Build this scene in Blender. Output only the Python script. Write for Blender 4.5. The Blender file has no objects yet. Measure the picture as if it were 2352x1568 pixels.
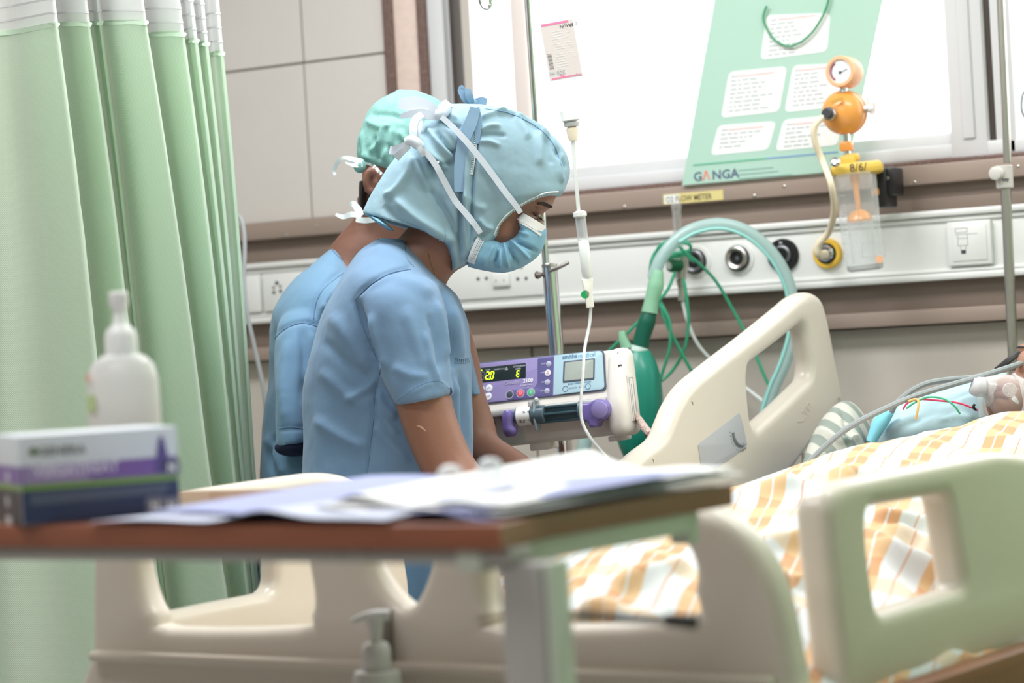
import bpy, bmesh, math, random
import numpy as np
from mathutils import Vector, Matrix
from mathutils.bvhtree import BVHTree
from mathutils import noise as mnoise

# ---------------------------------------------------------------- camera, world, light
SC = bpy.context.scene
C = SC.collection
FPX = 5553.0
TH = math.radians(28.5)
RL = math.radians(3.2)
CAM = np.array([0.0, 0.0, 1.15])
RR = np.array([math.cos(TH), math.sin(TH), 0.0])
FF = np.array([-math.sin(TH), math.cos(TH), 0.0])
ZZ = np.array([0.0, 0.0, 1.0])
CR = math.cos(RL) * RR - math.sin(RL) * ZZ
CU = math.sin(RL) * RR + math.cos(RL) * ZZ
YW = 5.15 * math.cos(TH)

cam_d = bpy.data.cameras.new('camera')
cam_d.sensor_width = 36.0
cam_d.lens = FPX / 2352 * 36.0
cam_d.clip_start = 0.05
cam_d.dof.use_dof = True
cam_d.dof.focus_distance = 3.82
cam_d.dof.aperture_fstop = 3.9
cam = bpy.data.objects.new('camera', cam_d)
C.objects.link(cam)
m = Matrix.Identity(4)
for i in range(3):
    m[i][0] = CR[i]; m[i][1] = CU[i]; m[i][2] = -FF[i]; m[i][3] = CAM[i]
cam.matrix_world = m
SC.camera = cam

W_ = bpy.data.worlds.new('bright_daylight')
SC.world = W_
W_.use_nodes = True
W_.node_tree.nodes['Background'].inputs[0].default_value = (1.0, 0.985, 0.97, 1)
W_.node_tree.nodes['Background'].inputs[1].default_value = 1.7

def area(name, loc, target, sx, sy, power, col=(1, 1, 1)):
    l = bpy.data.lights.new(name, 'AREA')
    l.shape = 'RECTANGLE'; l.size = sx; l.size_y = sy; l.energy = power; l.color = col
    o = bpy.data.objects.new(name, l)
    C.objects.link(o)
    o.location = loc
    d = Vector(target) - Vector(loc)
    o.rotation_euler = d.to_track_quat('-Z', 'Y').to_euler()
    return o
area('window_daylight', (0.2, YW + 0.30, 2.0), (0.0, 2.4, 0.9), 3.4, 1.0, 30, (1, 0.99, 0.98))
area('ceiling_panel_light', (-2.2, 3.1, 2.72), (-2.2, 3.1, 0), 1.2, 0.6, 40, (0.98, 0.985, 1.0))
area('ceiling_panel_light', (-0.6, 3.1, 2.72), (-0.6, 3.1, 0), 1.2, 0.6, 24, (0.98, 0.985, 1.0))
area('ceiling_panel_light', (-2.0, 1.4, 2.72), (-2.0, 1.4, 0), 1.2, 0.6, 20, (0.98, 0.985, 1.0))
area('ceiling_panel_light', (-0.8, -0.8, 2.72), (-0.8, -0.8, 0), 1.2, 0.6, 30, (0.98, 0.985, 1.0))

SC.view_settings.view_transform = 'Standard'
SC.view_settings.look = 'None'
SC.view_settings.exposure = 0.12
SC.view_settings.gamma = 1.0
SC.view_settings.use_curve_mapping = False
SC.cycles.max_bounces = 10
SC.cycles.transparent_max_bounces = 16
SC.cycles.use_denoising = True

# ---------------------------------------------------------------- coordinates
def P(px, py, D):
    u = (px - 1176.0) / FPX; v = (784.0 - py) / FPX
    return CAM + D * (FF + u * CR + v * CU)

def ray(px, py):
    u = (px - 1176.0) / FPX; v = (784.0 - py) / FPX
    return FF + u * CR + v * CU

def W(px, py, out=0.0):
    r = ray(px, py)
    return CAM + r * ((YW - out) / r[1])

def H(px, py, z):
    r = ray(px, py)
    return CAM + r * ((z - CAM[2]) / r[2])

def proj(v):
    v = np.asarray(v) - CAM
    d = v @ FF
    return 1176 + FPX * (v @ CR) / d, 784 - FPX * (v @ CU) / d, d

def cdir(x, y):
    return x * RR + y * FF

def nrm(v):
    v = np.asarray(v, float)
    return v / max(1e-12, np.linalg.norm(v))

# ---------------------------------------------------------------- materials
def lin(c):
    c = np.array(c[:3], float) / 255.0
    c = np.where(c <= 0.04045, c / 12.92, ((c + 0.055) / 1.055) ** 2.4)
    return (float(c[0]), float(c[1]), float(c[2]), 1.0)

MATS = {}
def mat(name, rgb, rough=0.5, metal=0.0, var=None, bump=None, trans=0.0, alpha=1.0, emit=0.0, spec=0.5,
        sheen=0.0, translucent=0.0, coat=0.0, sss=0.0, ior=1.45, weave=None):
    if name in MATS:
        return MATS[name]
    m = bpy.data.materials.new(name)
    m.use_nodes = True
    nt = m.node_tree; nd = nt.nodes; lk = nt.links
    b = nd['Principled BSDF']
    col = lin(rgb)
    b.inputs['Base Color'].default_value = col
    b.inputs['Roughness'].default_value = rough
    b.inputs['Metallic'].default_value = metal
    b.inputs['Specular IOR Level'].default_value = spec
    b.inputs['Transmission Weight'].default_value = trans
    b.inputs['IOR'].default_value = ior
    b.inputs['Alpha'].default_value = alpha
    b.inputs['Sheen Weight'].default_value = sheen
    b.inputs['Coat Weight'].default_value = coat
    if sss:
        b.inputs['Subsurface Weight'].default_value = sss
        b.inputs['Subsurface Radius'].default_value = (0.02, 0.008, 0.004)
        b.inputs['Subsurface Scale'].default_value = 0.4
    if emit:
        b.inputs['Emission Color'].default_value = col
        b.inputs['Emission Strength'].default_value = emit
    tc = nd.new('ShaderNodeTexCoord')
    if var:
        sc, amt = var[0], var[1]
        n = nd.new('ShaderNodeTexNoise'); n.inputs['Scale'].default_value = sc; n.inputs['Detail'].default_value = 6
        if len(var) > 2:
            mp = nd.new('ShaderNodeMapping'); mp.inputs['Scale'].default_value = var[2]
            lk.new(tc.outputs['Object'], mp.inputs[0]); lk.new(mp.outputs[0], n.inputs['Vector'])
        else:
            lk.new(tc.outputs['Object'], n.inputs['Vector'])
        mx = nd.new('ShaderNodeMix'); mx.data_type = 'RGBA'
        mx.inputs[6].default_value = tuple(c * (1 - amt) for c in col[:3]) + (1,)
        mx.inputs[7].default_value = tuple(min(1, c * (1 + amt)) for c in col[:3]) + (1,)
        lk.new(n.outputs[0], mx.inputs[0]); lk.new(mx.outputs[2], b.inputs['Base Color'])
    prev = None
    if weave:
        w1 = nd.new('ShaderNodeTexWave'); w1.inputs['Scale'].default_value = weave[0]; w1.bands_direction = 'DIAGONAL'
        lk.new(tc.outputs['Object'], w1.inputs['Vector'])
        bp = nd.new('ShaderNodeBump'); bp.inputs['Strength'].default_value = weave[1]; bp.inputs['Distance'].default_value = 0.001
        lk.new(w1.outputs[1], bp.inputs['Height']); prev = bp
    if bump:
        n2 = nd.new('ShaderNodeTexNoise'); n2.inputs['Scale'].default_value = bump[0]; n2.inputs['Detail'].default_value = 5
        lk.new(tc.outputs['Object'], n2.inputs['Vector'])
        bp = nd.new('ShaderNodeBump'); bp.inputs['Strength'].default_value = bump[1]
        bp.inputs['Distance'].default_value = bump[2] if len(bump) > 2 else 0.01
        lk.new(n2.outputs[0], bp.inputs['Height'])
        if prev: lk.new(prev.outputs[0], bp.inputs['Normal'])
        prev = bp
    if prev:
        lk.new(prev.outputs[0], b.inputs['Normal'])
    if translucent:
        t = nd.new('ShaderNodeBsdfTranslucent'); t.inputs[0].default_value = col
        ms = nd.new('ShaderNodeMixShader'); ms.inputs[0].default_value = translucent
        lk.new(b.outputs[0], ms.inputs[1]); lk.new(t.outputs[0], ms.inputs[2])
        lk.new(ms.outputs[0], nd['Material Output'].inputs[0])
    MATS[name] = m
    return m

def clear_mat(name, rgb=(245, 250, 250), a=0.3, rough=0.08, ior=1.45):
    """thin clear plastic or glass: see-through with a glossy skin"""
    if name in MATS: return MATS[name]
    m = bpy.data.materials.new(name); m.use_nodes = True
    nt = m.node_tree; nd = nt.nodes; lk = nt.links
    b = nd['Principled BSDF']; b.inputs['Base Color'].default_value = lin(rgb)
    b.inputs['Roughness'].default_value = rough
    tr = nd.new('ShaderNodeBsdfTransparent'); tr.inputs[0].default_value = (0.97, 0.98, 0.98, 1)
    fr = nd.new('ShaderNodeLayerWeight'); fr.inputs[0].default_value = 0.35
    mr = nd.new('ShaderNodeMapRange'); mr.inputs[3].default_value = a * 0.6; mr.inputs[4].default_value = min(1, a * 1.9)
    lk.new(fr.outputs[1], mr.inputs[0])
    ms = nd.new('ShaderNodeMixShader')
    lk.new(mr.outputs[0], ms.inputs[0]); lk.new(tr.outputs[0], ms.inputs[1]); lk.new(b.outputs[0], ms.inputs[2])
    lk.new(ms.outputs[0], nd['Material Output'].inputs[0])
    MATS[name] = m
    return m

# ---------------------------------------------------------------- object helpers
ORG = {}
def tag(o, label=None, cat=None, group=None, kind=None):
    if label: o['label'] = label
    if cat: o['category'] = cat
    if group: o['group'] = group
    if kind: o['kind'] = kind
    return o

def root(name, label, cat, loc, group=None):
    o = bpy.data.objects.new(name, None)
    o.empty_display_size = 0.05
    C.objects.link(o)
    o.location = Vector([float(x) for x in loc])
    ORG[o] = np.array(loc, float)
    tag(o, label, cat, group)
    return o

def join(parts):
    vs = []; fs = []; n = 0
    for v, f in parts:
        vs.append(np.asarray(v, float).reshape(-1, 3))
        fs += [tuple(i + n for i in q) for q in f]
        n += len(vs[-1])
    return np.vstack(vs), fs

def mk(name, geo, material, parent=None, smooth=True, label=None, kind=None, auto=35):
    if isinstance(geo, list): geo = join(geo)
    v, f = geo
    v = np.asarray(v, float)
    if parent is None:
        lo = v.min(0); hi = v.max(0)
        org = np.array([(lo[0] + hi[0]) / 2, (lo[1] + hi[1]) / 2, lo[2]])
    else:
        org = ORG[parent]
    me = bpy.data.meshes.new(name)
    me.from_pydata((v - org).tolist(), [], [tuple(q) for q in f])
    me.materials.append(material)
    if smooth:
        me.polygons.foreach_set('use_smooth', [True] * len(me.polygons))
    me.update()
    if smooth and auto and len(f) < 60000:
        bm = bmesh.new(); bm.from_mesh(me)
        lim = math.radians(auto)
        for e in bm.edges:
            if len(e.link_faces) == 2 and e.calc_face_angle(0) > lim: e.smooth = False
        bm.to_mesh(me); bm.free()
    o = bpy.data.objects.new(name, me)
    C.objects.link(o)
    if parent is None:
        o.location = org.tolist()
    else:
        o.parent = parent
    ORG[o] = org
    if label: o['label'] = label
    if kind: o['kind'] = kind
    return o

class Fr:
    """an orthonormal frame; ez points out of the face"""
    def __init__(s, o, ex, ey):
        s.o = np.array(o, float); s.ex = nrm(ex)
        ey = np.array(ey, float); ey = ey - (ey @ s.ex) * s.ex
        s.ey = nrm(ey); s.ez = np.cross(s.ex, s.ey)
    def w(s, p):
        p = np.asarray(p, float)
        if p.ndim == 1: return s.o + p[0] * s.ex + p[1] * s.ey + p[2] * s.ez
        return s.o + p[:, :1] * s.ex + p[:, 1:2] * s.ey + p[:, 2:3] * s.ez
    def px(s, x, y, h=0.0):
        r = ray(x, y)
        t = ((s.o + s.ez * h - CAM) @ s.ez) / (r @ s.ez)
        d = CAM + r * t - s.o
        return (float(d @ s.ex), float(d @ s.ey))
    def pxs(s, pts, h=0.0):
        return [s.px(a, b, h) for a, b in pts]
    def box(s, x0, x1, y0, y1, z0, z1, bev=0.0, seg=2):
        bm = bmesh.new()
        bmesh.ops.create_cube(bm, size=1.0)
        for v in bm.verts:
            v.co = Vector(((x0 + x1) / 2 + v.co.x * (x1 - x0), (y0 + y1) / 2 + v.co.y * (y1 - y0), (z0 + z1) / 2 + v.co.z * (z1 - z0)))
        if bev > 0:
            bmesh.ops.bevel(bm, geom=list(bm.edges), offset=min(bev, abs(x1 - x0) * .48, abs(y1 - y0) * .48, abs(z1 - z0) * .48), segments=seg, profile=0.5, affect='EDGES')
        vs = np.array([v.co[:] for v in bm.verts]); fs = [tuple(v.index for v in f.verts) for f in bm.faces]
        bm.free()
        return s.w(vs), fs

WORLD = Fr((0, 0, 0), (1, 0, 0), (0, 1, 0))
def wbox(x0, x1, y0, y1, z0, z1, bev=0.0, seg=2):
    return WORLD.box(x0, x1, y0, y1, z0, z1, bev, seg)
WALL = Fr((0, YW, 0), (1, 0, 0), (0, 0, 1))     # ez = -y: out of the wall

def catmull(pts, n=6, closed=False):
    p = np.asarray(pts, float)
    N = len(p); out = []
    rng = N if closed else N - 1
    for i in range(rng):
        if closed: a, b, c, d = p[(i - 1) % N], p[i], p[(i + 1) % N], p[(i + 2) % N]
        else: a, b, c, d = p[max(i - 1, 0)], p[i], p[i + 1], p[min(i + 2, N - 1)]
        for k in range(n):
            t = k / n
            out.append(0.5 * ((2 * b) + (-a + c) * t + (2 * a - 5 * b + 4 * c - d) * t * t + (-a + 3 * b - 3 * c + d) * t ** 3))
    if not closed: out.append(p[-1])
    return np.array(out)

def rnd(pts, r, n=5):
    """polygon with rounded corners; r a number or one per corner"""
    p = [np.array(q, float) for q in pts]; N = len(p); out = []
    for i in range(N):
        ri = r[i] if isinstance(r, (list, tuple)) else r
        a, b, c = p[i - 1], p[i], p[(i + 1) % N]
        la = np.linalg.norm(a - b); lc = np.linalg.norm(c - b)
        ri = min(ri, la * .48, lc * .48)
        s = b + (a - b) / la * ri; e = b + (c - b) / lc * ri
        for k in range(n + 1):
            t = k / n
            out.append((1 - t) ** 2 * s + 2 * t * (1 - t) * b + t * t * e)
    return [tuple(q) for q in out]

def area2(p):
    p = np.asarray(p); x = p[:, 0]; y = p[:, 1]
    return 0.5 * np.sum(x * np.roll(y, -1) - np.roll(x, -1) * y)

def plate(fr, outline, holes=(), z0=0.0, th=0.02, bev=0.003, seg=2):
    """flat moulded plate from z0 to z0+th in frame fr, rounded rims, holes allowed"""
    cu = bpy.data.curves.new('tmp', 'CURVE'); cu.dimensions = '2D'; cu.fill_mode = 'BOTH'
    bev = min(bev, th * .499)
    cu.extrude = max(0, th / 2 - bev); cu.bevel_depth = bev; cu.bevel_resolution = seg; cu.offset = -bev
    for k, poly in enumerate([outline] + list(holes)):
        a = area2(poly)
        poly = list(poly)
        if (k == 0 and a < 0) or (k > 0 and a > 0): poly = poly[::-1]
        sp = cu.splines.new('POLY'); sp.points.add(len(poly) - 1)
        for q, w in zip(sp.points, poly): q.co = (w[0], w[1], 0, 1)
        sp.use_cyclic_u = True
    o = bpy.data.objects.new('tmp', cu); C.objects.link(o)
    dg = bpy.context.evaluated_depsgraph_get(); dg.update()
    me = o.evaluated_get(dg).to_mesh()
    vs = np.array([v.co[:] for v in me.vertices]); fs = [tuple(f.vertices) for f in me.polygons]
    bpy.data.objects.remove(o); bpy.data.curves.remove(cu)
    bm = bmesh.new()
    bv = [bm.verts.new(v) for v in vs]
    for f in fs:
        try: bm.faces.new([bv[i] for i in f])
        except ValueError: pass
    bmesh.ops.remove_doubles(bm, verts=list(bm.verts), dist=1e-6)
    bmesh.ops.recalc_face_normals(bm, faces=list(bm.faces))
    bm.verts.index_update()
    vs = np.array([v.co[:] for v in bm.verts]); fs = [tuple(v.index for v in f.verts) for f in bm.faces]
    bm.free()
    vs[:, 2] += z0 + th / 2
    return fr.w(vs), fs

def text(fr, s, x, y, size, h=0.0, ext=0.0003, align='LEFT', rot=0.0, sx=1.0, bold=0.0, space=1.0):
    cu = bpy.data.curves.new('tmp', 'FONT'); cu.body = s; cu.size = size; cu.extrude = ext; cu.align_x = align; cu.offset = bold
    cu.resolution_u = 2; cu.space_character = space
    o = bpy.data.objects.new('tmp', cu); C.objects.link(o)
    dg = bpy.context.evaluated_depsgraph_get(); dg.update()
    me = o.evaluated_get(dg).to_mesh()
    vs = np.array([v.co[:] for v in me.vertices]); fs = [tuple(f.vertices) for f in me.polygons]
    bpy.data.objects.remove(o); bpy.data.curves.remove(cu)
    vs[:, 0] *= sx
    c, sn = math.cos(rot), math.sin(rot)
    q = np.stack([x + vs[:, 0] * c - vs[:, 1] * sn, y + vs[:, 0] * sn + vs[:, 1] * c, vs[:, 2] + h], 1)
    return fr.w(q), fs

def frames_along(p):
    t = np.gradient(p, axis=0); t /= np.maximum(1e-12, np.linalg.norm(t, axis=1))[:, None]
    n = np.cross(t[0], ZZ)
    if np.linalg.norm(n) < 1e-3: n = np.cross(t[0], [1, 0, 0])
    n = nrm(n); ns = [n]
    for i in range(1, len(p)):
        n = n - (n @ t[i]) * t[i]; n = nrm(n); ns.append(n)
    ns = np.array(ns)
    return t, ns, np.cross(t, ns)

def tube(pts, r, n=10, sub=6, cap=True, closed=False):
    p = catmull(pts, sub, closed) if sub > 1 else np.asarray(pts, float)
    m_ = len(p)
    if np.ndim(r) == 0: rr = np.full(m_, float(r))
    else: rr = np.interp(np.linspace(0, 1, m_), np.linspace(0, 1, len(r)), r)
    t, a, b = frames_along(p)
    ang = np.linspace(0, 2 * math.pi, n, endpoint=False)
    vs = []
    for i in range(m_):
        for g in ang: vs.append(p[i] + rr[i] * (math.cos(g) * a[i] + math.sin(g) * b[i]))
    fs = []
    rng = m_ if closed else m_ - 1
    for i in range(rng):
        j = (i + 1) % m_
        for k in range(n):
            fs.append((i * n + k, i * n + (k + 1) % n, j * n + (k + 1) % n, j * n + k))
    if cap and not closed:
        fs.append(tuple(range(n))[::-1]); fs.append(tuple(range((m_ - 1) * n, m_ * n)))
    return np.array(vs), fs

def ribbon(pts, width, th, normals=None, sub=5):
    """flat strap: width across, th thick"""
    p = catmull(pts, sub); m_ = len(p)
    t = np.gradient(p, axis=0); t /= np.maximum(1e-9, np.linalg.norm(t, axis=1))[:, None]
    w = np.interp(np.linspace(0, 1, m_), np.linspace(0, 1, len(width)), width) if np.ndim(width) else np.full(m_, width)
    nn = np.array(normals if normals is not None else -FF, float)
    vs = []; fs = []
    for i in range(m_):
        s = nrm(np.cross(t[i], nn)); q = nrm(np.cross(s, t[i]))
        for a, b in ((-1, -1), (1, -1), (1, 1), (-1, 1)):
            vs.append(p[i] + s * a * w[i] / 2 + q * b * th / 2)
    for i in range(m_ - 1):
        for k in range(4):
            fs.append((i * 4 + k, i * 4 + (k + 1) % 4, (i + 1) * 4 + (k + 1) % 4, (i + 1) * 4 + k))
    fs.append((3, 2, 1, 0)); e = (m_ - 1) * 4; fs.append((e, e + 1, e + 2, e + 3))
    return np.array(vs), fs

def lathe(o, axis, prof, n=24, cap=True):
    """prof: list of (h, r) along axis from o"""
    o = np.asarray(o, float); ax = nrm(axis)
    a = np.cross(ax, ZZ)
    if np.linalg.norm(a) < 1e-3: a = np.cross(ax, [1, 0, 0])
    a = nrm(a); b = np.cross(ax, a)
    vs = []; fs = []
    for h, r in prof:
        for k in range(n):
            g = 2 * math.pi * k / n
            vs.append(o + ax * h + r * (math.cos(g) * a + math.sin(g) * b))
    for i in range(len(prof) - 1):
        for k in range(n):
            fs.append((i * n + k, i * n + (k + 1) % n, (i + 1) * n + (k + 1) % n, (i + 1) * n + k))
    if cap:
        fs.append(tuple(range(n))[::-1]); fs.append(tuple(range((len(prof) - 1) * n, len(prof) * n)))
    return np.array(vs), fs

def ellipsoid(c, ax, ay, az, nu=24, nv=14):
    c = np.asarray(c, float); vs = []; fs = []
    for i in range(nv + 1):
        f = math.pi * i / nv
        for k in range(nu):
            g = 2 * math.pi * k / nu
            vs.append(c + np.asarray(ax) * math.sin(f) * math.cos(g) + np.asarray(ay) * math.sin(f) * math.sin(g) + np.asarray(az) * math.cos(f))
    for i in range(nv):
        for k in range(nu):
            fs.append((i * nu + k, i * nu + (k + 1) % nu, (i + 1) * nu + (k + 1) % nu, (i + 1) * nu + k))
    bm = bmesh.new(); bv = [bm.verts.new(v) for v in vs]
    for f in fs: bm.faces.new([bv[i] for i in f])
    bmesh.ops.remove_doubles(bm, verts=list(bm.verts), dist=1e-7)
    bm.verts.index_update()
    vs = np.array([v.co[:] for v in bm.verts]); fs = [tuple(v.index for v in f.verts) for f in bm.faces]; bm.free()
    return vs, fs

def loft(A, B, D, dep, ex=2.0, n=36, sub=5, cap=True, dirv=None):
    """body of elliptical sections: A and B are the two outline curves in photo pixels, D the depth(s), dep the half thickness(es)"""
    N = len(A)
    D = np.full(N, float(D)) if np.ndim(D) == 0 else np.asarray(D, float)
    dep = np.full(N, float(dep)) if np.ndim(dep) == 0 else np.asarray(dep, float)
    ex = np.full(N, float(ex)) if np.ndim(ex) == 0 else np.asarray(ex, float)
    pa = np.array([P(a[0], a[1], d) for a, d in zip(A, D)])
    pb = np.array([P(b[0], b[1], d) for b, d in zip(B, D)])
    if sub > 1:
        pa = catmull(pa, sub); pb = catmull(pb, sub)
        t0 = np.linspace(0, 1, N); t1 = np.linspace(0, 1, len(pa))
        dep = catmull(dep[:, None], sub)[:, 0]; ex = np.interp(t1, t0, ex)
    q = FF if dirv is None else nrm(dirv)
    vs = []; fs = []
    for i in range(len(pa)):
        c = (pa[i] + pb[i]) / 2; h = (pb[i] - pa[i]) / 2
        for k in range(n):
            g = 2 * math.pi * k / n
            cs, sn = math.cos(g), math.sin(g)
            e = 2 / ex[i]
            vs.append(c + h * math.copysign(abs(cs) ** e, cs) + q * dep[i] * math.copysign(abs(sn) ** e, sn))
    for i in range(len(pa) - 1):
        for k in range(n):
            fs.append((i * n + k, i * n + (k + 1) % n, (i + 1) * n + (k + 1) % n, (i + 1) * n + k))
    if cap:
        fs.append(tuple(range(n))[::-1]); fs.append(tuple(range((len(pa) - 1) * n, len(pa) * n)))
    return np.array(vs), fs

def limb(pts, ra, n=20, sub=5):
    return tube(pts, ra, n, sub)

def remesh(geo, voxel=0.005, smooth=2, it=1):
    if isinstance(geo, list):
        parts = geo
    else: parts = [geo]
    v, f = join(parts)
    me = bpy.data.meshes.new('tmp'); me.from_pydata(v.tolist(), [], f)
    bm = bmesh.new(); bm.from_mesh(me); bmesh.ops.recalc_face_normals(bm, faces=list(bm.faces)); bm.to_mesh(me); bm.free()
    o = bpy.data.objects.new('tmp', me); C.objects.link(o)
    md = o.modifiers.new('r', 'REMESH'); md.mode = 'VOXEL'; md.voxel_size = voxel
    if smooth:
        s = o.modifiers.new('s', 'SMOOTH'); s.iterations = smooth; s.factor = 0.5
    dg = bpy.context.evaluated_depsgraph_get(); dg.update()
    e = o.evaluated_get(dg).to_mesh()
    vs = np.empty(len(e.vertices) * 3); e.vertices.foreach_get('co', vs); vs = vs.reshape(-1, 3)
    fs = [tuple(p.vertices) for p in e.polygons]
    bpy.data.objects.remove(o); bpy.data.meshes.remove(me)
    return vs, fs

def normals(geo):
    v, f = geo
    me = bpy.data.meshes.new('tmp'); me.from_pydata(np.asarray(v).tolist(), [], f); me.update()
    n = np.empty(len(v) * 3); me.vertices.foreach_get('normal', n) if hasattr(me.vertices[0], 'normal') else None
    bpy.data.meshes.remove(me)
    return n.reshape(-1, 3)

def sculpt(geo, folds, noise=None, gain=1.0):
    """raise cloth folds: each (polyline in photo pixels, height in m, width in px); only on the side that faces the viewer"""
    if isinstance(geo, list): geo = join(geo)
    v, f = geo; v = np.array(v, float); nm = normals((v, f))
    x, y, d = proj(v)
    front = np.clip(-(nm @ FF) * 2.0 + 0.25, 0, 1)
    disp = np.zeros(len(v))
    for line, amp, wd in folds:
        L = catmull(np.array(line, float), 6) if len(line) > 2 else np.array(line, float)
        best = np.full(len(v), 1e9); tt = np.zeros(len(v))
        for i in range(len(L) - 1):
            a, b = L[i], L[i + 1]; ab = b - a; l2 = ab @ ab + 1e-9
            t = np.clip(((x - a[0]) * ab[0] + (y - a[1]) * ab[1]) / l2, 0, 1)
            dd = (x - a[0] - t * ab[0]) ** 2 + (y - a[1] - t * ab[1]) ** 2
            q = dd < best
            best = np.where(q, dd, best); tt = np.where(q, (i + t) / (len(L) - 1), tt)
        fade = np.clip(np.sin(np.pi * np.clip(tt, 0.0, 1)) * 1.6 + 0.08, 0, 1)
        disp += gain * amp * np.exp(-best / (wd * wd)) * fade
    v = v + nm * (disp * front)[:, None]
    if noise:
        sc, am = noise
        dn = np.array([mnoise.fractal(Vector(p * sc), 1.0, 2.0, 3) for p in v])
        v = v + nm * (dn * am)[:, None]
    return v, f

class Surf:
    """lays details on the surface that faces the viewer"""
    def __init__(s, *geos):
        v, f = join([g for g in geos])
        s.t = BVHTree.FromPolygons([tuple(q) for q in v.tolist()], f)
    def at(s, px, py, lift=0.001, D=None):
        r = ray(px, py); l = np.linalg.norm(r)
        h = s.t.ray_cast(Vector(CAM), Vector(r / l))
        if h[0] is None:
            return P(px, py, D if D else 3.8)
        return np.array(h[0]) - nrm(r) * lift
    def line(s, pts, lift=0.001, n=6, D=None):
        q = catmull(np.array(pts, float), n) if len(pts) > 2 else np.array([np.array(pts[0]) * (1 - t) + np.array(pts[1]) * t for t in np.linspace(0, 1, n + 2)])
        return np.array([s.at(a, b, lift, D) for a, b in q])

def taut(S, pts, lift=0.004, n=6, win=9):
    """a strap pulled tight over surface S: follows the foremost of the points around it"""
    q = catmull(np.array(pts, float), n)
    p = np.array([S.at(a, b, lift) for a, b in q]); d = (p - CAM) @ FF
    k = len(d); dm = np.array([d[max(0, i - win):i + win + 1].min() for i in range(k)])
    dm = np.array([dm[max(0, i - 4):i + 5].mean() for i in range(k)])
    return np.array([P(q[i][0], q[i][1], dm[i]) for i in range(k)])
# ---------------------------------------------------------------- palette
M_TILE = mat('wall_tile', (214, 208, 203), 0.45, var=(5, 0.035), bump=(60, 0.05))
M_TILE_L = mat('lower_wall_tile', (198, 190, 180), 0.4, var=(14, 0.05), bump=(60, 0.05))
M_GROUT = mat('grout', (176, 168, 160), 0.9)
M_TAUPE = mat('taupe_panel', (160, 142, 131), 0.5, var=(3, 0.04))
M_TAUPE_D = mat('dark_taupe_channel', (132, 116, 106), 0.55, var=(3, 0.04))
M_WHITEP = mat('white_plastic', (232, 233, 230), 0.35)
M_FRAME = mat('white_aluminium', (218, 218, 220), 0.35, spec=0.4)
M_GRAN = mat('dark_granite', (120, 98, 92), 0.25, var=(160, 0.6))
M_MARB = mat('pink_marble', (230, 208, 198), 0.3, var=(70, 0.12))
M_RUB = mat('dark_rubber', (70, 62, 58), 0.6)
M_BLACK = mat('black_plastic', (28, 28, 30), 0.4)
M_STEEL = mat('stainless_steel', (205, 205, 205), 0.2, 1.0)
M_CHROME = mat('chrome', (225, 225, 228), 0.12, 1.0)
M_BRUSH = mat('brushed_steel', (190, 186, 180), 0.32, 1.0)
M_INK = mat('dark_ink', (60, 60, 66), 0.6)
M_GREYINK = mat('grey_ink', (168, 172, 172), 0.7)
M_PAPERW = mat('white_card', (238, 240, 238), 0.7)

# ---------------------------------------------------------------- room shell
ZR1, ZR0 = 1.446, 1.408      # taupe rail
ZT1, ZT0 = 1.356, 1.221      # service trunking
ZB0 = 1.138                  # foot of the taupe channel
XW0 = W(985, 200)[0]         # window opening, left edge
XJ0 = W(887, 100)[0]
XR = 2.6; XL = -4.4
fl = mk('floor', wbox(XL, XR, -3.2, YW, -0.1, 0.0), mat('grey_floor', (170, 168, 162), 0.35, var=(8, 0.05)), smooth=False); tag(fl, kind='structure')
ce = mk('ceiling', wbox(XL, XR, -3.2, YW, 2.75, 2.85), mat('white_ceiling', (235, 235, 232), 0.8), smooth=False); tag(ce, kind='structure')
wl = mk('wall_left', wbox(XL - 0.12, XL, -3.2, YW, 0, 2.75), mat('pale_wall', (214, 210, 204), 0.7), smooth=False); tag(wl, kind='structure')
wr = mk('wall_right', wbox(XR, XR + 0.12, -3.2, YW, 0, 2.75), MATS['pale_wall'], smooth=False); tag(wr, kind='structure')
wf = mk('wall_front', wbox(XL, XR, -3.32, -3.2, 0, 2.75), MATS['pale_wall'], smooth=False); tag(wf, kind='structure')
# back wall with its window opening
ZWT = 2.55
g = [wbox(XL, XJ0, YW + 0.012, YW + 0.2, 0, 2.75), wbox(XJ0, XR, YW + 0.012, YW + 0.2, 0, ZR1),
     wbox(XJ0, XR, YW + 0.012, YW + 0.2, ZWT, 2.75), wbox(XJ0, XW0, YW + 0.012, YW + 0.2, ZR1, ZWT)]
wb = mk('wall_back', g, M_GROUT, smooth=False); tag(wb, kind='structure')
XJ = W(697, 150)[0]
ZJ = (W(600, 154)[2] + W(800, 134)[2]) / 2
gap = 0.0022
def tile(x0, x1, z0, z1, mt):
    r = random.Random(int(x0 * 971 + z0 * 331))
    o = mk('tile', wbox(x0 + gap, x1 - gap, YW + r.uniform(-0.0008, 0.0006), YW + 0.0125, z0 + gap, z1 - gap, 0.0012, 1), mt, wb, smooth=False)
for k in range(-3, 1):
    x0 = XJ + 0.6 * k; x1 = x0 + 0.6
    x0 = max(x0, XL); x1 = min(x1, XJ0)
    for z0, z1 in ((ZR1, ZJ), (ZJ, ZJ + 0.45), (ZJ + 0.45, 2.75)):
        tile(x0, x1, z0, z1, M_TILE)
XJ2 = W(1832, 850)[0]
for k in range(-5, 6):
    x0 = XJ2 + 0.6 * k; x1 = min(x0 + 0.6, XR); x0 = max(x0, XL)
    if x1 - x0 < 0.05: continue
    for z0, z1 in ((0.0, 0.33), (0.33, 0.78), (0.78, ZB0)):
        tile(x0, x1, z0, z1, M_TILE_L)
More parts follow.
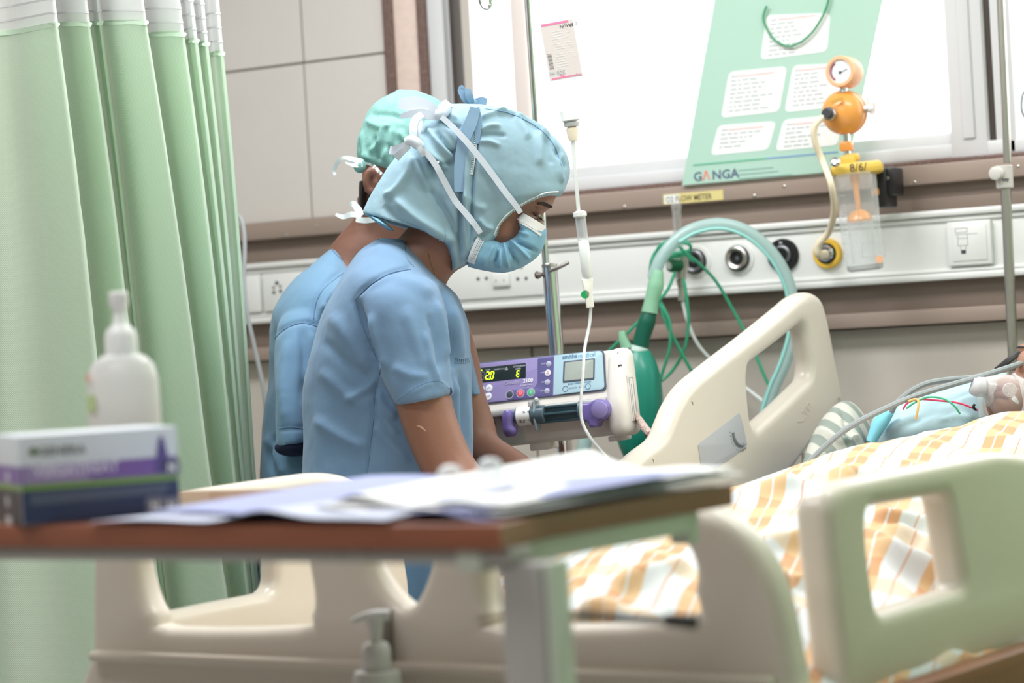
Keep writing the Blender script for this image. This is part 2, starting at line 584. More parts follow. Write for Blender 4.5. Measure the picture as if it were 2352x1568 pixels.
# window surround: granite strip, marble reveal, granite strip
xa, xb, xc = W(887, 100)[0], W(910, 100)[0], W(965, 100)[0]
tr = mk('trim_1', wbox(xa, xb, YW - 0.012, YW + 0.03, ZR1, 2.7, 0.002), M_GRAN); tag(tr, kind='structure')
tr = mk('trim_2', wbox(xb, xc, YW - 0.006, YW + 0.03, ZR1, 2.7, 0.002), M_MARB); tag(tr, kind='structure')
tr = mk('trim_3', wbox(xc, XW0 + 0.004, YW - 0.012, YW + 0.03, ZR1, 2.7, 0.002), M_GRAN); tag(tr, kind='structure')
tr = mk('trim_4', wbox(XW0, XR, YW - 0.012, YW + 0.10, ZR1, ZR1 + 0.011, 0.002), M_GRAN); tag(tr, kind='structure')

# window 1 and window 2: white frames, gaskets, panes
def window(name, x0, x1, mull=None, open_left=None):
    zb, zt = ZR1 + 0.011, ZWT
    fw = 0.04
    y0, y1 = YW + 0.0, YW + 0.07
    g = [wbox(x0, x0 + fw, y0, y1, zb, zt, 0.004), wbox(x1 - fw, x1, y0, y1, zb, zt, 0.004),
         wbox(x0, x1, y0, y1, zb, zb + 0.027, 0.004), wbox(x0, x1, y0, y1, zt - fw, zt, 0.004)]
    fr = mk(name, g, M_FRAME); tag(fr, kind='structure')
    mk('pane', wbox(x0 + fw, x1 - fw, YW + 0.04, YW + 0.045, zb + 0.03, zt - fw), clear_mat('window_glass', a=0.05), fr, smooth=False)
    return fr
XM0 = W(2178, 200)[0]; XM1 = W(2266, 200)[0]
w1 = window('window_1', XW0 + 0.004, XM1)
# the right upright of window 1 is a wide double profile
mk('upright', wbox(XM0, XM1 - 0.002, YW - 0.004, YW + 0.06, ZR1 + 0.006, ZWT, 0.005), M_FRAME, w1)
mk('upright', wbox(XM0 + 0.026, XM0 + 0.05, YW - 0.010, YW + 0.0, ZR1 + 0.045, ZWT - 0.01, 0.003), M_FRAME, w1)
mk('gasket', wbox(W(1036, 100)[0], W(1047, 100)[0], YW - 0.003, YW + 0.03, ZR1 + 0.038, ZWT - 0.04, 0.001), M_RUB, w1)
mk('sash_rail', wbox(W(1047, 100)[0], XM0, YW + 0.015, YW + 0.05, ZR1 + 0.036, ZR1 + 0.062, 0.004), M_FRAME, w1)
xm = W(1170, 100)[0]
mk('mullion', wbox(xm, W(1202, 100)[0], YW + 0.01, YW + 0.035, ZR1 + 0.04, ZWT - 0.04, 0.003), mat('pale_pink_frame', (236, 224, 220), 0.5), w1)
w2 = window('window_2', W(2281, 200)[0], XR)
mk('gasket', wbox(XM1, W(2281, 200)[0], YW + 0.005, YW + 0.05, ZR1 + 0.030, ZWT, 0.001), M_RUB, w2)
mk('frame_foot', wbox(XM1 - 0.03, W(2281, 200)[0] + 0.03, YW - 0.002, YW + 0.06, ZR1 + 0.010, ZR1 + 0.038, 0.003), M_FRAME, w2)

# ---------------------------------------------------------------- taupe wall channel and white service trunking
ch = tag(root('trim_5', None, None, (-1.0, YW, ZB0)), kind='structure')
X0c, X1c = XL + 0.05, XR - 0.02
mk('top_rail', WALL.box(X0c, X1c, ZR0, ZR1, 0.012, 0.045, 0.004), M_TAUPE, ch)
mk('back_panel', [WALL.box(X0c, X1c, ZT1 - 0.01, ZR0 + 0.01, 0.004, 0.020, 0.002), WALL.box(X0c, X1c, 1.165, ZT0 + 0.01, 0.004, 0.030, 0.002)], M_TAUPE_D, ch)
mk('upper_lip', WALL.box(X0c, X1c, ZT1 - 0.004, ZT1 + 0.026, 0.014, 0.026, 0.003), M_TAUPE_D, ch)
mk('bottom_rail', WALL.box(X0c, X1c, ZB0, 1.168, 0.004, 0.042, 0.004), M_TAUPE, ch)
for x in (650, 720, 1430, 1800, 2070, 1730, 2100, 2340):
    z = 1.427 if x in (720, 1800, 2070, 2340) else 1.4135
    p = W(x, 400, 0.045)
    mk('rivet', lathe((p[0], YW - 0.044, z), (0, -1, 0), [(0, 0.0035), (0.0015, 0.0032), (0.0025, 0.0015)], 10), M_BRUSH, ch)

tk = root('service_trunking', 'long white bedhead trunking strip carrying sockets and gas outlets', 'trunking', (-1.0, YW, ZT0))
mk('face_panel', WALL.box(X0c, X1c, ZT0 + 0.012, ZT1 - 0.012, 0.018, 0.046, 0.003), M_WHITEP, tk)
mk('upper_lip', WALL.box(X0c, X1c, ZT1 - 0.013, ZT1, 0.010, 0.060, 0.005), M_WHITEP, tk)
mk('lower_lip', WALL.box(X0c, X1c, ZT0, ZT0 + 0.014, 0.010, 0.060, 0.005), M_WHITEP, tk)
mk('inner_lip', [WALL.box(X0c, X1c, ZT1 - 0.023, ZT1 - 0.014, 0.03, 0.052, 0.003), WALL.box(X0c, X1c, ZT0 + 0.015, ZT0 + 0.022, 0.03, 0.052, 0.003)], M_WHITEP, tk)
FA = 0.046
def wpt(px, py, out): 
    p = W(px, py, out); return p[0], p[2]
def outlet(px, py, kind):
    x, z = wpt(px, py, FA)
    o = np.array([x, YW - FA, z]); d = (0, -1, 0)
    if kind == 'yellow':
        r = root('gas_outlet', 'yellow ringed vacuum outlet with a hose plugged in, on the trunking', 'gas outlet', o)
        mk('collar', lathe(o, d, [(0.0, 0.030), (0.006, 0.030), (0.010, 0.028), (0.010, 0.019)], 28, False), mat('yellow_ring', (236, 190, 66), 0.4), r)
        mk('seal', lathe(o, d, [(0.004, 0.0205), (0.0115, 0.0205), (0.0115, 0.015)], 24, False), M_BLACK, r)
        mk('ring', lathe(o, d, [(0.0, 0.0165), (0.014, 0.0165), (0.016, 0.014), (0.016, 0.010)], 24, False), M_CHROME, r)
        mk('socket_core', lathe(o, d, [(0.0, 0.0105), (0.010, 0.0105)], 20), M_BLACK, r)
        mk('spigot', lathe(o, d, [(0.008, 0.007), (0.036, 0.007), (0.038, 0.005)], 16), M_BRUSH, r)
        return r
    lab = {'steel': 'round steel gas outlet with an open black centre', 'black': 'black ringed gas outlet partly hidden behind the clear tube', 'dark': 'dark gas outlet just behind the green flowmeter valve'}[kind]
    r = root('gas_outlet', lab, 'gas outlet', o)
    if kind == 'black':
        mk('collar', lathe(o, d, [(0.0, 0.033), (0.006, 0.033), (0.010, 0.030), (0.010, 0.019)], 28, False), M_BLACK, r)
        mk('ring', lathe(o, d, [(0.004, 0.0195), (0.013, 0.0195), (0.015, 0.016), (0.012, 0.012)], 24, False), mat('grey_metal', (120, 122, 124), 0.35, 0.7), r)
        mk('socket_core', lathe(o, d, [(0.0, 0.0125), (0.010, 0.0125)], 20), M_BLACK, r)
        mk('lettering', text(WALL, 'N', x - 0.004, z + 0.022, 0.008, FA + 0.0102), M_PAPERW, r, smooth=False)
    else:
        q = M_BRUSH if kind == 'steel' else mat('grey_metal', (120, 122, 124), 0.35, 0.7)
        mk('surround', lathe(o, d, [(0.0, 0.034), (0.003, 0.033), (0.004, 0.028)], 28), M_WHITEP, r)
        mk('seal', lathe(o, d, [(0.003, 0.0255), (0.010, 0.0255), (0.011, 0.022)], 24, False), M_BLACK, r)
        mk('ring', lathe(o, d, [(0.003, 0.0235), (0.014, 0.0235), (0.016, 0.020), (0.013, 0.0145), (0.006, 0.0125)], 28, False), q, r)
        mk('socket_core', lathe(o, d, [(0.0, 0.0135), (0.0075, 0.0135)], 20), M_BLACK, r)
        mk('pin', lathe(o, d, [(0.006, 0.004), (0.009, 0.004)], 12), mat('grey_metal', (120, 122, 124), 0.35, 0.7), r)
    return r
outlet(1598, 600, 'dark'); outlet(1697, 593, 'steel'); outlet(1800, 586, 'black'); YO = outlet(1902, 582, 'yellow')

# power sockets
def socket_plate(x0, x1, z0, z1, name, label, holes, extra=None, sz=0.012):
    r = root(name, label, 'socket', ((x0 + x1) / 2, YW - FA, z0))
    mk('cover_plate', WALL.box(x0, x1, z0, z1, FA, FA + sz, 0.003), M_WHITEP, r)
    for hx, hz, w, h in holes:
        if w == h: mk('pin_hole', lathe((hx, YW - FA - sz + 0.001, hz), (0, -1, 0), [(0, w / 2), (0.0018, w / 2)], 14), M_INK, r)
        else: mk('pin_hole', WALL.box(hx - w / 2, hx + w / 2, hz - h / 2, hz + h / 2, FA + sz - 0.001, FA + sz + 0.0008), M_INK, r)
    return r
def wx(px, py=600): return W(px, py, FA)[0]
def wz(px, py): return W(px, py, FA)[2]
# double socket under the nurse's face
x0, x1 = wx(1030), wx(1262); zc = (ZT0 + ZT1) / 2
zc = (ZT0 + ZT1) / 2
hs = []
for hx in (1112, 1203):
    X = wx(hx)
    hs += [(X - 0.010, wz(hx, 640), 0.007, 0.007), (X + 0.010, wz(hx, 640), 0.007, 0.007), (X, wz(hx, 610), 0.005, 0.012)]
sp = socket_plate(x0, x1, zc - 0.045, zc + 0.043, 'power_socket', "wide white double socket plate below the front nurse's mask", hs)
X = wx(1157); Zs = wz(1157, 645)
sw = mk('rocker_switch', WALL.box(X - 0.021, X + 0.021, Zs - 0.012, Zs + 0.018, FA + 0.010, FA + 0.020, 0.003), M_WHITEP, sp)
mk('switch_mark', [WALL.box(X - 0.012, X - 0.009, Zs - 0.002, Zs + 0.003, FA + 0.0195, FA + 0.0205), WALL.box(X + 0.007, X + 0.010, Zs - 0.002, Zs + 0.003, FA + 0.0195, FA + 0.0205)], M_GREYINK, sp, smooth=False)
# left socket next to the rear nurse's back
x0, x1 = wx(606), wx(720); hs = []
X = wx(640)
hs = [(X, wz(640, 650), 0.009, 0.009), (X - 0.009, wz(640, 671), 0.008, 0.008), (X + 0.009, wz(640, 669), 0.008, 0.008), (X - 0.009, wz(640, 660), 0.006, 0.006), (X + 0.009, wz(640, 658), 0.006, 0.006)]
socket_plate(x0, x1, zc - 0.042, zc + 0.042, 'power_socket', "white five-pin socket beside the rear nurse's back", hs)
# blank module left of it
r = root('blank_plate', 'blank white cover module between the curtain and the five-pin socket', 'cover plate', (wx(580), YW - FA, zc - 0.04))
mk('cover_plate', WALL.box(wx(556), wx(600), zc - 0.042, zc + 0.042, FA, FA + 0.012, 0.003), M_WHITEP, r)
# data outlet on the right
xa, za = wx(2180, 560), wz(2180, 612); xb, zb = wx(2281, 550), wz(2281, 503)
r = root('data_outlet', 'square white call-point plate with a printed diagram, right of the suction jar', 'wall plate', ((xa + xb) / 2, YW - FA, za))
mk('cover_plate', WALL.box(xa, xb, za, zb, FA, FA + 0.013, 0.003), M_WHITEP, r)
mk('inner_plate', WALL.box(xa + 0.01, xb - 0.008, za + 0.008, zb - 0.008, FA + 0.011, FA + 0.015, 0.002), M_WHITEP, r)
h = FA + 0.0155
X, Z = xa + 0.018, zb - 0.013
dg_ = [WALL.box(X, X + 0.024, Z - 0.001, Z, h - 0.001, h), WALL.box(X, X + 0.024, Z - 0.009, Z - 0.008, h - 0.001, h), WALL.box(X, X + 0.001, Z - 0.009, Z, h - 0.001, h), WALL.box(X + 0.023, X + 0.024, Z - 0.009, Z, h - 0.001, h),
       WALL.box(X, X + 0.044, Z - 0.0125, Z - 0.0117, h - 0.001, h)]
for a, b, c, d in ((0.004, 0.005, -0.034, -0.012), (0.023, 0.024, -0.034, -0.012), (0.004, 0.024, -0.020, -0.019), (0.004, 0.024, -0.034, -0.033), (0.009, 0.010, -0.042, -0.034), (0.019, 0.020, -0.042, -0.034)):
    dg_.append(WALL.box(X + a, X + b, Z + c, Z + d, h - 0.001, h))
mk('printed_diagram', dg_, M_GREYINK, r, smooth=False)
mk('printed_plug', WALL.box(X + 0.010, X + 0.019, Z - 0.049, Z - 0.042, h - 0.001, h + 0.0003), M_INK, r, smooth=False)

# O2 FLOWMETER label on the taupe rail
a = wpt(1523, 452, 0.046); b = wpt(1660, 427, 0.046)
mid = (a[1] + b[1]) / 2
r = root('paper_label', 'yellowed paper strip reading O2 FLOWMETER taped to the taupe rail', 'label', ((a[0] + b[0]) / 2, YW - 0.046, 1.411))
mk('strip', WALL.box(a[0], b[0], 1.4105, 1.431, 0.0452, 0.0462), mat('yellow_paper', (222, 206, 140), 0.6), r, smooth=False)
mk('white_end', WALL.box(a[0] + 0.003, a[0] + 0.036, 1.412, 1.4295, 0.0461, 0.0466), M_PAPERW, r, smooth=False)
mk('lettering', text(WALL, 'O2 FLOW METER', a[0] + 0.006, 1.4145, 0.0165, 0.0468, 0.0002, sx=0.80, bold=0.0002), mat('olive_ink', (120, 112, 80), 0.7), r, smooth=False)

# ---------------------------------------------------------------- poster hanging before the window, leaning out a little at the foot
pfr = Fr(W(1600, 430, 0.05), (1, 0, 0), (0, 0.02, 1))
M_MINT = mat('mint_print', (180, 214, 198), 0.6, translucent=0.06)
O = pfr.pxs([(1568, 426), (1945, 392), (2036, -40), (1650, -40)])
r = root('poster', 'pale mint laminated notice board with white text boxes, hung before the window', 'poster', pfr.o)
mk('sheet', plate(pfr, O, (), 0.0, 0.004, 0.0005, 1), M_MINT, r, smooth=False)
boxes = [([(1747, 138), (1900, 118), (1908, 30), (1760, 35)], 12), ([(1656, 271), (1790, 256), (1808, 152), (1675, 165)], 14), ([(1802, 258), (1925, 245), (1940, 145), (1822, 150)], 14),
         ([(1632, 357), (1765, 344), (1783, 278), (1650, 288)], 12), ([(1781, 347), (1925, 333), (1936, 262), (1800, 275)], 12)]
for q, rr_ in boxes:
    bq = rnd(pfr.pxs(q, 0.004), 0.012)
    pn = mk('text_box', plate(pfr, bq, (), 0.0041, 0.0006, 0.0001, 1), mat('white_print', (246, 248, 246), 0.6, translucent=0.06), r, smooth=False)
    bb = np.array(bq); lo = bb.min(0); hi = bb.max(0); g = []
    rs = random.Random(int(q[0][0]))
    n = int((hi[1] - lo[1]) / 0.0085) - 1
    for i in range(n):
        y = hi[1] - 0.012 - i * 0.0085
        fy = (y - lo[1]) / (hi[1] - lo[1]); sh = 0.012 * fy
        L = (hi[0] - lo[0] - 0.045) * rs.uniform(0.45, 1.0)
        x = lo[0] + 0.014 + sh
        while L > 0.008:
            wl_ = min(L, rs.uniform(0.006, 0.02)); g.append(pfr.box(x, x + wl_, y, y + 0.0028, 0.0046, 0.0049)); x += wl_ + 0.003; L -= wl_ + 0.003
    if g: mk('text_lines', g, mat('pale_ink', (178, 182, 186), 0.7), r, smooth=False, kind='stuff')
    t = pfr.box((lo[0] + hi[0]) / 2 - 0.03, (lo[0] + hi[0]) / 2 + 0.045, hi[1] - 0.013, hi[1] - 0.0095, 0.0046, 0.005)
    mk('heading_line', t, mat('pink_ink', (226, 196, 196), 0.7), r, smooth=False)
a = pfr.px(1592, 381, 0.0045); b = pfr.px(1760, 366, 0.0045); c = pfr.px(1925, 348, 0.0045)
mk('green_rule', pfr.box(a[0], b[0], a[1], a[1] + 0.0028, 0.004, 0.0048), mat('green_ink', (92, 178, 140), 0.6), r, smooth=False)
mk('blue_rule', pfr.box(b[0], c[0], a[1], a[1] + 0.0028, 0.004, 0.0048), mat('blue_ink', (120, 160, 205), 0.6), r, smooth=False)
a = pfr.px(1593, 416, 0.0045)
mk('logo', text(pfr, 'G', a[0], a[1], 0.0255, 0.0045, 0.0003, sx=1.05, bold=0.0004), mat('navy_ink', (84, 96, 128), 0.6), r, smooth=False)
mk('logo', text(pfr, 'NGA', a[0] + 0.041, a[1], 0.0255, 0.0045, 0.0003, sx=1.05, bold=0.0004), MATS['navy_ink'], r, smooth=False)
mk('logo_accent', text(pfr, 'Λ', a[0] + 0.0195, a[1], 0.0255, 0.0045, 0.0003, sx=1.0, bold=0.0004), mat('coral_ink', (240, 128, 112), 0.6), r, smooth=False)
g = []
a = pfr.px(1697, 412, 0.0045)
for i, L in enumerate((0.115, 0.085, 0.075)):
    g.append(pfr.box(a[0], a[0] + L, a[1] + i * 0.0085, a[1] + i * 0.0085 + 0.002, 0.0042, 0.0047))
mk('address_lines', g, mat('teal_grey_ink', (140, 172, 166), 0.7), r, smooth=False)
M_GCORD = mat('green_cord', (44, 150, 104), 0.4)
pts = [pfr.w((*pfr.px(x, y, 0.01), 0.012)) for x, y in ((1762, 14), (1754, 40), (1762, 66), (1780, 92), (1808, 106), (1835, 100), (1865, 76), (1888, 42), (1900, 15), (1905, -8))]
mk('cord', tube(pts, 0.0022, 8), M_GCORD, r)

# ---------------------------------------------------------------- thin steel IV pole in the middle (behind the front nurse)
DP = 4.25
def vpole(px, py, D):   # world xy of a vertical pole
    p = P(px, py, D); return p
pb = P(1252, 600, DP)
ax_t = P(1205, 0, DP); ax_b = P(1310, 1060, DP)
axd = nrm(ax_b - ax_t)
ivp = root('iv_pole', "thin chrome infusion pole rising behind the front nurse's hood", 'pole', (pb[0], pb[1], 0.0))
top = P(1254, 612, DP)
up = np.array([0, 0, 1.0]) - 0.012 * RR; up = nrm(up)
base = top - up * (top[2] / up[2])
mk('inner_rod', lathe(top - up * 0.02, up, [(0, 0.0062), (0.85, 0.0062)], 16), M_CHROME, ivp)
dn = nrm(P(1298, 1040, DP) - P(1262, 612, DP))
mk('outer_tube', lathe(P(1262, 612, DP), dn, [(0, 0.0125), (0.001, 0.0135), (1.12, 0.0135)], 24), M_CHROME, ivp)
mk('collar', lathe(P(1262, 612, DP), -dn, [(0, 0.0138), (0.004, 0.0138), (0.006, 0.011)], 24), M_BRUSH, ivp)
k0 = P(1262, 623, DP - 0.02)
mk('clamp_screw', tube([k0, P(1285, 613, DP - 0.03), P(1306, 602, DP - 0.035)], 0.0035, 10), M_BRUSH, ivp)
mk('clamp_knob', [lathe(P(1246, 630, DP), nrm(P(1232, 632, DP) - P(1246, 630, DP)), [(0, 0.003), (0.004, 0.005), (0.008, 0.007), (0.012, 0.006), (0.014, 0.003)], 8)], mat('dark_steel', (120, 112, 108), 0.3, 1.0), ivp)
ft = P(1262, 612, DP) + dn * 1.12
for k in range(5):
    a_ = 2 * math.pi * k / 5 + 0.3
    mk('leg', tube([ft * [1, 1, 0] + [0, 0, 0.09], ft * [1, 1, 0] + [0.12 * math.cos(a_), 0.12 * math.sin(a_), 0.07], ft * [1, 1, 0] + [0.24 * math.cos(a_), 0.24 * math.sin(a_), 0.045]], 0.011, 8), M_BRUSH, ivp)
    mk('caster', lathe(ft * [1, 1, 0] + [0.24 * math.cos(a_) - 0.01, 0.24 * math.sin(a_), 0.024], (1, 0, 0), [(0, 0.02), (0.002, 0.024), (0.018, 0.024), (0.02, 0.02)], 16), M_BLACK, ivp)
mk('hook', tube([P(1102, -6, DP), P(1104, 6, DP), P(1111, 17, DP), P(1120, 19, DP), P(1127, 10, DP), P(1128, -6, DP), P(1140, -40, DP), P(1200, -60, DP)], 0.003, 8), M_CHROME, ivp)

# right IV pole with collar
DR = 4.46
rp = P(2312, 400, DR)
dn2 = nrm(P(2334, 800, DR) - P(2290, -200, DR))
t0 = P(2298, 0, DR)
iv2 = root('iv_pole', 'grey steel infusion pole at the right edge with a white clamp collar', 'pole', (t0[0], t0[1], 0.0))
mk('upper_rod', lathe(t0 - dn2 * 0.35, dn2, [(0, 0.0077), (0.65, 0.0077)], 16), M_BRUSH, iv2)
q0 = P(2308, 388, DR)
mk('lower_tube', lathe(q0 + dn2 * 0.01, dn2, [(0, 0.0097), (1.34, 0.0097)], 20), M_BRUSH, iv2)
mk('collar', lathe(P(2306, 380, DR), dn2, [(0, 0.0145), (0.001, 0.0156), (0.041, 0.0156), (0.042, 0.013)], 24), mat('ivory_clamp', (206, 202, 196), 0.4), iv2)
kb = P(2292, 398, DR - 0.012)
mk('clamp_knob', lathe(kb, nrm(-RR * 0.8 - FF), [(-0.005, 0.008), (0, 0.0125), (0.012, 0.0125), (0.014, 0.009)], 20), mat('ivory_clamp', (206, 202, 196), 0.4), iv2)
cf = Fr(P(2297, 412, DR - 0.0165), cdir(1, 0), ZZ)
mk('collar_print', text(cf, 'key', 0.004, -0.003, 0.009, 0.0006, 0.0002, bold=0.0002), M_INK, iv2, smooth=False)
ft = q0 + dn2 * 1.34
mk('base_plate', lathe((ft[0], ft[1], 0.0), (0, 0, 1), [(0, 0.10), (0.03, 0.095), (0.05, 0.03), (0.12, 0.02)], 28), M_BRUSH, iv2)
# cable loop at the right edge
cb = mk('cable_loop', tube([P(2352 + 10, 200, 4.2), P(2350, 215, 4.2), P(2346, 240, 4.2), P(2350, 262, 4.2), P(2366, 280, 4.2), P(2410, 300, 4.2), P(2430, 100, 4.2), P(2400, 60, 4.2), P(2380, 180, 4.2)], 0.002, 6), mat('grey_cable', (150, 156, 160), 0.5))
tag(cb, 'thin grey cable loop hanging past the right infusion pole', 'cable')
# ---------------------------------------------------------------- suction regulator with jar
DG = 4.60
M_ORNP = mat('pale_orange_enamel', (244, 184, 140), 0.35, coat=0.3)
M_ORN = mat('orange_enamel', (236, 160, 78), 0.3, coat=0.4)
M_YEL = mat('yellow_plastic', (226, 190, 84), 0.4)
M_CLEAR = clear_mat('clear_plastic', a=0.28)
sr = root('suction_regulator', 'orange vacuum regulator with round gauge and clear collection jar on the rail', 'regulator', P(1975, 630, DG))
OUT = np.array([0, -1.0, 0])
gc = P(1950, 168, DG)
mk('gauge_body', lathe(gc, OUT, [(0, 0.026), (0.003, 0.030), (0.046, 0.030), (0.050, 0.028), (0.050, 0.0225), (0.046, 0.0225)], 32, True), M_ORNP, sr)
mk('gauge_face', lathe(gc, OUT, [(0.0462, 0.0225), (0.0470, 0.0225)], 32), mat('gauge_dial', (222, 224, 228), 0.4), sr)
gf = Fr(gc + OUT * 0.0474, (1, 0, 0), (0, 0, 1))
arc = [gf.w((0.0185 * math.cos(a), 0.0185 * math.sin(a), 0)) for a in np.linspace(math.radians(120), math.radians(235), 10)]
mk('red_arc', tube(arc, 0.0018, 6, 1), mat('dark_red', (150, 60, 70), 0.5), sr)
mk('needle', [tube([gf.w((0.004, -0.001, 0)), gf.w((-0.003, -0.004, 0)), gf.w((0.014, 0.003, 0))], 0.0006, 5, 1), lathe(gf.w((0, -0.002, 0)), OUT, [(0, 0.003), (0.001, 0.002)], 12)], M_INK, sr)
mk('neck', tube([P(1938, 200, DG - 0.02), P(1936, 215, DG - 0.02)], 0.0075, 14, 1), M_CHROME, sr)
bc = P(1937, 258, DG - 0.01)
mk('regulator_body', ellipsoid(bc, np.array([1, 0, 0]) * 0.042, OUT * 0.036, ZZ * 0.042, 32, 20), M_ORN, sr)
mk('body_ring', lathe(bc + OUT * -0.02, OUT, [(0, 0.039), (0.002, 0.0425), (0.006, 0.0425), (0.008, 0.039)], 36, False), M_ORNP, sr)
kf = P(1903, 261, DG - 0.05)
kd = nrm(-RR * 0.55 - FF)
mk('port_ring', lathe(kf - kd * 0.016, kd, [(0, 0.012), (0.016, 0.0135), (0.018, 0.0125), (0.018, 0.009), (0.006, 0.009)], 24), M_BRUSH, sr)
mk('port_core', lathe(kf - kd * 0.004, kd, [(0, 0.0088), (0.018, 0.0088)], 18), M_INK, sr)
mk('rating_plate', ribbon([P(1909, 238, DG - 0.0485), P(1926, 229, DG - 0.0500), P(1938, 228, DG - 0.049)], 0.008, 0.0006), mat('plate_orange', (214, 160, 80), 0.4), sr)
mk('valve_stem', tube([P(1975, 254, DG - 0.02), P(2002, 247, DG - 0.03)], 0.0075, 8, 1), M_BRUSH, sr)
mk('valve_knob', [tube([P(2000, 222, DG - 0.03), P(2002, 238, DG - 0.03), P(2005, 262, DG - 0.03)], [0.007, 0.009, 0.005], 14), lathe(P(1992, 249, DG - 0.03), nrm(RR), [(0, 0.008), (0.01, 0.009)], 16)], mat('white_knob', (236, 228, 228), 0.3), sr)
mk('stem', tube([P(1943, 298, DG), P(1950, 400, DG)], 0.007, 14, 1), M_CHROME, sr)
jf = Fr(P(1945, 335, DG), cdir(1, -0.35), ZZ)
a = 1 / (FPX / DG)
mk('hex_nut', jf.box(-15 * a, 14 * a, -12 * a, 10 * a, -0.014, 0.014, 0.003), M_ORN, sr)
mk('tee_fitting', [jf.box(-16 * a, 20 * a, -52 * a, -22 * a, -0.015, 0.015, 0.006), jf.box(-8 * a, 28 * a, -36 * a, -18 * a, -0.010, 0.010, 0.006)], M_YEL, sr)
lf = Fr(P(1967, 387, DG - 0.02), cdir(1, -0.2) + ZZ * 0.03, ZZ)
mk('jar_lid', lf.box(-57 * a, 60 * a, -14 * a, 13 * a, -0.045, 0.03, 0.008), M_YEL, sr)
mk('lid_writing', text(lf, '8/6/', -14 * a, -8 * a, 0.021, 0.0306, 0.0002), M_INK, sr, smooth=False)
mk('lid_screw', lathe(P(1920, 376, DG - 0.055), nrm(-RR * 0.4 - FF + ZZ * 0.6), [(0, 0.008), (0.006, 0.010), (0.011, 0.008), (0.013, 0.003)], 18), M_CHROME, sr)
jt = P(1962, 398, DG - 0.02); jb = P(1988, 622, DG - 0.02); jd = nrm(jb - jt); JL = np.linalg.norm(jb - jt)
mk('jar', lathe(jt, jd, [(0, 0.0405), (0.006, 0.041), (JL - 0.012, 0.036), (JL - 0.003, 0.034), (JL, 0.028), (JL, 0.0)], 36, False), M_CLEAR, sr)
mk('jar_foot', lathe(jt + jd * (JL - 0.012), jd, [(0, 0.0345), (0.008, 0.034), (0.0105, 0.028), (0.0105, 0)], 32, False), clear_mat('smoky_clear', (150, 150, 150), a=0.55), sr)
mk('float_stem', tube([jt + jd * 0.0, jt + jd * 0.03, jt + jd * 0.075], [0.011, 0.006, 0.0045], 14, 2), M_ORN, sr)
fc = jt + jd * 0.088
mk('float', lathe(fc, -jd, [(-0.005, 0.023), (0, 0.0245), (0.010, 0.021), (0.016, 0.014), (0.019, 0.004)], 28), M_ORN, sr)
mk('inner_cup', lathe(jt + jd * 0.09, jd, [(0, 0.0250), (0.08, 0.0235)], 28, False), clear_mat('milky_clear', (235, 235, 235), a=0.4, rough=0.3), sr)
js = Fr(P(1985, 520, DG - 0.062), cdir(1, -0.05), ZZ)
mk('printed_scale', [js.box(-50 * a, -38 * a, y * a, y * a + 0.001, 0.0, 0.0004) for y in range(-60, 110, 22)] + [js.box(-8 * a, 44 * a, -38 * a, -37 * a, 0, 0.0004), js.box(-8 * a, 44 * a, -70 * a, -69 * a, 0, 0.0004), js.box(-8 * a, -7 * a, -70 * a, -37 * a, 0, 0.0004), js.box(43 * a, 44 * a, -70 * a, -37 * a, 0, 0.0004), js.box(-12 * a, -11 * a, -5 * a, 60 * a, 0, 0.0004), js.box(-12 * a, 20 * a, -6 * a, -5 * a, 0, 0.0004)], M_GREYINK, sr, smooth=False)
mk('orange_mark', js.box(22 * a, 38 * a, -84 * a, -68 * a, 0, 0.0006), mat('mark_orange', (232, 178, 140), 0.5), sr, smooth=False)
bk = Fr(P(2035, 430, DG + 0.02), (1, 0, 0), (0, 0, 1))
mk('bracket', [bk.box(-24 * a, 8 * a, -46 * a, 44 * a, -0.045, 0.02, 0.005), bk.box(-6 * a, 26 * a, -20 * a, 46 * a, -0.045, 0.01, 0.006)], M_BLACK, sr)
mk('bracket_screw', lathe(bk.w((10 * a, 20 * a, 0.009)), OUT, [(0, 0.004), (0.003, 0.0035)], 10), M_BRUSH, sr)
mk('orange_clip', bk.box(-28 * a, -8 * a, -18 * a, -2 * a, 0.0, 0.024, 0.003), M_ORN, sr)
hs_ = [P(1893, 266, DG - 0.055), P(1872, 290, DG - 0.05), P(1872, 325, DG - 0.04), P(1890, 372, DG - 0.03), P(1908, 420, DG - 0.06), P(1916, 480, DG - 0.02), P(1905, 530, DG + 0.04), P(1880, 562, DG + 0.06), P(1880, 585, DG + 0.07), P(1896, 583, DG + 0.10)]
mk('cream_hose', tube(hs_, [0.0055, 0.0062, 0.0062, 0.0062, 0.0065, 0.007, 0.0085], 14, 6), mat('cream_rubber', (240, 226, 198), 0.5), sr)

# ---------------------------------------------------------------- oxygen flowmeter
DF = 4.84
fm = root('oxygen_flowmeter', 'small oxygen flowmeter with grey tube and green valve before the trunking', 'flowmeter', P(1563, 700, DF))
mk('sight_tube', lathe(P(1553, 466, DF), nrm(P(1560, 590, DF) - P(1553, 466, DF)), [(0, 0.007), (0.002, 0.0105), (0.012, 0.0105), (0.014, 0.009), (0.105, 0.0095)], 20), clear_mat('grey_tube', (200, 196, 194), a=0.5), fm)
mk('float_rod', tube([P(1554, 480, DF), P(1560, 560, DF)], 0.0035, 8, 1), M_BRUSH, fm)
mk('valve_block', tube([P(1565, 575, DF), P(1567, 600, DF), P(1563, 640, DF)], [0.0125, 0.0135, 0.012], 14), M_BRUSH, fm)
mk('green_valve', lathe(P(1562, 608, DF - 0.01), nrm(-RR - FF * 0.6 - ZZ * 0.06), [(0, 0.0125), (0.022, 0.0135), (0.026, 0.012)], 20), mat('deep_green', (22, 104, 68), 0.35), fm)
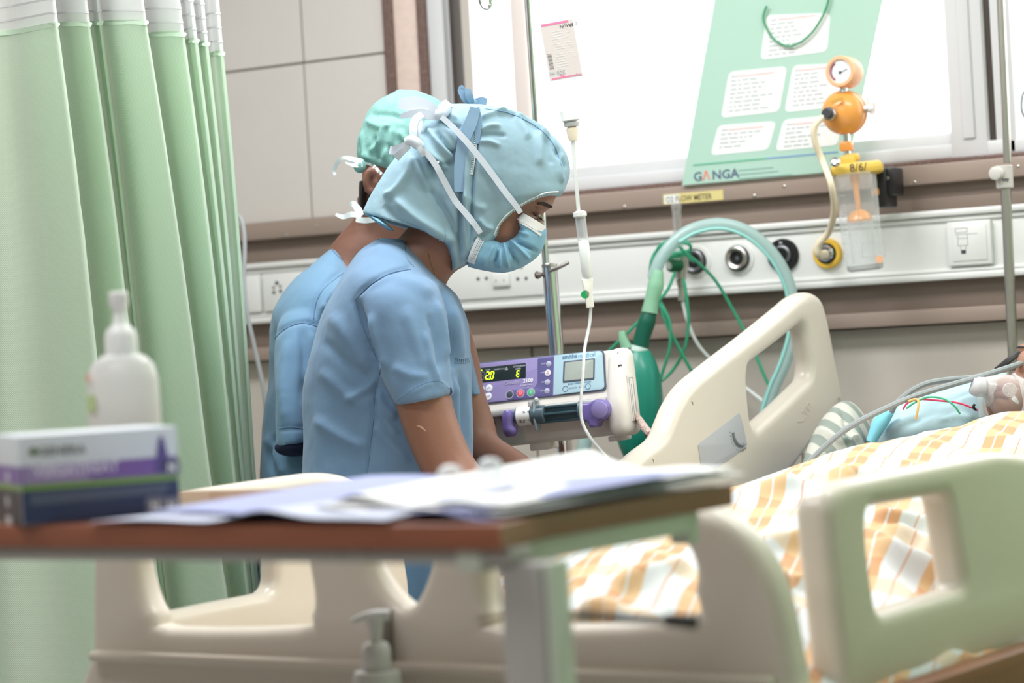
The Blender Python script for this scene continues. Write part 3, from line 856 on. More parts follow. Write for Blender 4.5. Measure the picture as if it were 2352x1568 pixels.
mk('valve_cap', lathe(P(1562, 608, DF - 0.01) + nrm(-RR - FF * 0.6 - ZZ * 0.06) * 0.026, nrm(-RR - FF * 0.6), [(0, 0.008), (0.002, 0.007), (0.002, 0.003)], 16), M_PAPERW, fm)
mk('outlet_stem', tube([P(1562, 640, DF), P(1564, 662, DF), P(1566, 690, DF)], [0.010, 0.006, 0.0075], 12), M_BRUSH, fm)
wt = mk('oxygen_tube', tube([P(1568, 690, DF), P(1577, 730, DF), P(1597, 780, DF), P(1620, 812, DF), P(1643, 832, DF), P(1700, 880, DF), P(1790, 950, DF - 0.1)], 0.0035, 8), mat('white_tube', (226, 232, 230), 0.35))
tag(wt, 'thin white tube dropping from the flowmeter stem behind the raised bed rail', 'tube')
M_GTUBE = mat('green_tubing', (78, 190, 150), 0.25, translucent=0.3)
DT = 4.80
gt = root('green_tubing', 'tangle of thin green oxygen tubing looped over the flowmeter', 'tubing', P(1540, 560, DT))
loops = [
    [(1584, 558), (1560, 552), (1528, 560), (1502, 585), (1493, 625), (1500, 668), (1520, 700), (1535, 728)],
    [(1505, 592), (1525, 570), (1560, 558), (1585, 563), (1580, 582), (1548, 590), (1515, 596), (1500, 590)],
    [(1498, 600), (1530, 585), (1570, 580), (1590, 592), (1640, 640), (1680, 705), (1720, 780), (1750, 850), (1772, 905), (1768, 950), (1760, 990)],
    [(1570, 640), (1578, 690), (1581, 745), (1572, 800), (1545, 850), (1505, 884), (1465, 898), (1430, 900)],
    [(1550, 625), (1530, 670), (1480, 725), (1430, 775), (1400, 805), (1380, 830)],
    [(1513, 688), (1530, 740), (1560, 800), (1595, 862), (1625, 900)],
    [(1520, 705), (1538, 740), (1538, 800), (1520, 860), (1512, 900)],
    [(1590, 600), (1560, 566), (1530, 556), (1510, 575), (1540, 588), (1582, 575)]]
for i, L in enumerate(loops):
    mk('tube_loop', tube([P(x, y, DT - 0.006 * i - 0.01 * math.sin(j)) for j, (x, y) in enumerate(L)], 0.0034, 8), M_GTUBE, gt)
# large clear breathing tube
DC = 4.70
L = [(1350, 1120), (1340, 1040), (1350, 985), (1420, 900)]
ct = mk('breathing_tube', tube([P(x, y, DC) for x, y in [(1500, 640), (1520, 590), (1560, 546), (1600, 524), (1655, 515), (1712, 530), (1765, 572), (1802, 628), (1820, 690), (1822, 760), (1803, 830), (1775, 895), (1755, 960), (1745, 1040), (1740, 1120)]], 0.0125, 18), mat('clear_aqua_tube', (206, 230, 228), 0.15, translucent=0.5, coat=0.6))
tag(ct, 'fat clear breathing tube arching over the gas outlets', 'tube')
cs = mk('inner_stripe', tube([P(x, y, DC - 0.0115) for x, y in [(1560, 556), (1600, 534), (1655, 525), (1708, 541), (1757, 580), (1793, 635), (1811, 692), (1813, 758), (1795, 826), (1768, 890), (1749, 955), (1740, 1035)]], 0.0032, 8), mat('aqua_tint', (150, 214, 206), 0.3), ct)
c2 = mk('corrugated_tube', tube([P(x, y, DC - 0.02) for x, y in [(1400, 930), (1368, 965), (1348, 1000), (1338, 1050), (1334, 1120), (1334, 1200)]], 0.0135, 16), MATS['clear_aqua_tube'])
tag(c2, 'short length of pale aqua tube below the syringe pump, beside the green bag', 'tube')

# ---------------------------------------------------------------- resuscitation bag
DA = 4.66
M_AMBU = mat('teal_green_silicone', (22, 134, 112), 0.42, coat=0.2)
ab = root('resuscitator_bag', 'teal green rubber resuscitation bag hanging behind the syringe pump', 'bag', P(1455, 1070, DA))
A = [(1452, 796), (1437, 812), (1424, 850), (1413, 900), (1409, 950), (1414, 1000), (1430, 1045), (1448, 1068)]
B = [(1484, 796), (1498, 812), (1514, 850), (1522, 900), (1522, 950), (1512, 1000), (1490, 1042), (1462, 1068)]
g = remesh(loft(A, B, DA, [0.012, 0.022, 0.036, 0.043, 0.044, 0.04, 0.026, 0.006]), 0.004)
mk('bag_body', sculpt(g, [([(1440, 870), (1438, 960), (1450, 1040)], -0.003, 5), ([(1500, 850), (1503, 960), (1480, 1040)], 0.002, 6)]), M_AMBU, ab)
mk('bag_neck', tube([P(1470, 800, DA), P(1476, 770, DA), P(1486, 738, DA), P(1492, 716, DA)], [0.016, 0.016, 0.017, 0.013], 20), mat('dark_green_silicone', (10, 92, 72), 0.4), ab)
mk('neck_ring', lathe(P(1466, 812, DA), nrm(P(1472, 790, DA) - P(1466, 812, DA)), [(0, 0.017), (0.002, 0.019), (0.012, 0.018), (0.014, 0.015)], 24), mat('frosted_ring', (206, 226, 218), 0.35), ab)
mk('connector', tube([P(1492, 718, DA), P(1497, 690, DA), P(1506, 655, DA), P(1512, 620, DA)], [0.0165, 0.014, 0.016, 0.010], 20), mat('pale_green_clear', (176, 226, 196), 0.3, translucent=0.4), ab)
mk('side_port', tube([P(1440, 800, DA), P(1432, 780, DA), P(1428, 760, DA)], [0.012, 0.009, 0.006], 14), mat('pale_green_clear', (176, 226, 196), 0.3), ab)
mk('face_cushion', tube([P(1345 + 60, 1078, DA), P(1440, 1072, DA), P(1480, 1078, DA)], [0.004, 0.009, 0.004], 12), M_AMBU, ab)

# ---------------------------------------------------------------- infusion bag, drip chamber and line
DI = 4.05
ib = root('infusion_bag', 'clear fluid bag with a pink-striped printed label hanging before the window', 'bag', P(1300, 290, DI))
A = [(1232, -60), (1228, 0), (1233, 80), (1240, 150), (1252, 200), (1276, 232), (1290, 250)]
B = [(1350, -70), (1356, -10), (1360, 80), (1362, 140), (1358, 185), (1340, 225), (1322, 248)]
mk('fluid_pouch', loft(A, B, DI, [0.008, 0.014, 0.018, 0.02, 0.018, 0.012, 0.006], n=28), clear_mat('bag_film', (250, 250, 250), a=0.22, rough=0.2), ib)
bf = Fr(P(1243, 60, DI - 0.0225), P(1327, 45, DI - 0.0225) - P(1243, 60, DI - 0.0225), P(1243, 60, DI) - P(1255, 187, DI))
mk('label_sheet', bf.box(*[bf.px(1241, 60)[0], bf.px(1340, 185)[0], bf.px(1255, 189)[1], bf.px(1243, 56)[1]], 0, 0.0005), mat('label_white', (204, 194, 190), 0.7), ib, smooth=False)
x0, x1 = bf.px(1243, 60)[0], bf.px(1337, 180)[0]
yt = bf.px(1243, 62)[1]; yb = bf.px(1255, 186)[1]
M_PINK = mat('pink_print', (236, 120, 160), 0.5)
mk('pink_band', bf.box(x0, x1 - 0.006, yt, yt + 0.0035, 0.0005, 0.0008), M_PINK, ib, smooth=False)
mk('pink_band', bf.box(x0 + 0.002, x1, yb, yb + 0.0025, 0.0005, 0.0008), M_PINK, ib, smooth=False)
def flip(s, px, py, size, m_, name='lettering', sx=1.0):
    a_ = bf.px(px, py)
    mk(name, text(bf, s, a_[0], a_[1], size, 0.0008, 0.0002, rot=math.pi, sx=-sx if False else sx), m_, ib, smooth=False)
flip('B BRAUN', 1325, 51, 0.0075, M_INK, sx=0.95)
flip('500 ml', 1297, 160, 0.0095, M_GREYINK)
flip('RL', 1296, 170, 0.007, M_PINK)
flip('Ringer', 1336, 168, 0.0055, M_GREYINK)
g = []; rs = random.Random(4)
for i in range(16):
    y = yt - 0.012 - i * 0.0042
    for (xa_, xb_) in ((x0 + 0.012, x0 + 0.036), (x0 + 0.040, x1 - 0.004)):
        g.append(bf.box(xa_ + rs.uniform(0, .006), xb_ - rs.uniform(0, .012), y, y + 0.001, 0.0005, 0.0007))
mk('fine_print', g, mat('faint_print', (214, 210, 210), 0.6), ib, smooth=False, kind='stuff')
g = []; a_ = bf.px(1263, 160)
for i in range(13): g.append(bf.box(a_[0], a_[0] + 0.007, a_[1] + i * 0.0021, a_[1] + i * 0.0021 + rs.choice((0.0006, 0.0012)), 0.0005, 0.0008))
mk('barcode', g, mat('barcode_grey', (120, 116, 116), 0.6), ib, smooth=False, kind='stuff')
mk('port_cap', lathe(P(1307, 252, DI), nrm(P(1312, 285, DI) - P(1307, 252, DI)), [(0, 0.011), (0.002, 0.0155), (0.018, 0.0150), (0.020, 0.012)], 24), M_WHITEP, ib)
mk('grey_seal', lathe(P(1312, 281, DI), nrm(P(1316, 320, DI) - P(1312, 281, DI)), [(0, 0.013), (0.007, 0.012), (0.008, 0.006)], 20), mat('seal_grey', (182, 180, 178), 0.4), ib)
mk('spike', lathe(P(1313, 290, DI), nrm(P(1317, 325, DI) - P(1313, 290, DI)), [(0, 0.005), (0.004, 0.0105), (0.016, 0.009), (0.024, 0.007)], 20), mat('beige_plastic', (238, 222, 200), 0.4), ib)
dl = root('drip_line', 'clear drip chamber and line running from the fluid bag past the syringe pump', 'drip line', P(1340, 640, DI))
M_LINE = mat('clear_line', (238, 240, 238), 0.15, translucent=0.4, coat=0.5)
mk('upper_line', tube([P(1316, 322, DI), P(1320, 380, DI), P(1324, 430, DI), P(1329, 484, DI)], 0.0032, 8), M_LINE, dl)
cd_ = nrm(P(1350, 640, DI) - P(1331, 487, DI)); c0 = P(1331, 484, DI)
mk('chamber_cap', lathe(c0, cd_, [(0, 0.006), (0.003, 0.0115), (0.009, 0.0115), (0.011, 0.0095)], 24), M_WHITEP, dl)
mk('upper_chamber', lathe(c0 + cd_ * 0.010, cd_, [(0, 0.0090), (0.042, 0.0088)], 24, False), clear_mat('chamber_clear', (235, 238, 240), a=0.4), dl)
mk('chamber_filter', lathe(c0 + cd_ * 0.014, cd_, [(0, 0.005), (0.03, 0.005)], 14), mat('filter_grey', (176, 176, 176), 0.5), dl)
mk('drip_chamber', lathe(c0 + cd_ * 0.050, cd_, [(0, 0.0085), (0.001, 0.0092), (0.058, 0.0092), (0.062, 0.007), (0.066, 0.004)], 24), mat('milky_plastic', (246, 248, 246), 0.25, translucent=0.35, coat=0.4), dl)
rc = Fr(P(1351, 672, DI), cd_ * -1, np.cross(cd_, FF))
rc = Fr(P(1351, 672, DI), RR - 0.0 * ZZ, -cd_)
a = DI / FPX
mk('roller_clamp', plate(rc, rnd([(-14 * a, 32 * a), (13 * a, 32 * a), (9 * a, 0), (12 * a, -34 * a), (-6 * a, -36 * a), (-8 * a, -4 * a)], 0.002), (), -0.006, 0.012, 0.002), mat('ivory_plastic', (240, 238, 226), 0.35), dl)
mk('green_roller', lathe(P(1344, 676, DI - 0.003), nrm(-FF), [(-0.003, 0.007), (0.003, 0.007)], 18), mat('bright_green', (20, 168, 92), 0.4), dl)
mk('lower_line', tube([P(1357, 706, DI), P(1354, 745, DI), P(1343, 800, DI - 0.02), P(1339, 860, DI - 0.06), P(1334, 930, DI - 0.08), P(1338, 970, DI - 0.09), P(1356, 1005, DI - 0.12), P(1385, 1040, DI - 0.2), P(1418, 1078, DI - 0.3), P(1440, 1130, DI - 0.42)], 0.0027, 8), M_LINE, dl)

# ---------------------------------------------------------------- syringe pump
tilt = 0.062; yw = math.radians(24)
pex = nrm(cdir(math.cos(yw), -math.sin(yw)) + ZZ * tilt)
PF = Fr(P(1432, 800, 4.04), pex, ZZ)
pit = math.radians(17)
ppr = [(-0.052, 0.0), (-0.022, 0.0), (-0.012, -0.004), (0.014, -0.078), (0.012, -0.084), (-0.014, -0.092), (-0.016, -0.137), (-0.024, -0.143), (-0.052, -0.143)]
UF = Fr(PF.w((0, -0.078, 0.0145)), PF.ex, PF.ey * math.cos(pit) - PF.ez * math.sin(pit) * 1.08)
def prism(fr, prof, x0, x1, bev=0.004):
    """closed (z,y) profile swept along x"""
    f2 = Fr(fr.o, fr.ez, fr.ey)           # plane of the profile, normal = -ex
    return plate(f2, prof, (), -x1, x1 - x0, bev, 3)
M_PUMP = mat('pump_ivory', (232, 226, 220), 0.35, coat=0.15)
PW = 0.335
sp = root('syringe_pump', 'white and purple syringe pump clamped on the pole behind the front nurse', 'syringe pump', PF.w((-PW / 2, -0.143, 0)))
mk('housing', prism(PF, ppr, -PW, -0.012, 0.004), M_PUMP, sp)
epr = rnd([(-0.052, 0.002), (-0.010, 0.002), (0.026, -0.092), (0.022, -0.146), (-0.052, -0.146)], [0.02, 0.03, 0.02, 0.022, 0.02])
ECG = prism(PF, epr, -0.036, 0.0, 0.013)
mk('end_cap', ECG, M_PUMP, sp)
ECS = Surf(ECG)
M_PUR = mat('purple_panel', (146, 134, 184), 0.4); M_PURD = mat('dark_purple', (96, 90, 142), 0.4); M_LBL = mat('pale_blue_panel', (178, 208, 220), 0.4)
pxl = UF.px(1050, 900)[0]
def upl(pts, r=0.004): return rnd(UF.pxs(pts), r)
mk('bezel', plate(UF, upl([(1055, 838), (1388, 803), (1394, 897), (1060, 934)], 0.008), (), 0.0, 0.0016, 0.0006), mat('slate_border', (84, 92, 112), 0.4), sp)
mk('control_panel', plate(UF, upl([(1055, 841), (1290, 816), (1288, 908), (1060, 931)], 0.004), (), 0.0012, 0.001, 0.0002, 1), M_PUR, sp)
mk('dark_strip', plate(UF, upl([(1236, 823), (1276, 818), (1272, 909), (1166, 920), (1163, 906), (1168, 897), (1230, 890), (1236, 878)], 0.004), (), 0.0018, 0.0008, 0.0002, 1), M_PURD, sp)
mk('dose_panel', plate(UF, upl([(1274, 817), (1385, 806), (1390, 894), (1272, 908)], [0.001, 0.008, 0.008, 0.001]), (), 0.0020, 0.0008, 0.0002, 1), M_LBL, sp)
mk('display_window', plate(UF, upl([(1072, 849), (1209, 834), (1209, 868), (1076, 883)], 0.002), (), 0.0018, 0.0010, 0.0002, 1), mat('display_black', (36, 46, 48), 0.2), sp)
mk('lcd_bezel', plate(UF, upl([(1296, 831), (1368, 823), (1367, 872), (1294, 880)], 0.002), (), 0.0022, 0.0014, 0.0004, 1), mat('slate_border', (84, 92, 112), 0.4), sp)
mk('lcd_screen', plate(UF, upl([(1300, 834), (1365, 827), (1364, 869), (1298, 876)], 0.001), (), 0.0030, 0.0010, 0.0002, 1), mat('lcd_grey', (172, 180, 172), 0.25), sp)
def pt(px, py, s, size, m_, name='lettering', h=0.0030, al='LEFT', bold=0.0):
    a_ = UF.px(px, py)
    return mk(name, text(UF, s, a_[0], a_[1], size, h, 0.00015, align=al, bold=bold), m_, sp, smooth=False)
M_LED = mat('yellow_green_led', (214, 255, 40), 0.4, emit=1.6); M_DIM = mat('dim_segment', (104, 112, 108), 0.5)
M_PTXT = mat('panel_text', (212, 212, 226), 0.5); M_BTXT = mat('blue_text', (88, 124, 160), 0.5)
def seg(px, py, on, w=0.0062, hh=0.0130, dot=False):
    """seven segment digit: segments abcdefg"""
    a_ = UF.px(px, py); x, y = a_
    S = {'a': (x, x + w, y + hh, y + hh), 'd': (x, x + w, y, y), 'g': (x, x + w, y + hh / 2, y + hh / 2), 'f': (x, x, y + hh / 2, y + hh), 'e': (x, x, y, y + hh / 2), 'b': (x + w, x + w, y + hh / 2, y + hh), 'c': (x + w, x + w, y, y + hh / 2)}
    gl, gd = [], []
    for k, (u0, u1, v0, v1) in S.items():
        t = 0.0008; sh = 0.0008 * (1 if v1 > y + hh * .6 else 0)
        if u0 == u1: b_ = UF.box(u0 - t + sh, u0 + t + sh, v0 + t, v1 - t, 0.0026, 0.0032)
        else: b_ = UF.box(u0 + t + sh, u1 - t + sh, v0 - t, v0 + t, 0.0026, 0.0032)
        (gl if k in on else gd).append(b_)
    if gl: mk('lit_digit', gl, M_LED, sp, smooth=False)
    if gd and not (on and len(on) == 6 and False): mk('dim_digit', gd, M_DIM, sp, smooth=False)
seg(1081, 875, ''); seg(1095, 874, ''); seg(1106, 873, ''); seg(1117, 872, 'abged', w=0.0058); seg(1128, 871, 'abcdef', w=0.0055)
mk('decimal_point', UF.box(*[UF.px(1125, 872)[0] - .0002, UF.px(1125, 872)[0] + .0012, UF.px(1125, 872)[1] - .0008, UF.px(1125, 872)[1] + .0008], 0.0026, 0.0034), M_LED, sp, smooth=False)
seg(1188, 866, 'adefg', w=0.0050, hh=0.0105)
pt(1101, 854, 'ml/h', 0.0042, M_LED); pt(1117, 852, 'TOTAL', 0.0028, M_PTXT); pt(1137, 851, 'ALARM', 0.0030, M_PTXT); pt(1180, 845, 'OCCLUSION', 0.0040, M_PTXT); pt(1186, 850, 'LEVEL', 0.0040, M_PTXT)
mk('warning_triangle', plate(UF, [(UF.px(1165, 850)[0] + dx, UF.px(1165, 850)[1] + dy) for dx, dy in ((-.003, 0), (.003, 0), (0, .005))], [[(UF.px(1165, 850)[0] + dx, UF.px(1165, 850)[1] + dy) for dx, dy in ((-.0019, .0008), (.0019, .0008), (0, .0036))]], 0.0026, 0.0004, 0.0001, 1), M_PTXT, sp, smooth=False)
mk('alarm_bar', UF.box(UF.px(1149, 850)[0], UF.px(1161, 850)[0], UF.px(1149, 850)[1], UF.px(1149, 850)[1] + .0024, 0.0026, 0.003), M_DIM, sp, smooth=False)
pt(1160, 885, 'Graseby', 0.0085, mat('soft_lilac_text', (184, 180, 208), 0.5)); pt(1203, 880, '2100', 0.0092, mat('white_text', (240, 240, 246), 0.5), bold=0.0003); pt(1196, 888, 'Syringe Pump', 0.0042, M_PTXT)
pt(1293, 826, 'smiths', 0.0105, M_BTXT, bold=0.0002); pt(1329, 823, 'medical', 0.0105, mat('sky_blue_text', (120, 176, 208), 0.5))
pt(1306, 885, 'BODY WEIGHT MODE', 0.0042, M_BTXT)
def button(px, py, r, m_, ring=None, name='button', h0=0.0024, lab=None):
    a_ = UF.px(px, py)
    o_ = UF.w((a_[0], a_[1], h0))
    if ring: mk('button_ring', lathe(o_, UF.ez, [(0, r * 1.28), (0.0006, r * 1.28), (0.0006, r * 1.08)], 24, False), ring, sp)
    return mk(name, lathe(o_, UF.ez, [(0, r), (0.0010, r), (0.0013, r * .85)], 24), m_, sp), a_
M_BW = mat('button_white', (226, 228, 236), 0.35)
for px, py in ((1262, 836), (1259, 878), (1258, 898)):
    button(px, py, 0.0036, mat('button_lilac', (176, 180, 208), 0.4), M_BW)
b_, a_ = button(1260, 857, 0.0056, M_BW)
mk('bell_symbol', plate(UF, [(a_[0] + dx, a_[1] + dy) for dx, dy in ((-.0024, -.002), (.0024, -.002), (.0012, .0005), (.0009, .0028), (-.0009, .0028), (-.0012, .0005))], [[(a_[0] + dx, a_[1] + dy) for dx, dy in ((-.0013, -.0012), (.0013, -.0012), (0.0004, .0018), (-.0004, .0018))]], 0.0036, 0.0003, 0.0001, 1), mat('alarm_red', (224, 80, 92), 0.4), sp, smooth=False)
for i, (px, py, s) in enumerate(((1244, 838, 'START'), (1243, 858, 'ALARM'), (1244, 880, 'TOTAL'), (1243, 900, 'BOLUS'))): pt(px, py, s, 0.0032, M_PTXT, h=0.0028)
for px, py, d_ in ((1125, 892, 1), (1123, 911, -1), (1106, 894, 2), (1103, 913, -2)):
    b_, a_ = button(px, py, 0.0066, M_BW, h0=0.002)
    g = []
    for k in range(abs(d_)):
        o_ = (k - 0.5 * (abs(d_) - 1)) * 0.0026; s_ = 1 if d_ > 0 else -1
        g.append(tube([UF.w((a_[0] - .0028, a_[1] + o_ - .0012 * s_, 0.0034)), UF.w((a_[0], a_[1] + o_ + .0014 * s_, 0.0034)), UF.w((a_[0] + .0028, a_[1] + o_ - .0012 * s_, 0.0034))], 0.0004, 4, 1))
    mk('chevron', g, M_INK, sp)
button(1172, 907, 0.0058, mat('button_slate', (66, 72, 88), 0.4), mat('ring_silver', (190, 192, 206), 0.4))
b_, a_ = button(1197, 904, 0.0058, mat('button_red', (226, 88, 112), 0.4), mat('ring_silver', (190, 192, 206), 0.4))
mk('stop_mark', lathe(UF.w((a_[0], a_[1], 0.0036)), UF.ez, [(0, 0.0028), (0.0003, 0.0028), (0.0003, 0.0021), (0, 0.0021)], 16, False), mat('pink_mark', (250, 190, 200), 0.4), sp)
b_, a_ = button(1221, 902, 0.0058, mat('button_green', (92, 184, 140), 0.4), mat('ring_silver', (190, 192, 206), 0.4))
mk('start_mark', UF.box(a_[0] - .0004, a_[0] + .0004, a_[1] - .0022, a_[1] + .0022, 0.0036, 0.0040), mat('pale_mark', (196, 240, 216), 0.4), sp, smooth=False)
for px, py, s, dx in ((1300, 894, 'ACTIVATE', 0.0065), (1352, 888, 'TIME/W', -0.017)):
    a_ = UF.px(px, py)
    mk('button_ring', lathe(UF.w((a_[0], a_[1], 0.0028)), UF.ez, [(0, 0.0052), (0.0004, 0.0052), (0.0004, 0.0044), (0, 0.0044)], 24, False), mat('ring_blue', (70, 104, 140), 0.4), sp)
    mk('lettering', text(UF, s, a_[0] + dx, a_[1] - 0.001, 0.0032, 0.0030, 0.00015), M_BTXT, sp, smooth=False)
# handwriting and sticker on the end cap
ef = Fr(PF.w((-0.012, -0.01, 0.0)), PF.ex * 0.6 + PF.ez * -0.8, ZZ)
ecm = Fr(UF.w((0, 0, 0.004)), UF.ex, UF.ey)
def capw(px, py, s_, size):
    f_ = Fr(ECS.at(px, py, 0.0012), -np.cross(FF, RR * 0.22 - ZZ), RR * 0.97 + ZZ * 0.2)
    mk('handwriting', text(Fr(f_.o, RR * 0.22 - ZZ, RR + ZZ * 0.22), s_, 0, 0, size, 0.0, 0.0006, bold=0.0006), mat('marker_brown', (72, 50, 56), 0.6), sp, smooth=False)
capw(1416, 810, 'CTVS', 0.0085)
capw(1420, 838, 'mod', 0.0105)
sf = Fr(PF.w((0.0006, 0, 0)), -PF.ez, PF.ey)
mk('side_sticker', sf.box(0.0, 0.024, -0.122, -0.045, -0.0004, 0.0008), mat('sticker_white', (232, 228, 226), 0.5), sp, smooth=False)
mk('sticker_line', [sf.box(0.005, 0.0056, -0.12, -0.05, 0.0008, 0.0012), sf.box(0.023, 0.0236, -0.12, -0.05, 0.0008, 0.0012), sf.box(0.005, 0.0236, -0.05, -0.0494, 0.0008, 0.0012), sf.box(0.012, 0.0126, -0.115, -0.06, 0.0008, 0.0012)], M_INK, sp, smooth=False)
# shelf, rails and feet
mk('front_ledge', PF.box(-PW, -0.035, -0.090, -0.079, -0.02, 0.020, 0.002), mat('ledge_silver', (214, 214, 214), 0.35, 0.2), sp)
mk('track_plate', PF.box(-PW + 0.01, -0.20, -0.140, -0.092, -0.016, -0.010, 0.002), mat('grey_plate', (206, 208, 208), 0.4), sp)
mk('foot', PF.box(-0.20, -0.165, -0.155, -0.142, -0.07, -0.02, 0.003), M_PUMP, sp)
mk('foot', PF.box(-0.055, -0.03, -0.153, -0.144, -0.07, -0.02, 0.003), M_PUMP, sp)
ta = PF.px(1136, 955, -0.009)
mk('track_marks', [tube([PF.w((ta[0], ta[1] + .018, -0.009)), PF.w((ta[0] - .003, ta[1], -0.009)), PF.w((ta[0] + .001, ta[1] - .018, -0.009))], 0.0005, 4, 3), tube([PF.w((ta[0] + .010, ta[1] + .004, -0.009)), PF.w((ta[0] + .013, ta[1] - .012, -0.009))], 0.0005, 4, 1)], M_INK, sp)
M_PURK = mat('purple_knob', (118, 104, 172), 0.3, coat=0.3)
# purple barrel clamp lever
hz = 0.03
A_ = [(1157, 942), (1153, 955), (1153, 975), (1155, 992), (1164, 1004)]
B_ = [(1177, 942), (1182, 955), (1181, 975), (1190, 988), (1184, 1002)]
dS = (PF.w((*PF.px(1170, 965, hz), hz)) - CAM) @ FF
mk('clamp_lever', remesh(loft(A_, B_, dS, [0.010, 0.013, 0.013, 0.014, 0.008]), 0.002), M_PURK, sp)
pz = 0.022
def SP(px, py, h=pz): return PF.w((*PF.px(px, py, h), h))
# syringe: a thing of its own
sg = root('syringe', 'big syringe with slate plunger and white handwritten label in the pump', 'syringe', SP(1250, 960))
axs = nrm(SP(1335, 943) - SP(1190, 957)); s0 = SP(1178, 958)
mk('barrel', lathe(s0, axs, [(0, 0.004), (0.006, 0.012), (0.012, 0.0155), (0.060, 0.0155), (0.062, 0.0135)], 28), mat('slate_barrel', (84, 104, 116), 0.3, coat=0.3), sg)
mk('paper_label', lathe(s0, axs, [(0.012, 0.0159), (0.012, 0.0164), (0.037, 0.0164), (0.037, 0.0159)], 32, False), mat('label_paper', (238, 238, 240), 0.6), sg)
lf_ = Fr(s0 + axs * 0.013 - FF * 0.0166, axs, ZZ)
for i, (s, x, y) in enumerate((('Fentanyl', 0.0085, -0.011), ('14/4/25', 0.018, -0.009), ('5B', 0.002, -0.011))):
    mk('label_writing', text(lf_, s, x, y, 0.0060 if i < 2 else 0.0055, 0.0, 0.0004, rot=math.pi / 2 - 0.06), M_INK, sg, smooth=False)
mk('barrel_flange', plate(Fr(s0 + axs * 0.043, np.cross(ZZ, axs), ZZ), rnd([(-0.009, -0.028), (0.009, -0.028), (0.016, 0.0), (0.009, 0.027), (-0.009, 0.027), (-0.016, 0.0)], 0.008), (), 0, 0.004, 0.0015), mat('grey_flange', (158, 172, 182), 0.35), sg)
L2 = np.linalg.norm(SP(1334, 943) - s0)
pl = Fr(s0, axs, ZZ)
mk('plunger_rod', [pl.box(0.05, L2, -0.0145, 0.0125, -0.002, 0.002, 0.001), pl.box(0.05, L2, -0.002, 0.002, -0.013, 0.013, 0.001), pl.box(0.05, L2, 0.0095, 0.0135, -0.006, 0.006, 0.001), pl.box(0.05, L2, -0.0155, -0.0115, -0.006, 0.006, 0.001)], mat('slate_plunger', (62, 88, 98), 0.35), sg)
mk('thumb_rest', lathe(s0 + axs * (L2 - 0.001), axs, [(0, 0.014), (0.001, 0.0172), (0.005, 0.0172), (0.006, 0.015)], 30), mat('slate_disc', (84, 110, 122), 0.35), sg)
# barrel hook and pusher belong to the pump
mk('barrel_clip', [lathe(SP(1232, 918, 0.03), -FF, [(-0.01, 0.004), (0.004, 0.004), (0.006, 0.002)], 14), PF.box(PF.px(1228, 930)[0], PF.px(1238, 930)[0], PF.px(1230, 935)[1], PF.px(1230, 919)[1], 0.0, 0.03, 0.002)], mat('ledge_silver', (214, 214, 214), 0.35), sp)
e0 = s0 + axs * (L2 + 0.005)
pu = Fr(e0, axs, ZZ)
mk('pusher', [plate(Fr(e0, axs, ZZ), rnd([(0, -0.017), (0.012, -0.020), (0.014, -0.030), (0.026, -0.030), (0.030, -0.020), (0.040, -0.019), (0.051, -0.009), (0.052, 0.004), (0.044, 0.014), (0.030, 0.017), (0.018, 0.012), (0.0, 0.012)], 0.004), (), -0.016, 0.034, 0.005)], M_PURK, sp)
mk('pusher_face', lathe(e0 + axs * 0.036 - PF.ez * -0.0182 - ZZ * 0.001, PF.ez, [(0, 0.015), (0.002, 0.0145), (0.003, 0.013)], 24), mat('lilac_face', (150, 138, 196), 0.35), sp)
# cable from the pump
mk('power_cable', tube([P(1466, 962, 4.06), P(1480, 985, 4.03), P(1497, 1018, 4.0), P(1504, 1045, 3.98), P(1508, 1100, 3.96)], 0.0045, 10), M_BLACK, sp)
mk('taped_sleeve', tube([P(1460, 950, 4.06), P(1470, 965, 4.04), P(1482, 984, 4.02), P(1494, 997, 4.0)], [0.004, 0.0058, 0.007, 0.0065], 10), mat('wrinkled_tape', (196, 176, 166), 0.5, var=(220, 0.5), bump=(200, 0.6)), sp)
mk('pole_clamp', [PF.box(-0.19, -0.14, -0.10, -0.03, -0.12, -0.052, 0.006)], M_BRUSH, sp)

# ---------------------------------------------------------------- grey cable by the curtain
lc = mk('wall_cable', tube([P(536, 492, 4.9), P(552, 500, 4.88), P(560, 530, 4.87), P(562, 580, 4.86), P(560, 640, 4.85), P(568, 720, 4.84), P(585, 800, 4.84), P(606, 900, 4.84), P(612, 1000, 4.85), P(615, 1150, 4.86), P(618, 1300, 4.87)], 0.0045, 8), mat('grey_cable_b', (160, 164, 166), 0.5))
tag(lc, 'grey cable hanging down the wall beside the curtain edge', 'cable')
# ---------------------------------------------------------------- hospital bed
BY = math.radians(35)
BA = cdir(math.cos(BY), -math.sin(BY))       # across the foot, left to right
BL_ = cdir(math.sin(BY), math.cos(BY))       # along the bed towards the head
B0 = P(200, 1400, 2.94)
BW = 0.98
def bed(s, t, z): return np.array([B0[0], B0[1], 0]) + BA * s + BL_ * t + ZZ * z
M_ABS = mat('cream_abs', (214, 205, 192), 0.32, coat=0.1, var=(4, 0.02))
bd = root('hospital_bed', 'cream plastic hospital bed with raised side rails, foot towards the camera', 'bed', bed(BW / 2, 1.0, 0))
FB = Fr(B0, BA, ZZ)
def bpx(pts): return FB.pxs(pts, 0.0)
out = [(196, 1900), (203, 1500), (205, 1300), (212, 1235), (250, 1190), (330, 1172), (900, 1160), (1500, 1160), (1600, 1166), (1665, 1195), (1720, 1250), (1762, 1320), (1788, 1400), (1806, 1490), (1822, 1600), (1830, 1900)]
h1 = [(302, 1298), (298, 1240), (330, 1205), (660, 1200), (690, 1240), (699, 1300), (710, 1375), (702, 1415), (675, 1441), (379, 1444), (345, 1415), (322, 1372)]
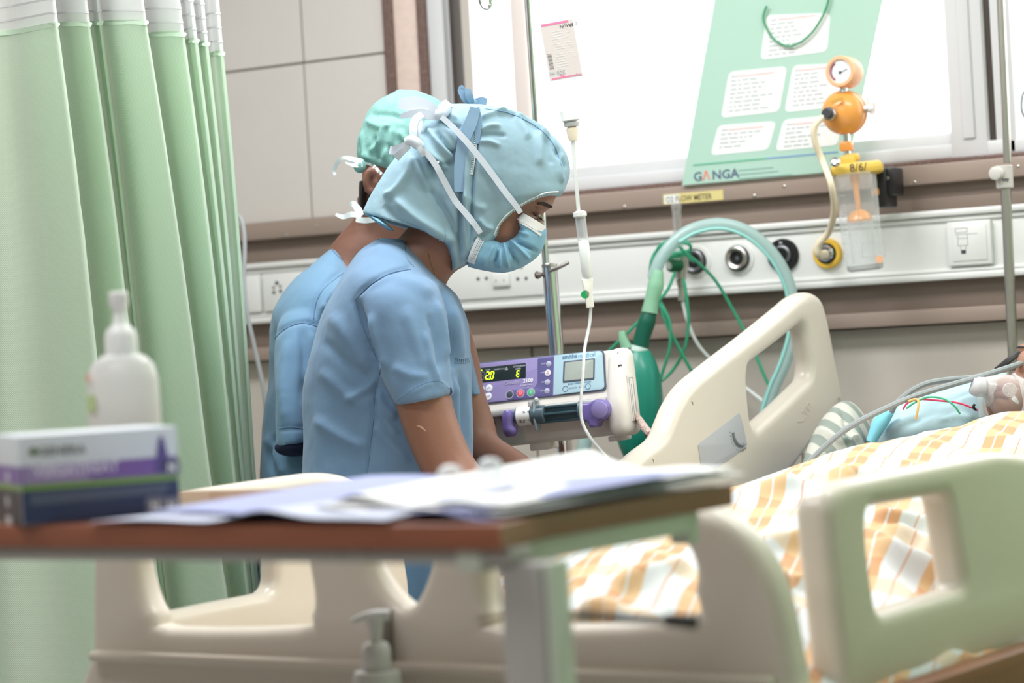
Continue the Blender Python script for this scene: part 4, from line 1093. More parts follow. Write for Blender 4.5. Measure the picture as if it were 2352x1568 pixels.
h2 = [(838, 1298), (828, 1240), (850, 1208), (960, 1208), (986, 1240), (980, 1298), (965, 1345), (944, 1385), (924, 1395), (900, 1382), (868, 1347)]
h3 = [(1098, 1298), (1100, 1255), (1130, 1232), (1500, 1227), (1545, 1237), (1572, 1262), (1588, 1306), (1584, 1360), (1558, 1424), (1150, 1442), (1122, 1410), (1108, 1377)]
def sm(pts, n=4): return [tuple(q) for q in catmull(np.array(pts), n, True)]
FBM = plate(FB, sm(bpx(out), 3), [sm(bpx(h1), 3), sm(bpx(h2), 3), sm(bpx(h3), 3)], -0.048, 0.048, 0.017, 5)
fb = mk('footboard', FBM, M_ABS, bd, auto=50)
a = FB.px(215, 1530); b = FB.px(1800, 1530)
zr = -0.0
r0 = FB.px(1000, 1520)[1]; r1 = FB.px(1000, 1548)[1]
mk('bumper_ridge', FB.box(a[0] + 0.005, b[0] - 0.008, r1, r0, -0.01, 0.016, 0.012, 4), M_ABS, bd)
mk('bumper_ridge', FB.box(a[0] + 0.02, b[0] - 0.02, r1 - 0.20, r1 - 0.18, -0.01, 0.014, 0.009, 4), M_ABS, bd)

# near right foot rail
RF = Fr(P(1925, 1300, 2.52), BL_, ZZ)
out = RF.pxs([(1960, 1800), (1946, 1568), (1928, 1400), (1910, 1240), (1905, 1165), (1918, 1125), (1960, 1104), (2100, 1075), (2224, 1051), (2300, 1037), (2352, 1043), (2440, 1075), (2520, 1150), (2560, 1300), (2560, 1470), (2460, 1485), (2352, 1500), (2224, 1526), (2120, 1566), (2080, 1640), (2060, 1800)])
hole = RF.pxs([(1997, 1166), (2090, 1150), (2184, 1134), (2196, 1180), (2212, 1280), (2224, 1352), (2120, 1382), (2022, 1412), (2010, 1340), (1998, 1240)])
mk('foot_side_rail', plate(RF, rnd(out, 0.025, 5), [rnd(hole, 0.02, 4)], -0.045, 0.045, 0.016, 5), M_ABS, bd, auto=50)
# left foot rail
LF = Fr(P(430, 1130, 3.10), BL_, ZZ)
out = LF.pxs([(300, 1160), (420, 1131), (600, 1104), (740, 1084), (790, 1088), (845, 1108), (895, 1150), (930, 1240), (950, 1360), (940, 1480), (700, 1560), (300, 1620)])
hole = LF.pxs([(362, 1210), (620, 1170), (650, 1200), (640, 1290), (640, 1340), (622, 1362), (500, 1385), (390, 1408), (372, 1390), (358, 1300)])
mk('foot_side_rail', plate(LF, rnd(out, 0.03, 5), [rnd(hole, 0.02, 4)], -0.04, 0.04, 0.015, 5), M_ABS, bd, auto=50)
# left head rail, raised with the backrest
p0 = P(1442, 1075, 3.86); p1 = P(1930, 930, 4.46)
HX = p1 - p0; HX[2] = 0
HF = Fr(p0, HX, ZZ)
out = HF.pxs([(1425, 1098), (1480, 1040), (1526, 1004), (1545, 965), (1562, 925), (1590, 882), (1636, 842), (1737, 764), (1810, 705), (1840, 680), (1867, 670), (1890, 682), (1903, 715), (1915, 770), (1924, 820), (1941, 917), (1926, 940), (1880, 1005), (1800, 1110), (1700, 1180), (1560, 1200), (1430, 1150)])
hole = HF.pxs([(1724, 838), (1790, 788), (1848, 742), (1858, 765), (1868, 838), (1864, 868), (1800, 930), (1738, 985), (1728, 960), (1721, 870)])
hr = mk('head_side_rail', plate(HF, sm(out, 3), [rnd(hole, 0.014, 4)], -0.046, 0.046, 0.019, 5), M_ABS, bd, auto=50)
q = rnd(HF.pxs([(1602, 1020), (1652, 982), (1697, 946), (1706, 975), (1716, 1024), (1690, 1044), (1640, 1078), (1612, 1085)], 0.0), 0.006)
mk('angle_label', plate(HF, q, (), 0.0, 0.0012, 0.0004, 1), mat('label_grey', (178, 180, 184), 0.4), hr)
c_ = HF.px(1700, 988, 0.001)
arc = [HF.w((c_[0] + 0.026 * math.cos(t), c_[1] + 0.026 * math.sin(t), 0.0012)) for t in np.linspace(math.radians(185), math.radians(290), 12)]
mk('angle_slot', tube(arc, 0.0035, 6, 1), mat('slot_grey', (120, 124, 128), 0.4), hr)
g = []
for t in np.linspace(math.radians(182), math.radians(294), 12):
    g.append(tube([HF.w((c_[0] + 0.033 * math.cos(t), c_[1] + 0.033 * math.sin(t), 0.0012)), HF.w((c_[0] + 0.037 * math.cos(t), c_[1] + 0.037 * math.sin(t), 0.0012))], 0.0008, 4, 1))
mk('scale_ticks', g, MATS['slot_grey'], hr, kind='stuff')
c_ = HF.px(1845, 965, 0.0)
mk('embossed_number', text(HF, '200', c_[0], c_[1], 0.026, 0.0, 0.0007, rot=0.50), M_ABS, hr, smooth=False)
mk('embossed_number', HF.box(HF.px(1832, 973)[0], HF.px(1848, 966)[0], HF.px(1840, 968)[1], HF.px(1840, 966)[1], 0, 0.0008), M_ABS, hr, smooth=False)
for px, py in ((1588, 922), (1498, 1055)):
    c_ = HF.px(px, py); mk('scuff_mark', tube([HF.w((c_[0], c_[1], 0.0004)), HF.w((c_[0] + 0.003, c_[1] - 0.001, 0.0006)), HF.w((c_[0] + 0.004, c_[1] - 0.006, 0.0004))], 0.0004, 4, 1), M_INK, hr)

# frame, deck, mattress, wheels
def bbox_(s0, s1, t0, t1, z0, z1, bev=0.005): return Fr(bed(0, 0, 0), BA, BL_).box(s0, s1, t0, t1, z0, z1, bev)
mk('deck', bbox_(0.06, BW - 0.06, 0.03, 2.0, 0.56, 0.60), mat('grey_steel_paint', (150, 146, 140), 0.4), bd)
mk('mattress', [bbox_(0.06, BW - 0.05, 0.04, 1.15, 0.60, 0.735, 0.03), Fr(bed(0, 1.13, 0.60), BA, nrm(BL_ + ZZ * 0.22)).box(0.06, BW - 0.05, 0, 0.86, 0, 0.13, 0.03)], mat('mattress_blue', (120, 140, 160), 0.5), bd)
mk('side_board', bbox_(BW - 0.02, BW + 0.02, 0.12, 1.35, 0.40, 0.766, 0.012), mat('brown_laminate', (124, 80, 54), 0.4, var=(6, 0.25, (1, 1, 30))), bd)
mk('side_board', bbox_(0.0, 0.03, 0.2, 2.0, 0.40, 0.62, 0.004), MATS['brown_laminate'], bd)
for s, t in ((0.12, 0.2), (0.86, 0.2), (0.12, 1.9), (0.86, 1.9)):
    mk('leg', bbox_(s - 0.03, s + 0.03, t - 0.03, t + 0.03, 0.12, 0.57), MATS['grey_steel_paint'], bd)
    mk('wheel', lathe(bed(s - 0.02, t, 0.065), BA, [(0, 0.055), (0.004, 0.065), (0.036, 0.065), (0.04, 0.055)], 20), M_BLACK, bd)
hb = Fr(bed(0, 2.04, 0), BA, ZZ)
mk('headboard', plate(hb, rnd([(0.03, 0.5), (BW - 0.03, 0.5), (BW - 0.03, 0.93), (0.03, 0.93)], 0.06), (), 0, 0.04, 0.015, 4), M_ABS, bd)

# ---------------------------------------------------------------- blanket
def blanket_mat():
    m = bpy.data.materials.new('striped_bedspread'); m.use_nodes = True
    nt = m.node_tree; nd = nt.nodes; lk = nt.links; b = nd['Principled BSDF']
    b.inputs['Roughness'].default_value = 0.85; b.inputs['Sheen Weight'].default_value = 0.2
    uv = nd.new('ShaderNodeUVMap'); uv.uv_map = 'cloth'
    sep = nd.new('ShaderNodeSeparateXYZ'); lk.new(uv.outputs[0], sep.inputs[0])
    def math_(op, a, b_=None):
        n = nd.new('ShaderNodeMath'); n.operation = op
        for i, q in enumerate((a, b_)):
            if q is None: continue
            if isinstance(q, (int, float)): n.inputs[i].default_value = q
            else: lk.new(q, n.inputs[i])
        return n.outputs[0]
    u, v = sep.outputs[0], sep.outputs[1]
    per = 0.080
    f = math_('FRACT', math_('DIVIDE', u, per), None)
    def band(lo, hi, x=None):
        x = f if x is None else x
        return math_('MULTIPLY', math_('GREATER_THAN', x, lo), math_('LESS_THAN', x, hi))
    wide = math_('ADD', band(0.05, 0.235), band(0.265, 0.45))
    line = band(0.72, 0.745)
    vf = math_('FRACT', math_('DIVIDE', v, 0.17), None)
    blk = math_('ADD', band(0.0, 0.22, vf), band(0.5, 0.72, vf))
    def mix(fac, c1, c2):
        n = nd.new('ShaderNodeMix'); n.data_type = 'RGBA'
        for i, q in ((0, fac), (6, c1), (7, c2)):
            if isinstance(q, (int, float)): n.inputs[i].default_value = q
            elif isinstance(q, tuple): n.inputs[i].default_value = lin(q)
            else: lk.new(q, n.inputs[i])
        return n.outputs[2]
    tan = mix(blk, (210, 174, 130), (200, 150, 106))
    ground = mix(band(0.24, 0.48, vf), (206, 210, 211), (212, 196, 174))
    c = mix(wide, ground, tan)
    c = mix(line, c, (196, 142, 108))
    ns = nd.new('ShaderNodeTexNoise'); ns.inputs['Scale'].default_value = 300; lk.new(uv.outputs[0], ns.inputs['Vector'])
    bp = nd.new('ShaderNodeBump'); bp.inputs['Strength'].default_value = 0.15; bp.inputs['Distance'].default_value = 0.002
    lk.new(ns.outputs[0], bp.inputs['Height']); lk.new(bp.outputs[0], b.inputs['Normal'])
    lk.new(c, b.inputs['Base Color'])
    return m
NS, NT = 190, 200
T0, T1 = 0.07, 1.50
tc_ = [0.0, 0.12, 0.35, 0.55, 0.78, 1.15, 1.48, 1.6]
zc_ = [0.83, 0.855, 0.885, 0.905, 0.945, 0.97, 0.982, 0.984]
# cloth path across the bed: flat arc length parameter from left hem to right hem
bv = np.zeros(((NS + 1) * (NT + 1), 3)); uvs = np.zeros(((NS + 1) * (NT + 1), 2))
rs = random.Random(7)
for j in range(NT + 1):
    t = T0 + (T1 - T0) * j / NT
    crest = float(np.interp(t, tc_, zc_)); zm = 0.752 + 0.13 * max(0, (t - 1.1)) ** 1.0
    sc = 0.50 + 0.03 * t
    prof = []
    for i in range(NS + 1):
        s = -0.05 + 1.02 * i / NS
        k = (s - sc) / (0.40 if s < sc else 0.45)
        bump = math.cos(min(abs(k), 1) * math.pi / 2) ** 1.15
        z = zm + (crest - zm) * bump
        prof.append((s, z))
    # hang over both sides
    L = 0
    pts = []
    for (s, z) in prof:
        if s < 0.045: z = z - (0.045 - s) * 1.8; s = 0.045 - (0.045 - s) * 0.2
        if s > 0.955: z = z - (s - 0.955) * 2.6; s = 0.955 + (s - 0.955) * 0.2
        pts.append((s, z))
    for i, (s, z) in enumerate(pts):
        if i: L += math.hypot(s - pts[i - 1][0], z - pts[i - 1][1])
        p = bed(s, t, z)
        # soft rumples
        w = mnoise.fractal(Vector((s * 5, t * 3.2, 1.3)), 1.0, 2.1, 3)
        w2 = mnoise.fractal(Vector((s * 3 + t * 6, t * 2 - s * 3, 5.3)), 1.0, 2.0, 2)
        p = p + ZZ * (0.016 * w + 0.016 * (1 - abs(w2) * 2) * min(1, max(0, (s - 0.4) * 3)))
        idx = j * (NS + 1) + i
        bv[idx] = p
        a_ = L; b_ = t
        ang = math.radians(74)
        uvs[idx] = (a_ * math.sin(ang) + b_ * math.cos(ang), -a_ * math.cos(ang) + b_ * math.sin(ang))
bf_ = [(j * (NS + 1) + i, j * (NS + 1) + i + 1, (j + 1) * (NS + 1) + i + 1, (j + 1) * (NS + 1) + i) for j in range(NT) for i in range(NS)]
folds = [([(1640, 1165), (1760, 1130), (1900, 1098), (1990, 1092)], 0.012, 14), ([(1700, 1272), (1800, 1246), (1905, 1236)], 0.010, 12), ([(1770, 1342), (1850, 1340), (1925, 1338)], 0.012, 10),
         ([(1800, 1410), (1860, 1432), (1930, 1470)], 0.014, 12), ([(1995, 1190), (2080, 1204), (2200, 1200)], 0.012, 11), ([(1995, 1250), (2060, 1295), (2140, 1330), (2230, 1360)], 0.018, 12), ([(2010, 1215), (2090, 1245), (2150, 1290), (2200, 1340)], 0.012, 9),
         ([(2090, 1305), (2120, 1275), (2180, 1255), (2240, 1250)], 0.008, 10), ([(1790, 1105), (1900, 1050), (2000, 1040)], 0.008, 16), ([(2100, 1010), (2200, 1045), (2300, 1090)], 0.008, 14),
         ([(1380, 1390), (1440, 1345), (1520, 1320), (1600, 1300)], 0.014, 16), ([(1330, 1420), (1380, 1400), (1440, 1405)], 0.01, 14), ([(1790, 1470), (1850, 1500), (1920, 1540)], 0.014, 12), ([(1310, 1340), (1400, 1300), (1500, 1265)], -0.008, 16)]
bv2, _ = sculpt((bv, bf_), folds, None, 1.7)
# thin but solid: a second layer below
me = bpy.data.meshes.new('bedspread'); me.from_pydata(bv2.tolist(), [], bf_)
uvl = me.uv_layers.new(name='cloth')
li = np.empty(len(me.loops), dtype=np.int32); me.loops.foreach_get('vertex_index', li)
uvl.data.foreach_set('uv', uvs[li].ravel())
me.polygons.foreach_set('use_smooth', [True] * len(me.polygons))
me.materials.append(blanket_mat())
bs = bpy.data.objects.new('bedspread', me); C.objects.link(bs)
md = bs.modifiers.new('thickness', 'SOLIDIFY'); md.thickness = 0.005; md.offset = -1
tag(bs, 'white bedspread with tan and orange stripes drawn over the patient', 'bedspread')
BSURF = Surf((bv2, bf_))

# ---------------------------------------------------------------- pillow
M_PIL = mat('striped_pillowcase', (176, 180, 168), 0.85)
nt = M_PIL.node_tree; nd = nt.nodes
wv = nd.new('ShaderNodeTexWave'); wv.inputs['Scale'].default_value = 9; wv.inputs['Distortion'].default_value = 1.5; wv.bands_direction = 'DIAGONAL'
tcn = nd.new('ShaderNodeTexCoord'); nt.links.new(tcn.outputs['Object'], wv.inputs['Vector'])
rp_ = nd.new('ShaderNodeValToRGB'); rp_.color_ramp.elements[0].color = lin((134, 144, 136)); rp_.color_ramp.elements[1].color = lin((188, 188, 178)); rp_.color_ramp.elements[0].position = 0.35; rp_.color_ramp.elements[1].position = 0.55
nt.links.new(wv.outputs[1], rp_.inputs[0]); nt.links.new(rp_.outputs[0], nd['Principled BSDF'].inputs['Base Color'])
A = [(1840, 1075), (1862, 1010), (1890, 960), (1925, 925), (1950, 918), (2020, 950), (2120, 960), (2260, 960), (2400, 960)]
B = [(1850, 1090), (1900, 1100), (1960, 1100), (2000, 1090), (2040, 1085), (2080, 1080), (2150, 1080), (2280, 1080), (2400, 1075)]
g = remesh(loft(A[:4] + [(1955, 922), (1985, 955), (1995, 985)], B[:4] + [(1990, 1090), (2010, 1080), (2015, 1060)], [4.05, 4.10, 4.15, 4.2, 4.25, 4.3, 4.32], [0.02, 0.05, 0.08, 0.09, 0.09, 0.08, 0.04]), 0.006)
g = sculpt(g, [([(1880, 985), (1925, 1010), (1975, 1000)], 0.008, 8), ([(1930, 935), (1945, 975), (1950, 1030)], -0.008, 6)])
g2 = ellipsoid(bed(0.52, 1.82, 0.93), BA * 0.30, BL_ * 0.19, ZZ * 0.06, 30, 16)
pw = mk('pillow', [g, g2], M_PIL); tag(pw, 'rumpled grey-green striped pillow between the raised rail and the patient', 'pillow')
# ---------------------------------------------------------------- overbed table
ZTB = P(1148, 1203, 1.95)[2]
tc0 = H(1148, 1203, ZTB)
tex = nrm(tc0 - H(0, 1206, ZTB)); tex[2] = 0; tex = nrm(tex)
TF = Fr(tc0, tex, np.cross(ZZ, tex))          # ey = away from the viewer, ez = up
def tl(px, py, z=0.0):
    p = H(px, py, ZTB + z) - tc0
    return (float(p @ TF.ex), float(p @ TF.ey))
c1 = tl(1251, 1178); c2 = tl(1693, 1109)
dep_ = c2[1]
tb = root('overbed_table', 'wood-topped overbed table with a grey steel column across the bed foot', 'table', TF.w((-0.3, dep_ / 2, -ZTB)))
M_WOODT = mat('reddish_brown_laminate', (146, 88, 66), 0.28, var=(9, 0.18, (1, 12, 12)), coat=0.2)
outl = [(-0.95, 0), (0, 0), (c1[0], c1[1]), (c1[0], dep_), (-0.95, dep_ + 0.0)]
thk = 0.0215
mk('table_top', plate(TF, outl, (), -thk, thk, 0.002, 2), M_WOODT, tb)
M_STP = mat('grey_painted_steel', (176, 172, 168), 0.4); M_STW = mat('white_painted_steel', (206, 212, 200), 0.4)
mk('front_beam', TF.box(-0.93, 0.0, 0.012, 0.045, -thk - 0.0125, -thk, 0.002), M_STP, tb)
mk('side_bracket', [TF.box(c1[0] - 0.030, c1[0] - 0.006, 0.01, dep_ - 0.07, -thk - 0.019, -thk, 0.002), TF.box(c1[0] - 0.030, c1[0] - 0.009, dep_ - 0.07, dep_ - 0.05, -thk - 0.030, -thk, 0.002)], M_STW, tb)
TS = Fr(TF.w((0, 0.02, 0)), TF.ex, ZZ)
x0 = TS.px(1150, 1420)[0]; x1 = TS.px(1246, 1420)[0]
zt_ = -thk - 0.0125
mk('column', TF.box(x0, x1, 0.02, 0.060, -0.86, zt_, 0.003), M_STP, tb)
mk('inner_column', TF.box(x1 - 0.001, x1 + 0.006, 0.026, 0.055, -0.86, zt_, 0.002), M_STW, tb)
mk('base_beam', [TF.box(x0 - 0.02, x1 + 0.02, -0.05, 0.40, -0.93, -0.86, 0.006)], M_STP, tb)
for yy in (-0.03, 0.37):
    mk('caster', lathe(TF.w((x0, yy, -ZTB + 0.036)), TF.ex, [(0, 0.03), (0.003, 0.036), (0.03, 0.036), (0.033, 0.03)], 18), M_BLACK, tb)
dl0 = 1.98
mk('lever', [tube([P(1284, 1410, dl0), P(1330, 1413, dl0 + 0.0), P(1450, 1420, dl0 + 0.01), P(1540, 1424, dl0 + 0.015)], 0.0034, 8), tube([P(1530, 1423, dl0 + 0.015), P(1600, 1428, dl0 + 0.02)], [0.0058, 0.0062], 10), tube([P(1279, 1360, dl0), P(1283, 1400, dl0), P(1285, 1430, dl0)], [0.005, 0.0065, 0.007], 10)], mat('dark_lever', (46, 44, 40), 0.5), tb)
for px, py in ((855, 1259), (790, 1262)):
    x = TS.px(px, py)[0]; mk('screw', lathe(TF.w((x, 0.012, -thk - 0.006)), -TF.ey, [(0, 0.004), (0.002, 0.003)], 10), M_BRUSH, tb)

# glove box: long side runs away along the table
M_BOXW = mat('box_white', (214, 218, 224), 0.45); M_BOXP = mat('box_purple', (128, 98, 166), 0.45); M_BOXG = mat('box_green', (124, 160, 84), 0.45); M_BOXN = mat('box_navy', (54, 66, 100), 0.45)
g0 = H(52, 1207, ZTB + 0.001); g1 = H(416, 1177, ZTB + 0.001)
GL = np.linalg.norm(g1 - g0); gl_ = nrm(g1 - g0)
GF = Fr(g0, gl_, ZZ)        # ez = outwards to the right/viewer
hh = 0.0
gh = GF.px(52, 1001)[1]
gw = 0.115
gb = root('glove_box', 'white, purple and navy cardboard glove box at the left end of the table', 'box', g0)
mk('carton', GF.box(0, GL, 0, gh, -gw, 0, 0.0015), M_BOXW, gb)
def gpx(y0, y1): return GF.px(52, y0)[1], GF.px(52, y1)[1]
nb = gpx(1207, 1128); gg = gpx(1128, 1114); pp = gpx(1114, 1072)
EF = Fr(GF.w((0, 0, -gw)), GF.ez, ZZ)       # the short end, facing left/front
for fr_, L in ((GF, GL), (EF, gw)):
    mk('navy_band', fr_.box(0.0008, L - 0.0008, 0.0005, nb[1], 0, 0.0004), M_BOXN if fr_ is GF else mat('box_dark', (44, 42, 54), 0.45), gb, smooth=False)
    mk('green_stripe', fr_.box(0.0008, L - 0.0008, gg[0], gg[1], 0, 0.0004), M_BOXG, gb, smooth=False)
    mk('purple_band', fr_.box(0.0008, L - 0.0008, pp[0], pp[1], 0, 0.0004), M_BOXP, gb, smooth=False)
mk('lilac_panel', plate(GF, [(0.003, pp[0] + .0005), (GL * 0.44, pp[0] + .0005), (GL * 0.38, pp[1] - .0005), (0.003, pp[1] - .0005)], (), 0.0003, 0.0005, 0.0001, 1), mat('box_lilac', (160, 142, 186), 0.45), gb, smooth=False)
mk('slate_panel', plate(GF, [(0.008, nb[1] * 0.55), (GL * 0.9, nb[1] * 0.62), (GL * 0.94, nb[1] * 0.9), (0.008, nb[1] * 0.9)], (), 0.0003, 0.0005, 0.0001, 1), mat('box_slate', (88, 98, 120), 0.45), gb, smooth=False)
a_ = GF.px(86, 1040)
mk('lettering', text(GF, 'GENERA', a_[0], a_[1] - 0.003, 0.012, 0.0004, 0.0002, bold=0.0003), mat('grey_lettering', (120, 124, 118), 0.5), gb, smooth=False)
a_ = GF.px(76, 1037)
mk('leaf_mark', lathe(GF.w((a_[0], a_[1], 0.0004)), GF.ez, [(0, 0.004), (0.0003, 0.004)], 14), mat('leaf_green', (84, 108, 60), 0.5), gb)
a_ = GF.px(76, 1082)
mk('lettering', text(GF, 'VERSATREAT', a_[0], a_[1] - 0.005, 0.014, 0.0009, 0.0002, bold=0.0004), mat('pale_lettering', (216, 208, 228), 0.5), gb, smooth=False)
a_ = GF.px(372, 1050)
mk('bottle_print', plate(GF, rnd([(a_[0] - .008, a_[1] - .014), (a_[0] + .008, a_[1] - .014), (a_[0] + .004, a_[1] + .010), (a_[0] + .002, a_[1] + .020), (a_[0] - .002, a_[1] + .020), (a_[0] - .004, a_[1] + .010)], 0.002), (), 0.0003, 0.0006, 0.0001, 1), mat('box_violet', (96, 84, 142), 0.45), gb, smooth=False)
for px, py in ((393, 1072), (355, 1160), (393, 1160)):
    a_ = GF.px(px, py)
    mk('badge', plate(GF, rnd([(a_[0] - .0085, a_[1] - .008), (a_[0] + .0085, a_[1] - .008), (a_[0] + .0085, a_[1] + .008), (a_[0] - .0085, a_[1] + .008)], 0.003), (), 0.0003, 0.0006, 0.0001, 1), mat('badge_grey', (120, 122, 140), 0.5), gb, smooth=False)
    mk('badge_letter', text(GF, 'N', a_[0] - 0.004, a_[1] - 0.004, 0.011, 0.0010, 0.0001, bold=0.0003), M_PAPERW, gb, smooth=False)
for yy in (1093, 1149, 1188):
    a_ = EF.px(18, yy)
    mk('badge_letter', text(EF, 'N' if yy < 1180 else 'size', a_[0] - 0.006, a_[1] - 0.006, 0.015, 0.0005, 0.0001, bold=0.0004), M_PAPERW, gb, smooth=False)

# hand rub bottle behind it
DB = 2.47
bb_ = P(290, 1000, DB); bb_ = np.array([bb_[0], bb_[1], ZTB])
bt = root('sanitiser_bottle', 'tall white pump bottle standing behind the glove box', 'bottle', bb_)
def bz(px, py): 
    p = P(px, py, DB); return p[2] - ZTB
M_BOT = mat('milky_bottle', (238, 238, 234), 0.3, translucent=0.25, coat=0.2)
bdir = nrm(cdir(1, 0)); bdd = nrm(cdir(0, 1))
def ovloft(rows, n=32):
    vs = []; fs = []
    for (z, rx, ry, ox) in rows:
        for k in range(n):
            t = 2 * math.pi * k / n
            vs.append(bb_ + ZZ * z + bdir * (ox + rx * math.copysign(abs(math.cos(t)) ** .75, math.cos(t))) + bdd * ry * math.copysign(abs(math.sin(t)) ** .85, math.sin(t)))
    for i in range(len(rows) - 1):
        for k in range(n): fs.append((i * n + k, i * n + (k + 1) % n, (i + 1) * n + (k + 1) % n, (i + 1) * n + k))
    fs.append(tuple(range(n))[::-1]); fs.append(tuple(range((len(rows) - 1) * n, len(rows) * n)))
    return np.array(vs), fs
zs = bz(290, 812)
mk('bottle_body', ovloft([(0, 0.034, 0.020, 0), (0.004, 0.0365, 0.023, 0), (zs * 0.55, 0.0368, 0.0235, 0), (zs - 0.028, 0.0362, 0.0235, 0), (zs - 0.012, 0.0325, 0.021, 0), (zs - 0.003, 0.024, 0.018, 0), (zs, 0.017, 0.015, 0)]), M_BOT, bt)
mk('pump_collar', lathe(bb_ + ZZ * (zs - 0.002), ZZ, [(0, 0.0160), (0.001, 0.0168), (0.020, 0.0165), (0.026, 0.0145), (0.030, 0.010), (0.034, 0.0075), (0.046, 0.006)], 28), M_WHITEP, bt)
mk('pump_head', lathe(bb_ + ZZ * (zs + 0.040), ZZ, [(0, 0.006), (0.006, 0.0075), (0.012, 0.0098), (0.022, 0.0100), (0.024, 0.008)], 24), M_WHITEP, bt)
mk('pump_nozzle', tube([bb_ + ZZ * (zs + 0.057), bb_ + ZZ * (zs + 0.057) + bdd * 0.02 - bdir * 0.004, bb_ + ZZ * (zs + 0.053) + bdd * 0.035 - bdir * 0.006], [0.005, 0.0045, 0.004], 10), M_WHITEP, bt)
bt_f = Fr(bb_ - bdd * 0.0242, bdir, ZZ)
def bl(px, py): return bt_f.px(px, py)
a_ = bl(238, 988); b_ = bl(368, 980)
mk('aqua_band', ovloft([(bz(300, 992), 0.0372, 0.0238, 0), (bz(300, 978), 0.0372, 0.0238, 0)]), mat('aqua_print', (150, 212, 212), 0.4), bt)
a_ = bl(212, 945); b_ = bl(236, 905)
mk('green_patch', ribbon([bb_ + ZZ * bz(220, 925) - bdir * 0.0368 - bdd * 0.004, bb_ + ZZ * bz(220, 925) - bdir * 0.033 - bdd * 0.0165, bb_ + ZZ * bz(220, 925) - bdir * 0.026 - bdd * 0.021], 0.016, 0.001, normals=-bdd - bdir), mat('soft_green_print', (186, 208, 150), 0.5), bt)
mk('red_mark', ribbon([bb_ + ZZ * bz(220, 867) - bdir * 0.0345 - bdd * 0.015, bb_ + ZZ * bz(220, 867) - bdir * 0.031 - bdd * 0.0185], 0.008, 0.001, normals=-bdd - bdir), mat('soft_red_print', (232, 176, 160), 0.5), bt)

# second pump bottle hooked on the footboard
DB2 = 2.60
b2 = root('sanitiser_bottle', 'small white pump bottle hanging in a grey holder on the footboard', 'bottle', P(868, 1700, DB2))
ax_ = P(862, 1440, DB2); ay_ = P(870, 1640, DB2)
dn_ = nrm(ay_ - ax_)
def L2(px, py): return (P(px, py, DB2) - ax_) @ dn_
M_W2 = mat('white_pump', (222, 224, 222), 0.35)
mk('bottle_body', lathe(ax_, dn_, [(L2(868, 1535), 0.010), (L2(868, 1541), 0.0245), (L2(868, 1552), 0.0262), (L2(868, 1700), 0.0262), (L2(868, 1704), 0.022)], 30), M_W2, b2)
mk('pump_collar', lathe(ax_, dn_, [(L2(866, 1472), 0.0065), (L2(866, 1476), 0.012), (L2(866, 1484), 0.0145), (L2(866, 1492), 0.0158), (L2(866, 1528), 0.0162), (L2(866, 1536), 0.0150)], 26), M_W2, b2)
mk('pump_stem', lathe(ax_, dn_, [(L2(862, 1415), 0.010), (L2(862, 1440), 0.0085), (L2(862, 1475), 0.006)], 20), M_W2, b2)
mk('pump_nozzle', tube([P(895, 1412, DB2), P(865, 1412, DB2), P(840, 1415, DB2), P(808, 1427, DB2)], [0.006, 0.0062, 0.0045, 0.003], 10), M_W2, b2)
hf = Fr(P(898, 1480, 2.68), BA, ZZ)
a = 2.68 / FPX
mk('holder', [hf.box(-16 * a, 16 * a, -90 * a, 80 * a, 0, 0.004, 0.001), hf.box(12 * a, 18 * a, -90 * a, 80 * a, 0, 0.03, 0.001)], mat('holder_grey', (140, 134, 130), 0.4, 0.3), b2)
mk('holder_ring', lathe(P(869, 1590, DB2), dn_, [(0, 0.0275), (0.006, 0.0275), (0.006, 0.0295), (0, 0.0295)], 26, False), MATS['holder_grey'], b2)

# papers
def sheet(name, x0, x1, y0, y1, zfun, col, label, cat, grp=None, skew=0.0, nx=40, ny=14, rough=0.8):
    vs = []; fs = []
    for j in range(ny + 1):
        for i in range(nx + 1):
            a = i / nx; b = j / ny
            x = x0 + (x1 - x0) * a + skew * b; y = y0 + (y1 - y0) * b
            vs.append(TF.w((x, y, zfun(a, b))))
    n1 = len(vs)
    for j in range(ny + 1):
        for i in range(nx + 1): vs.append(vs[j * (nx + 1) + i] - ZZ * 0.0006)
    for j in range(ny):
        for i in range(nx):
            q = (j * (nx + 1) + i, j * (nx + 1) + i + 1, (j + 1) * (nx + 1) + i + 1, (j + 1) * (nx + 1) + i)
            fs.append(q); fs.append(tuple(k + n1 for k in q[::-1]))
    rim = [i for i in range(nx + 1)] + [(j * (nx + 1) + nx) for j in range(1, ny + 1)] + [ny * (nx + 1) + i for i in range(nx - 1, -1, -1)] + [j * (nx + 1) for j in range(ny - 1, 0, -1)]
    for k in range(len(rim)):
        a, b = rim[k], rim[(k + 1) % len(rim)]; fs.append((b, a, a + n1, b + n1))
    o = mk(name, (np.array(vs), fs), col, None, auto=60)
    tag(o, label, cat, grp); return o
M_SHW = mat('white_paper', (250, 250, 250), 0.8); M_SHB = mat('blue_paper', (166, 172, 212), 0.8); M_SHL = mat('lilac_paper', (206, 210, 230), 0.8); M_SHD = mat('navy_folder', (88, 90, 140), 0.5)
pa = tl(890, 1170); pb = tl(1690, 1100)
xl = pa[0]; xr = c1[0] + 0.005
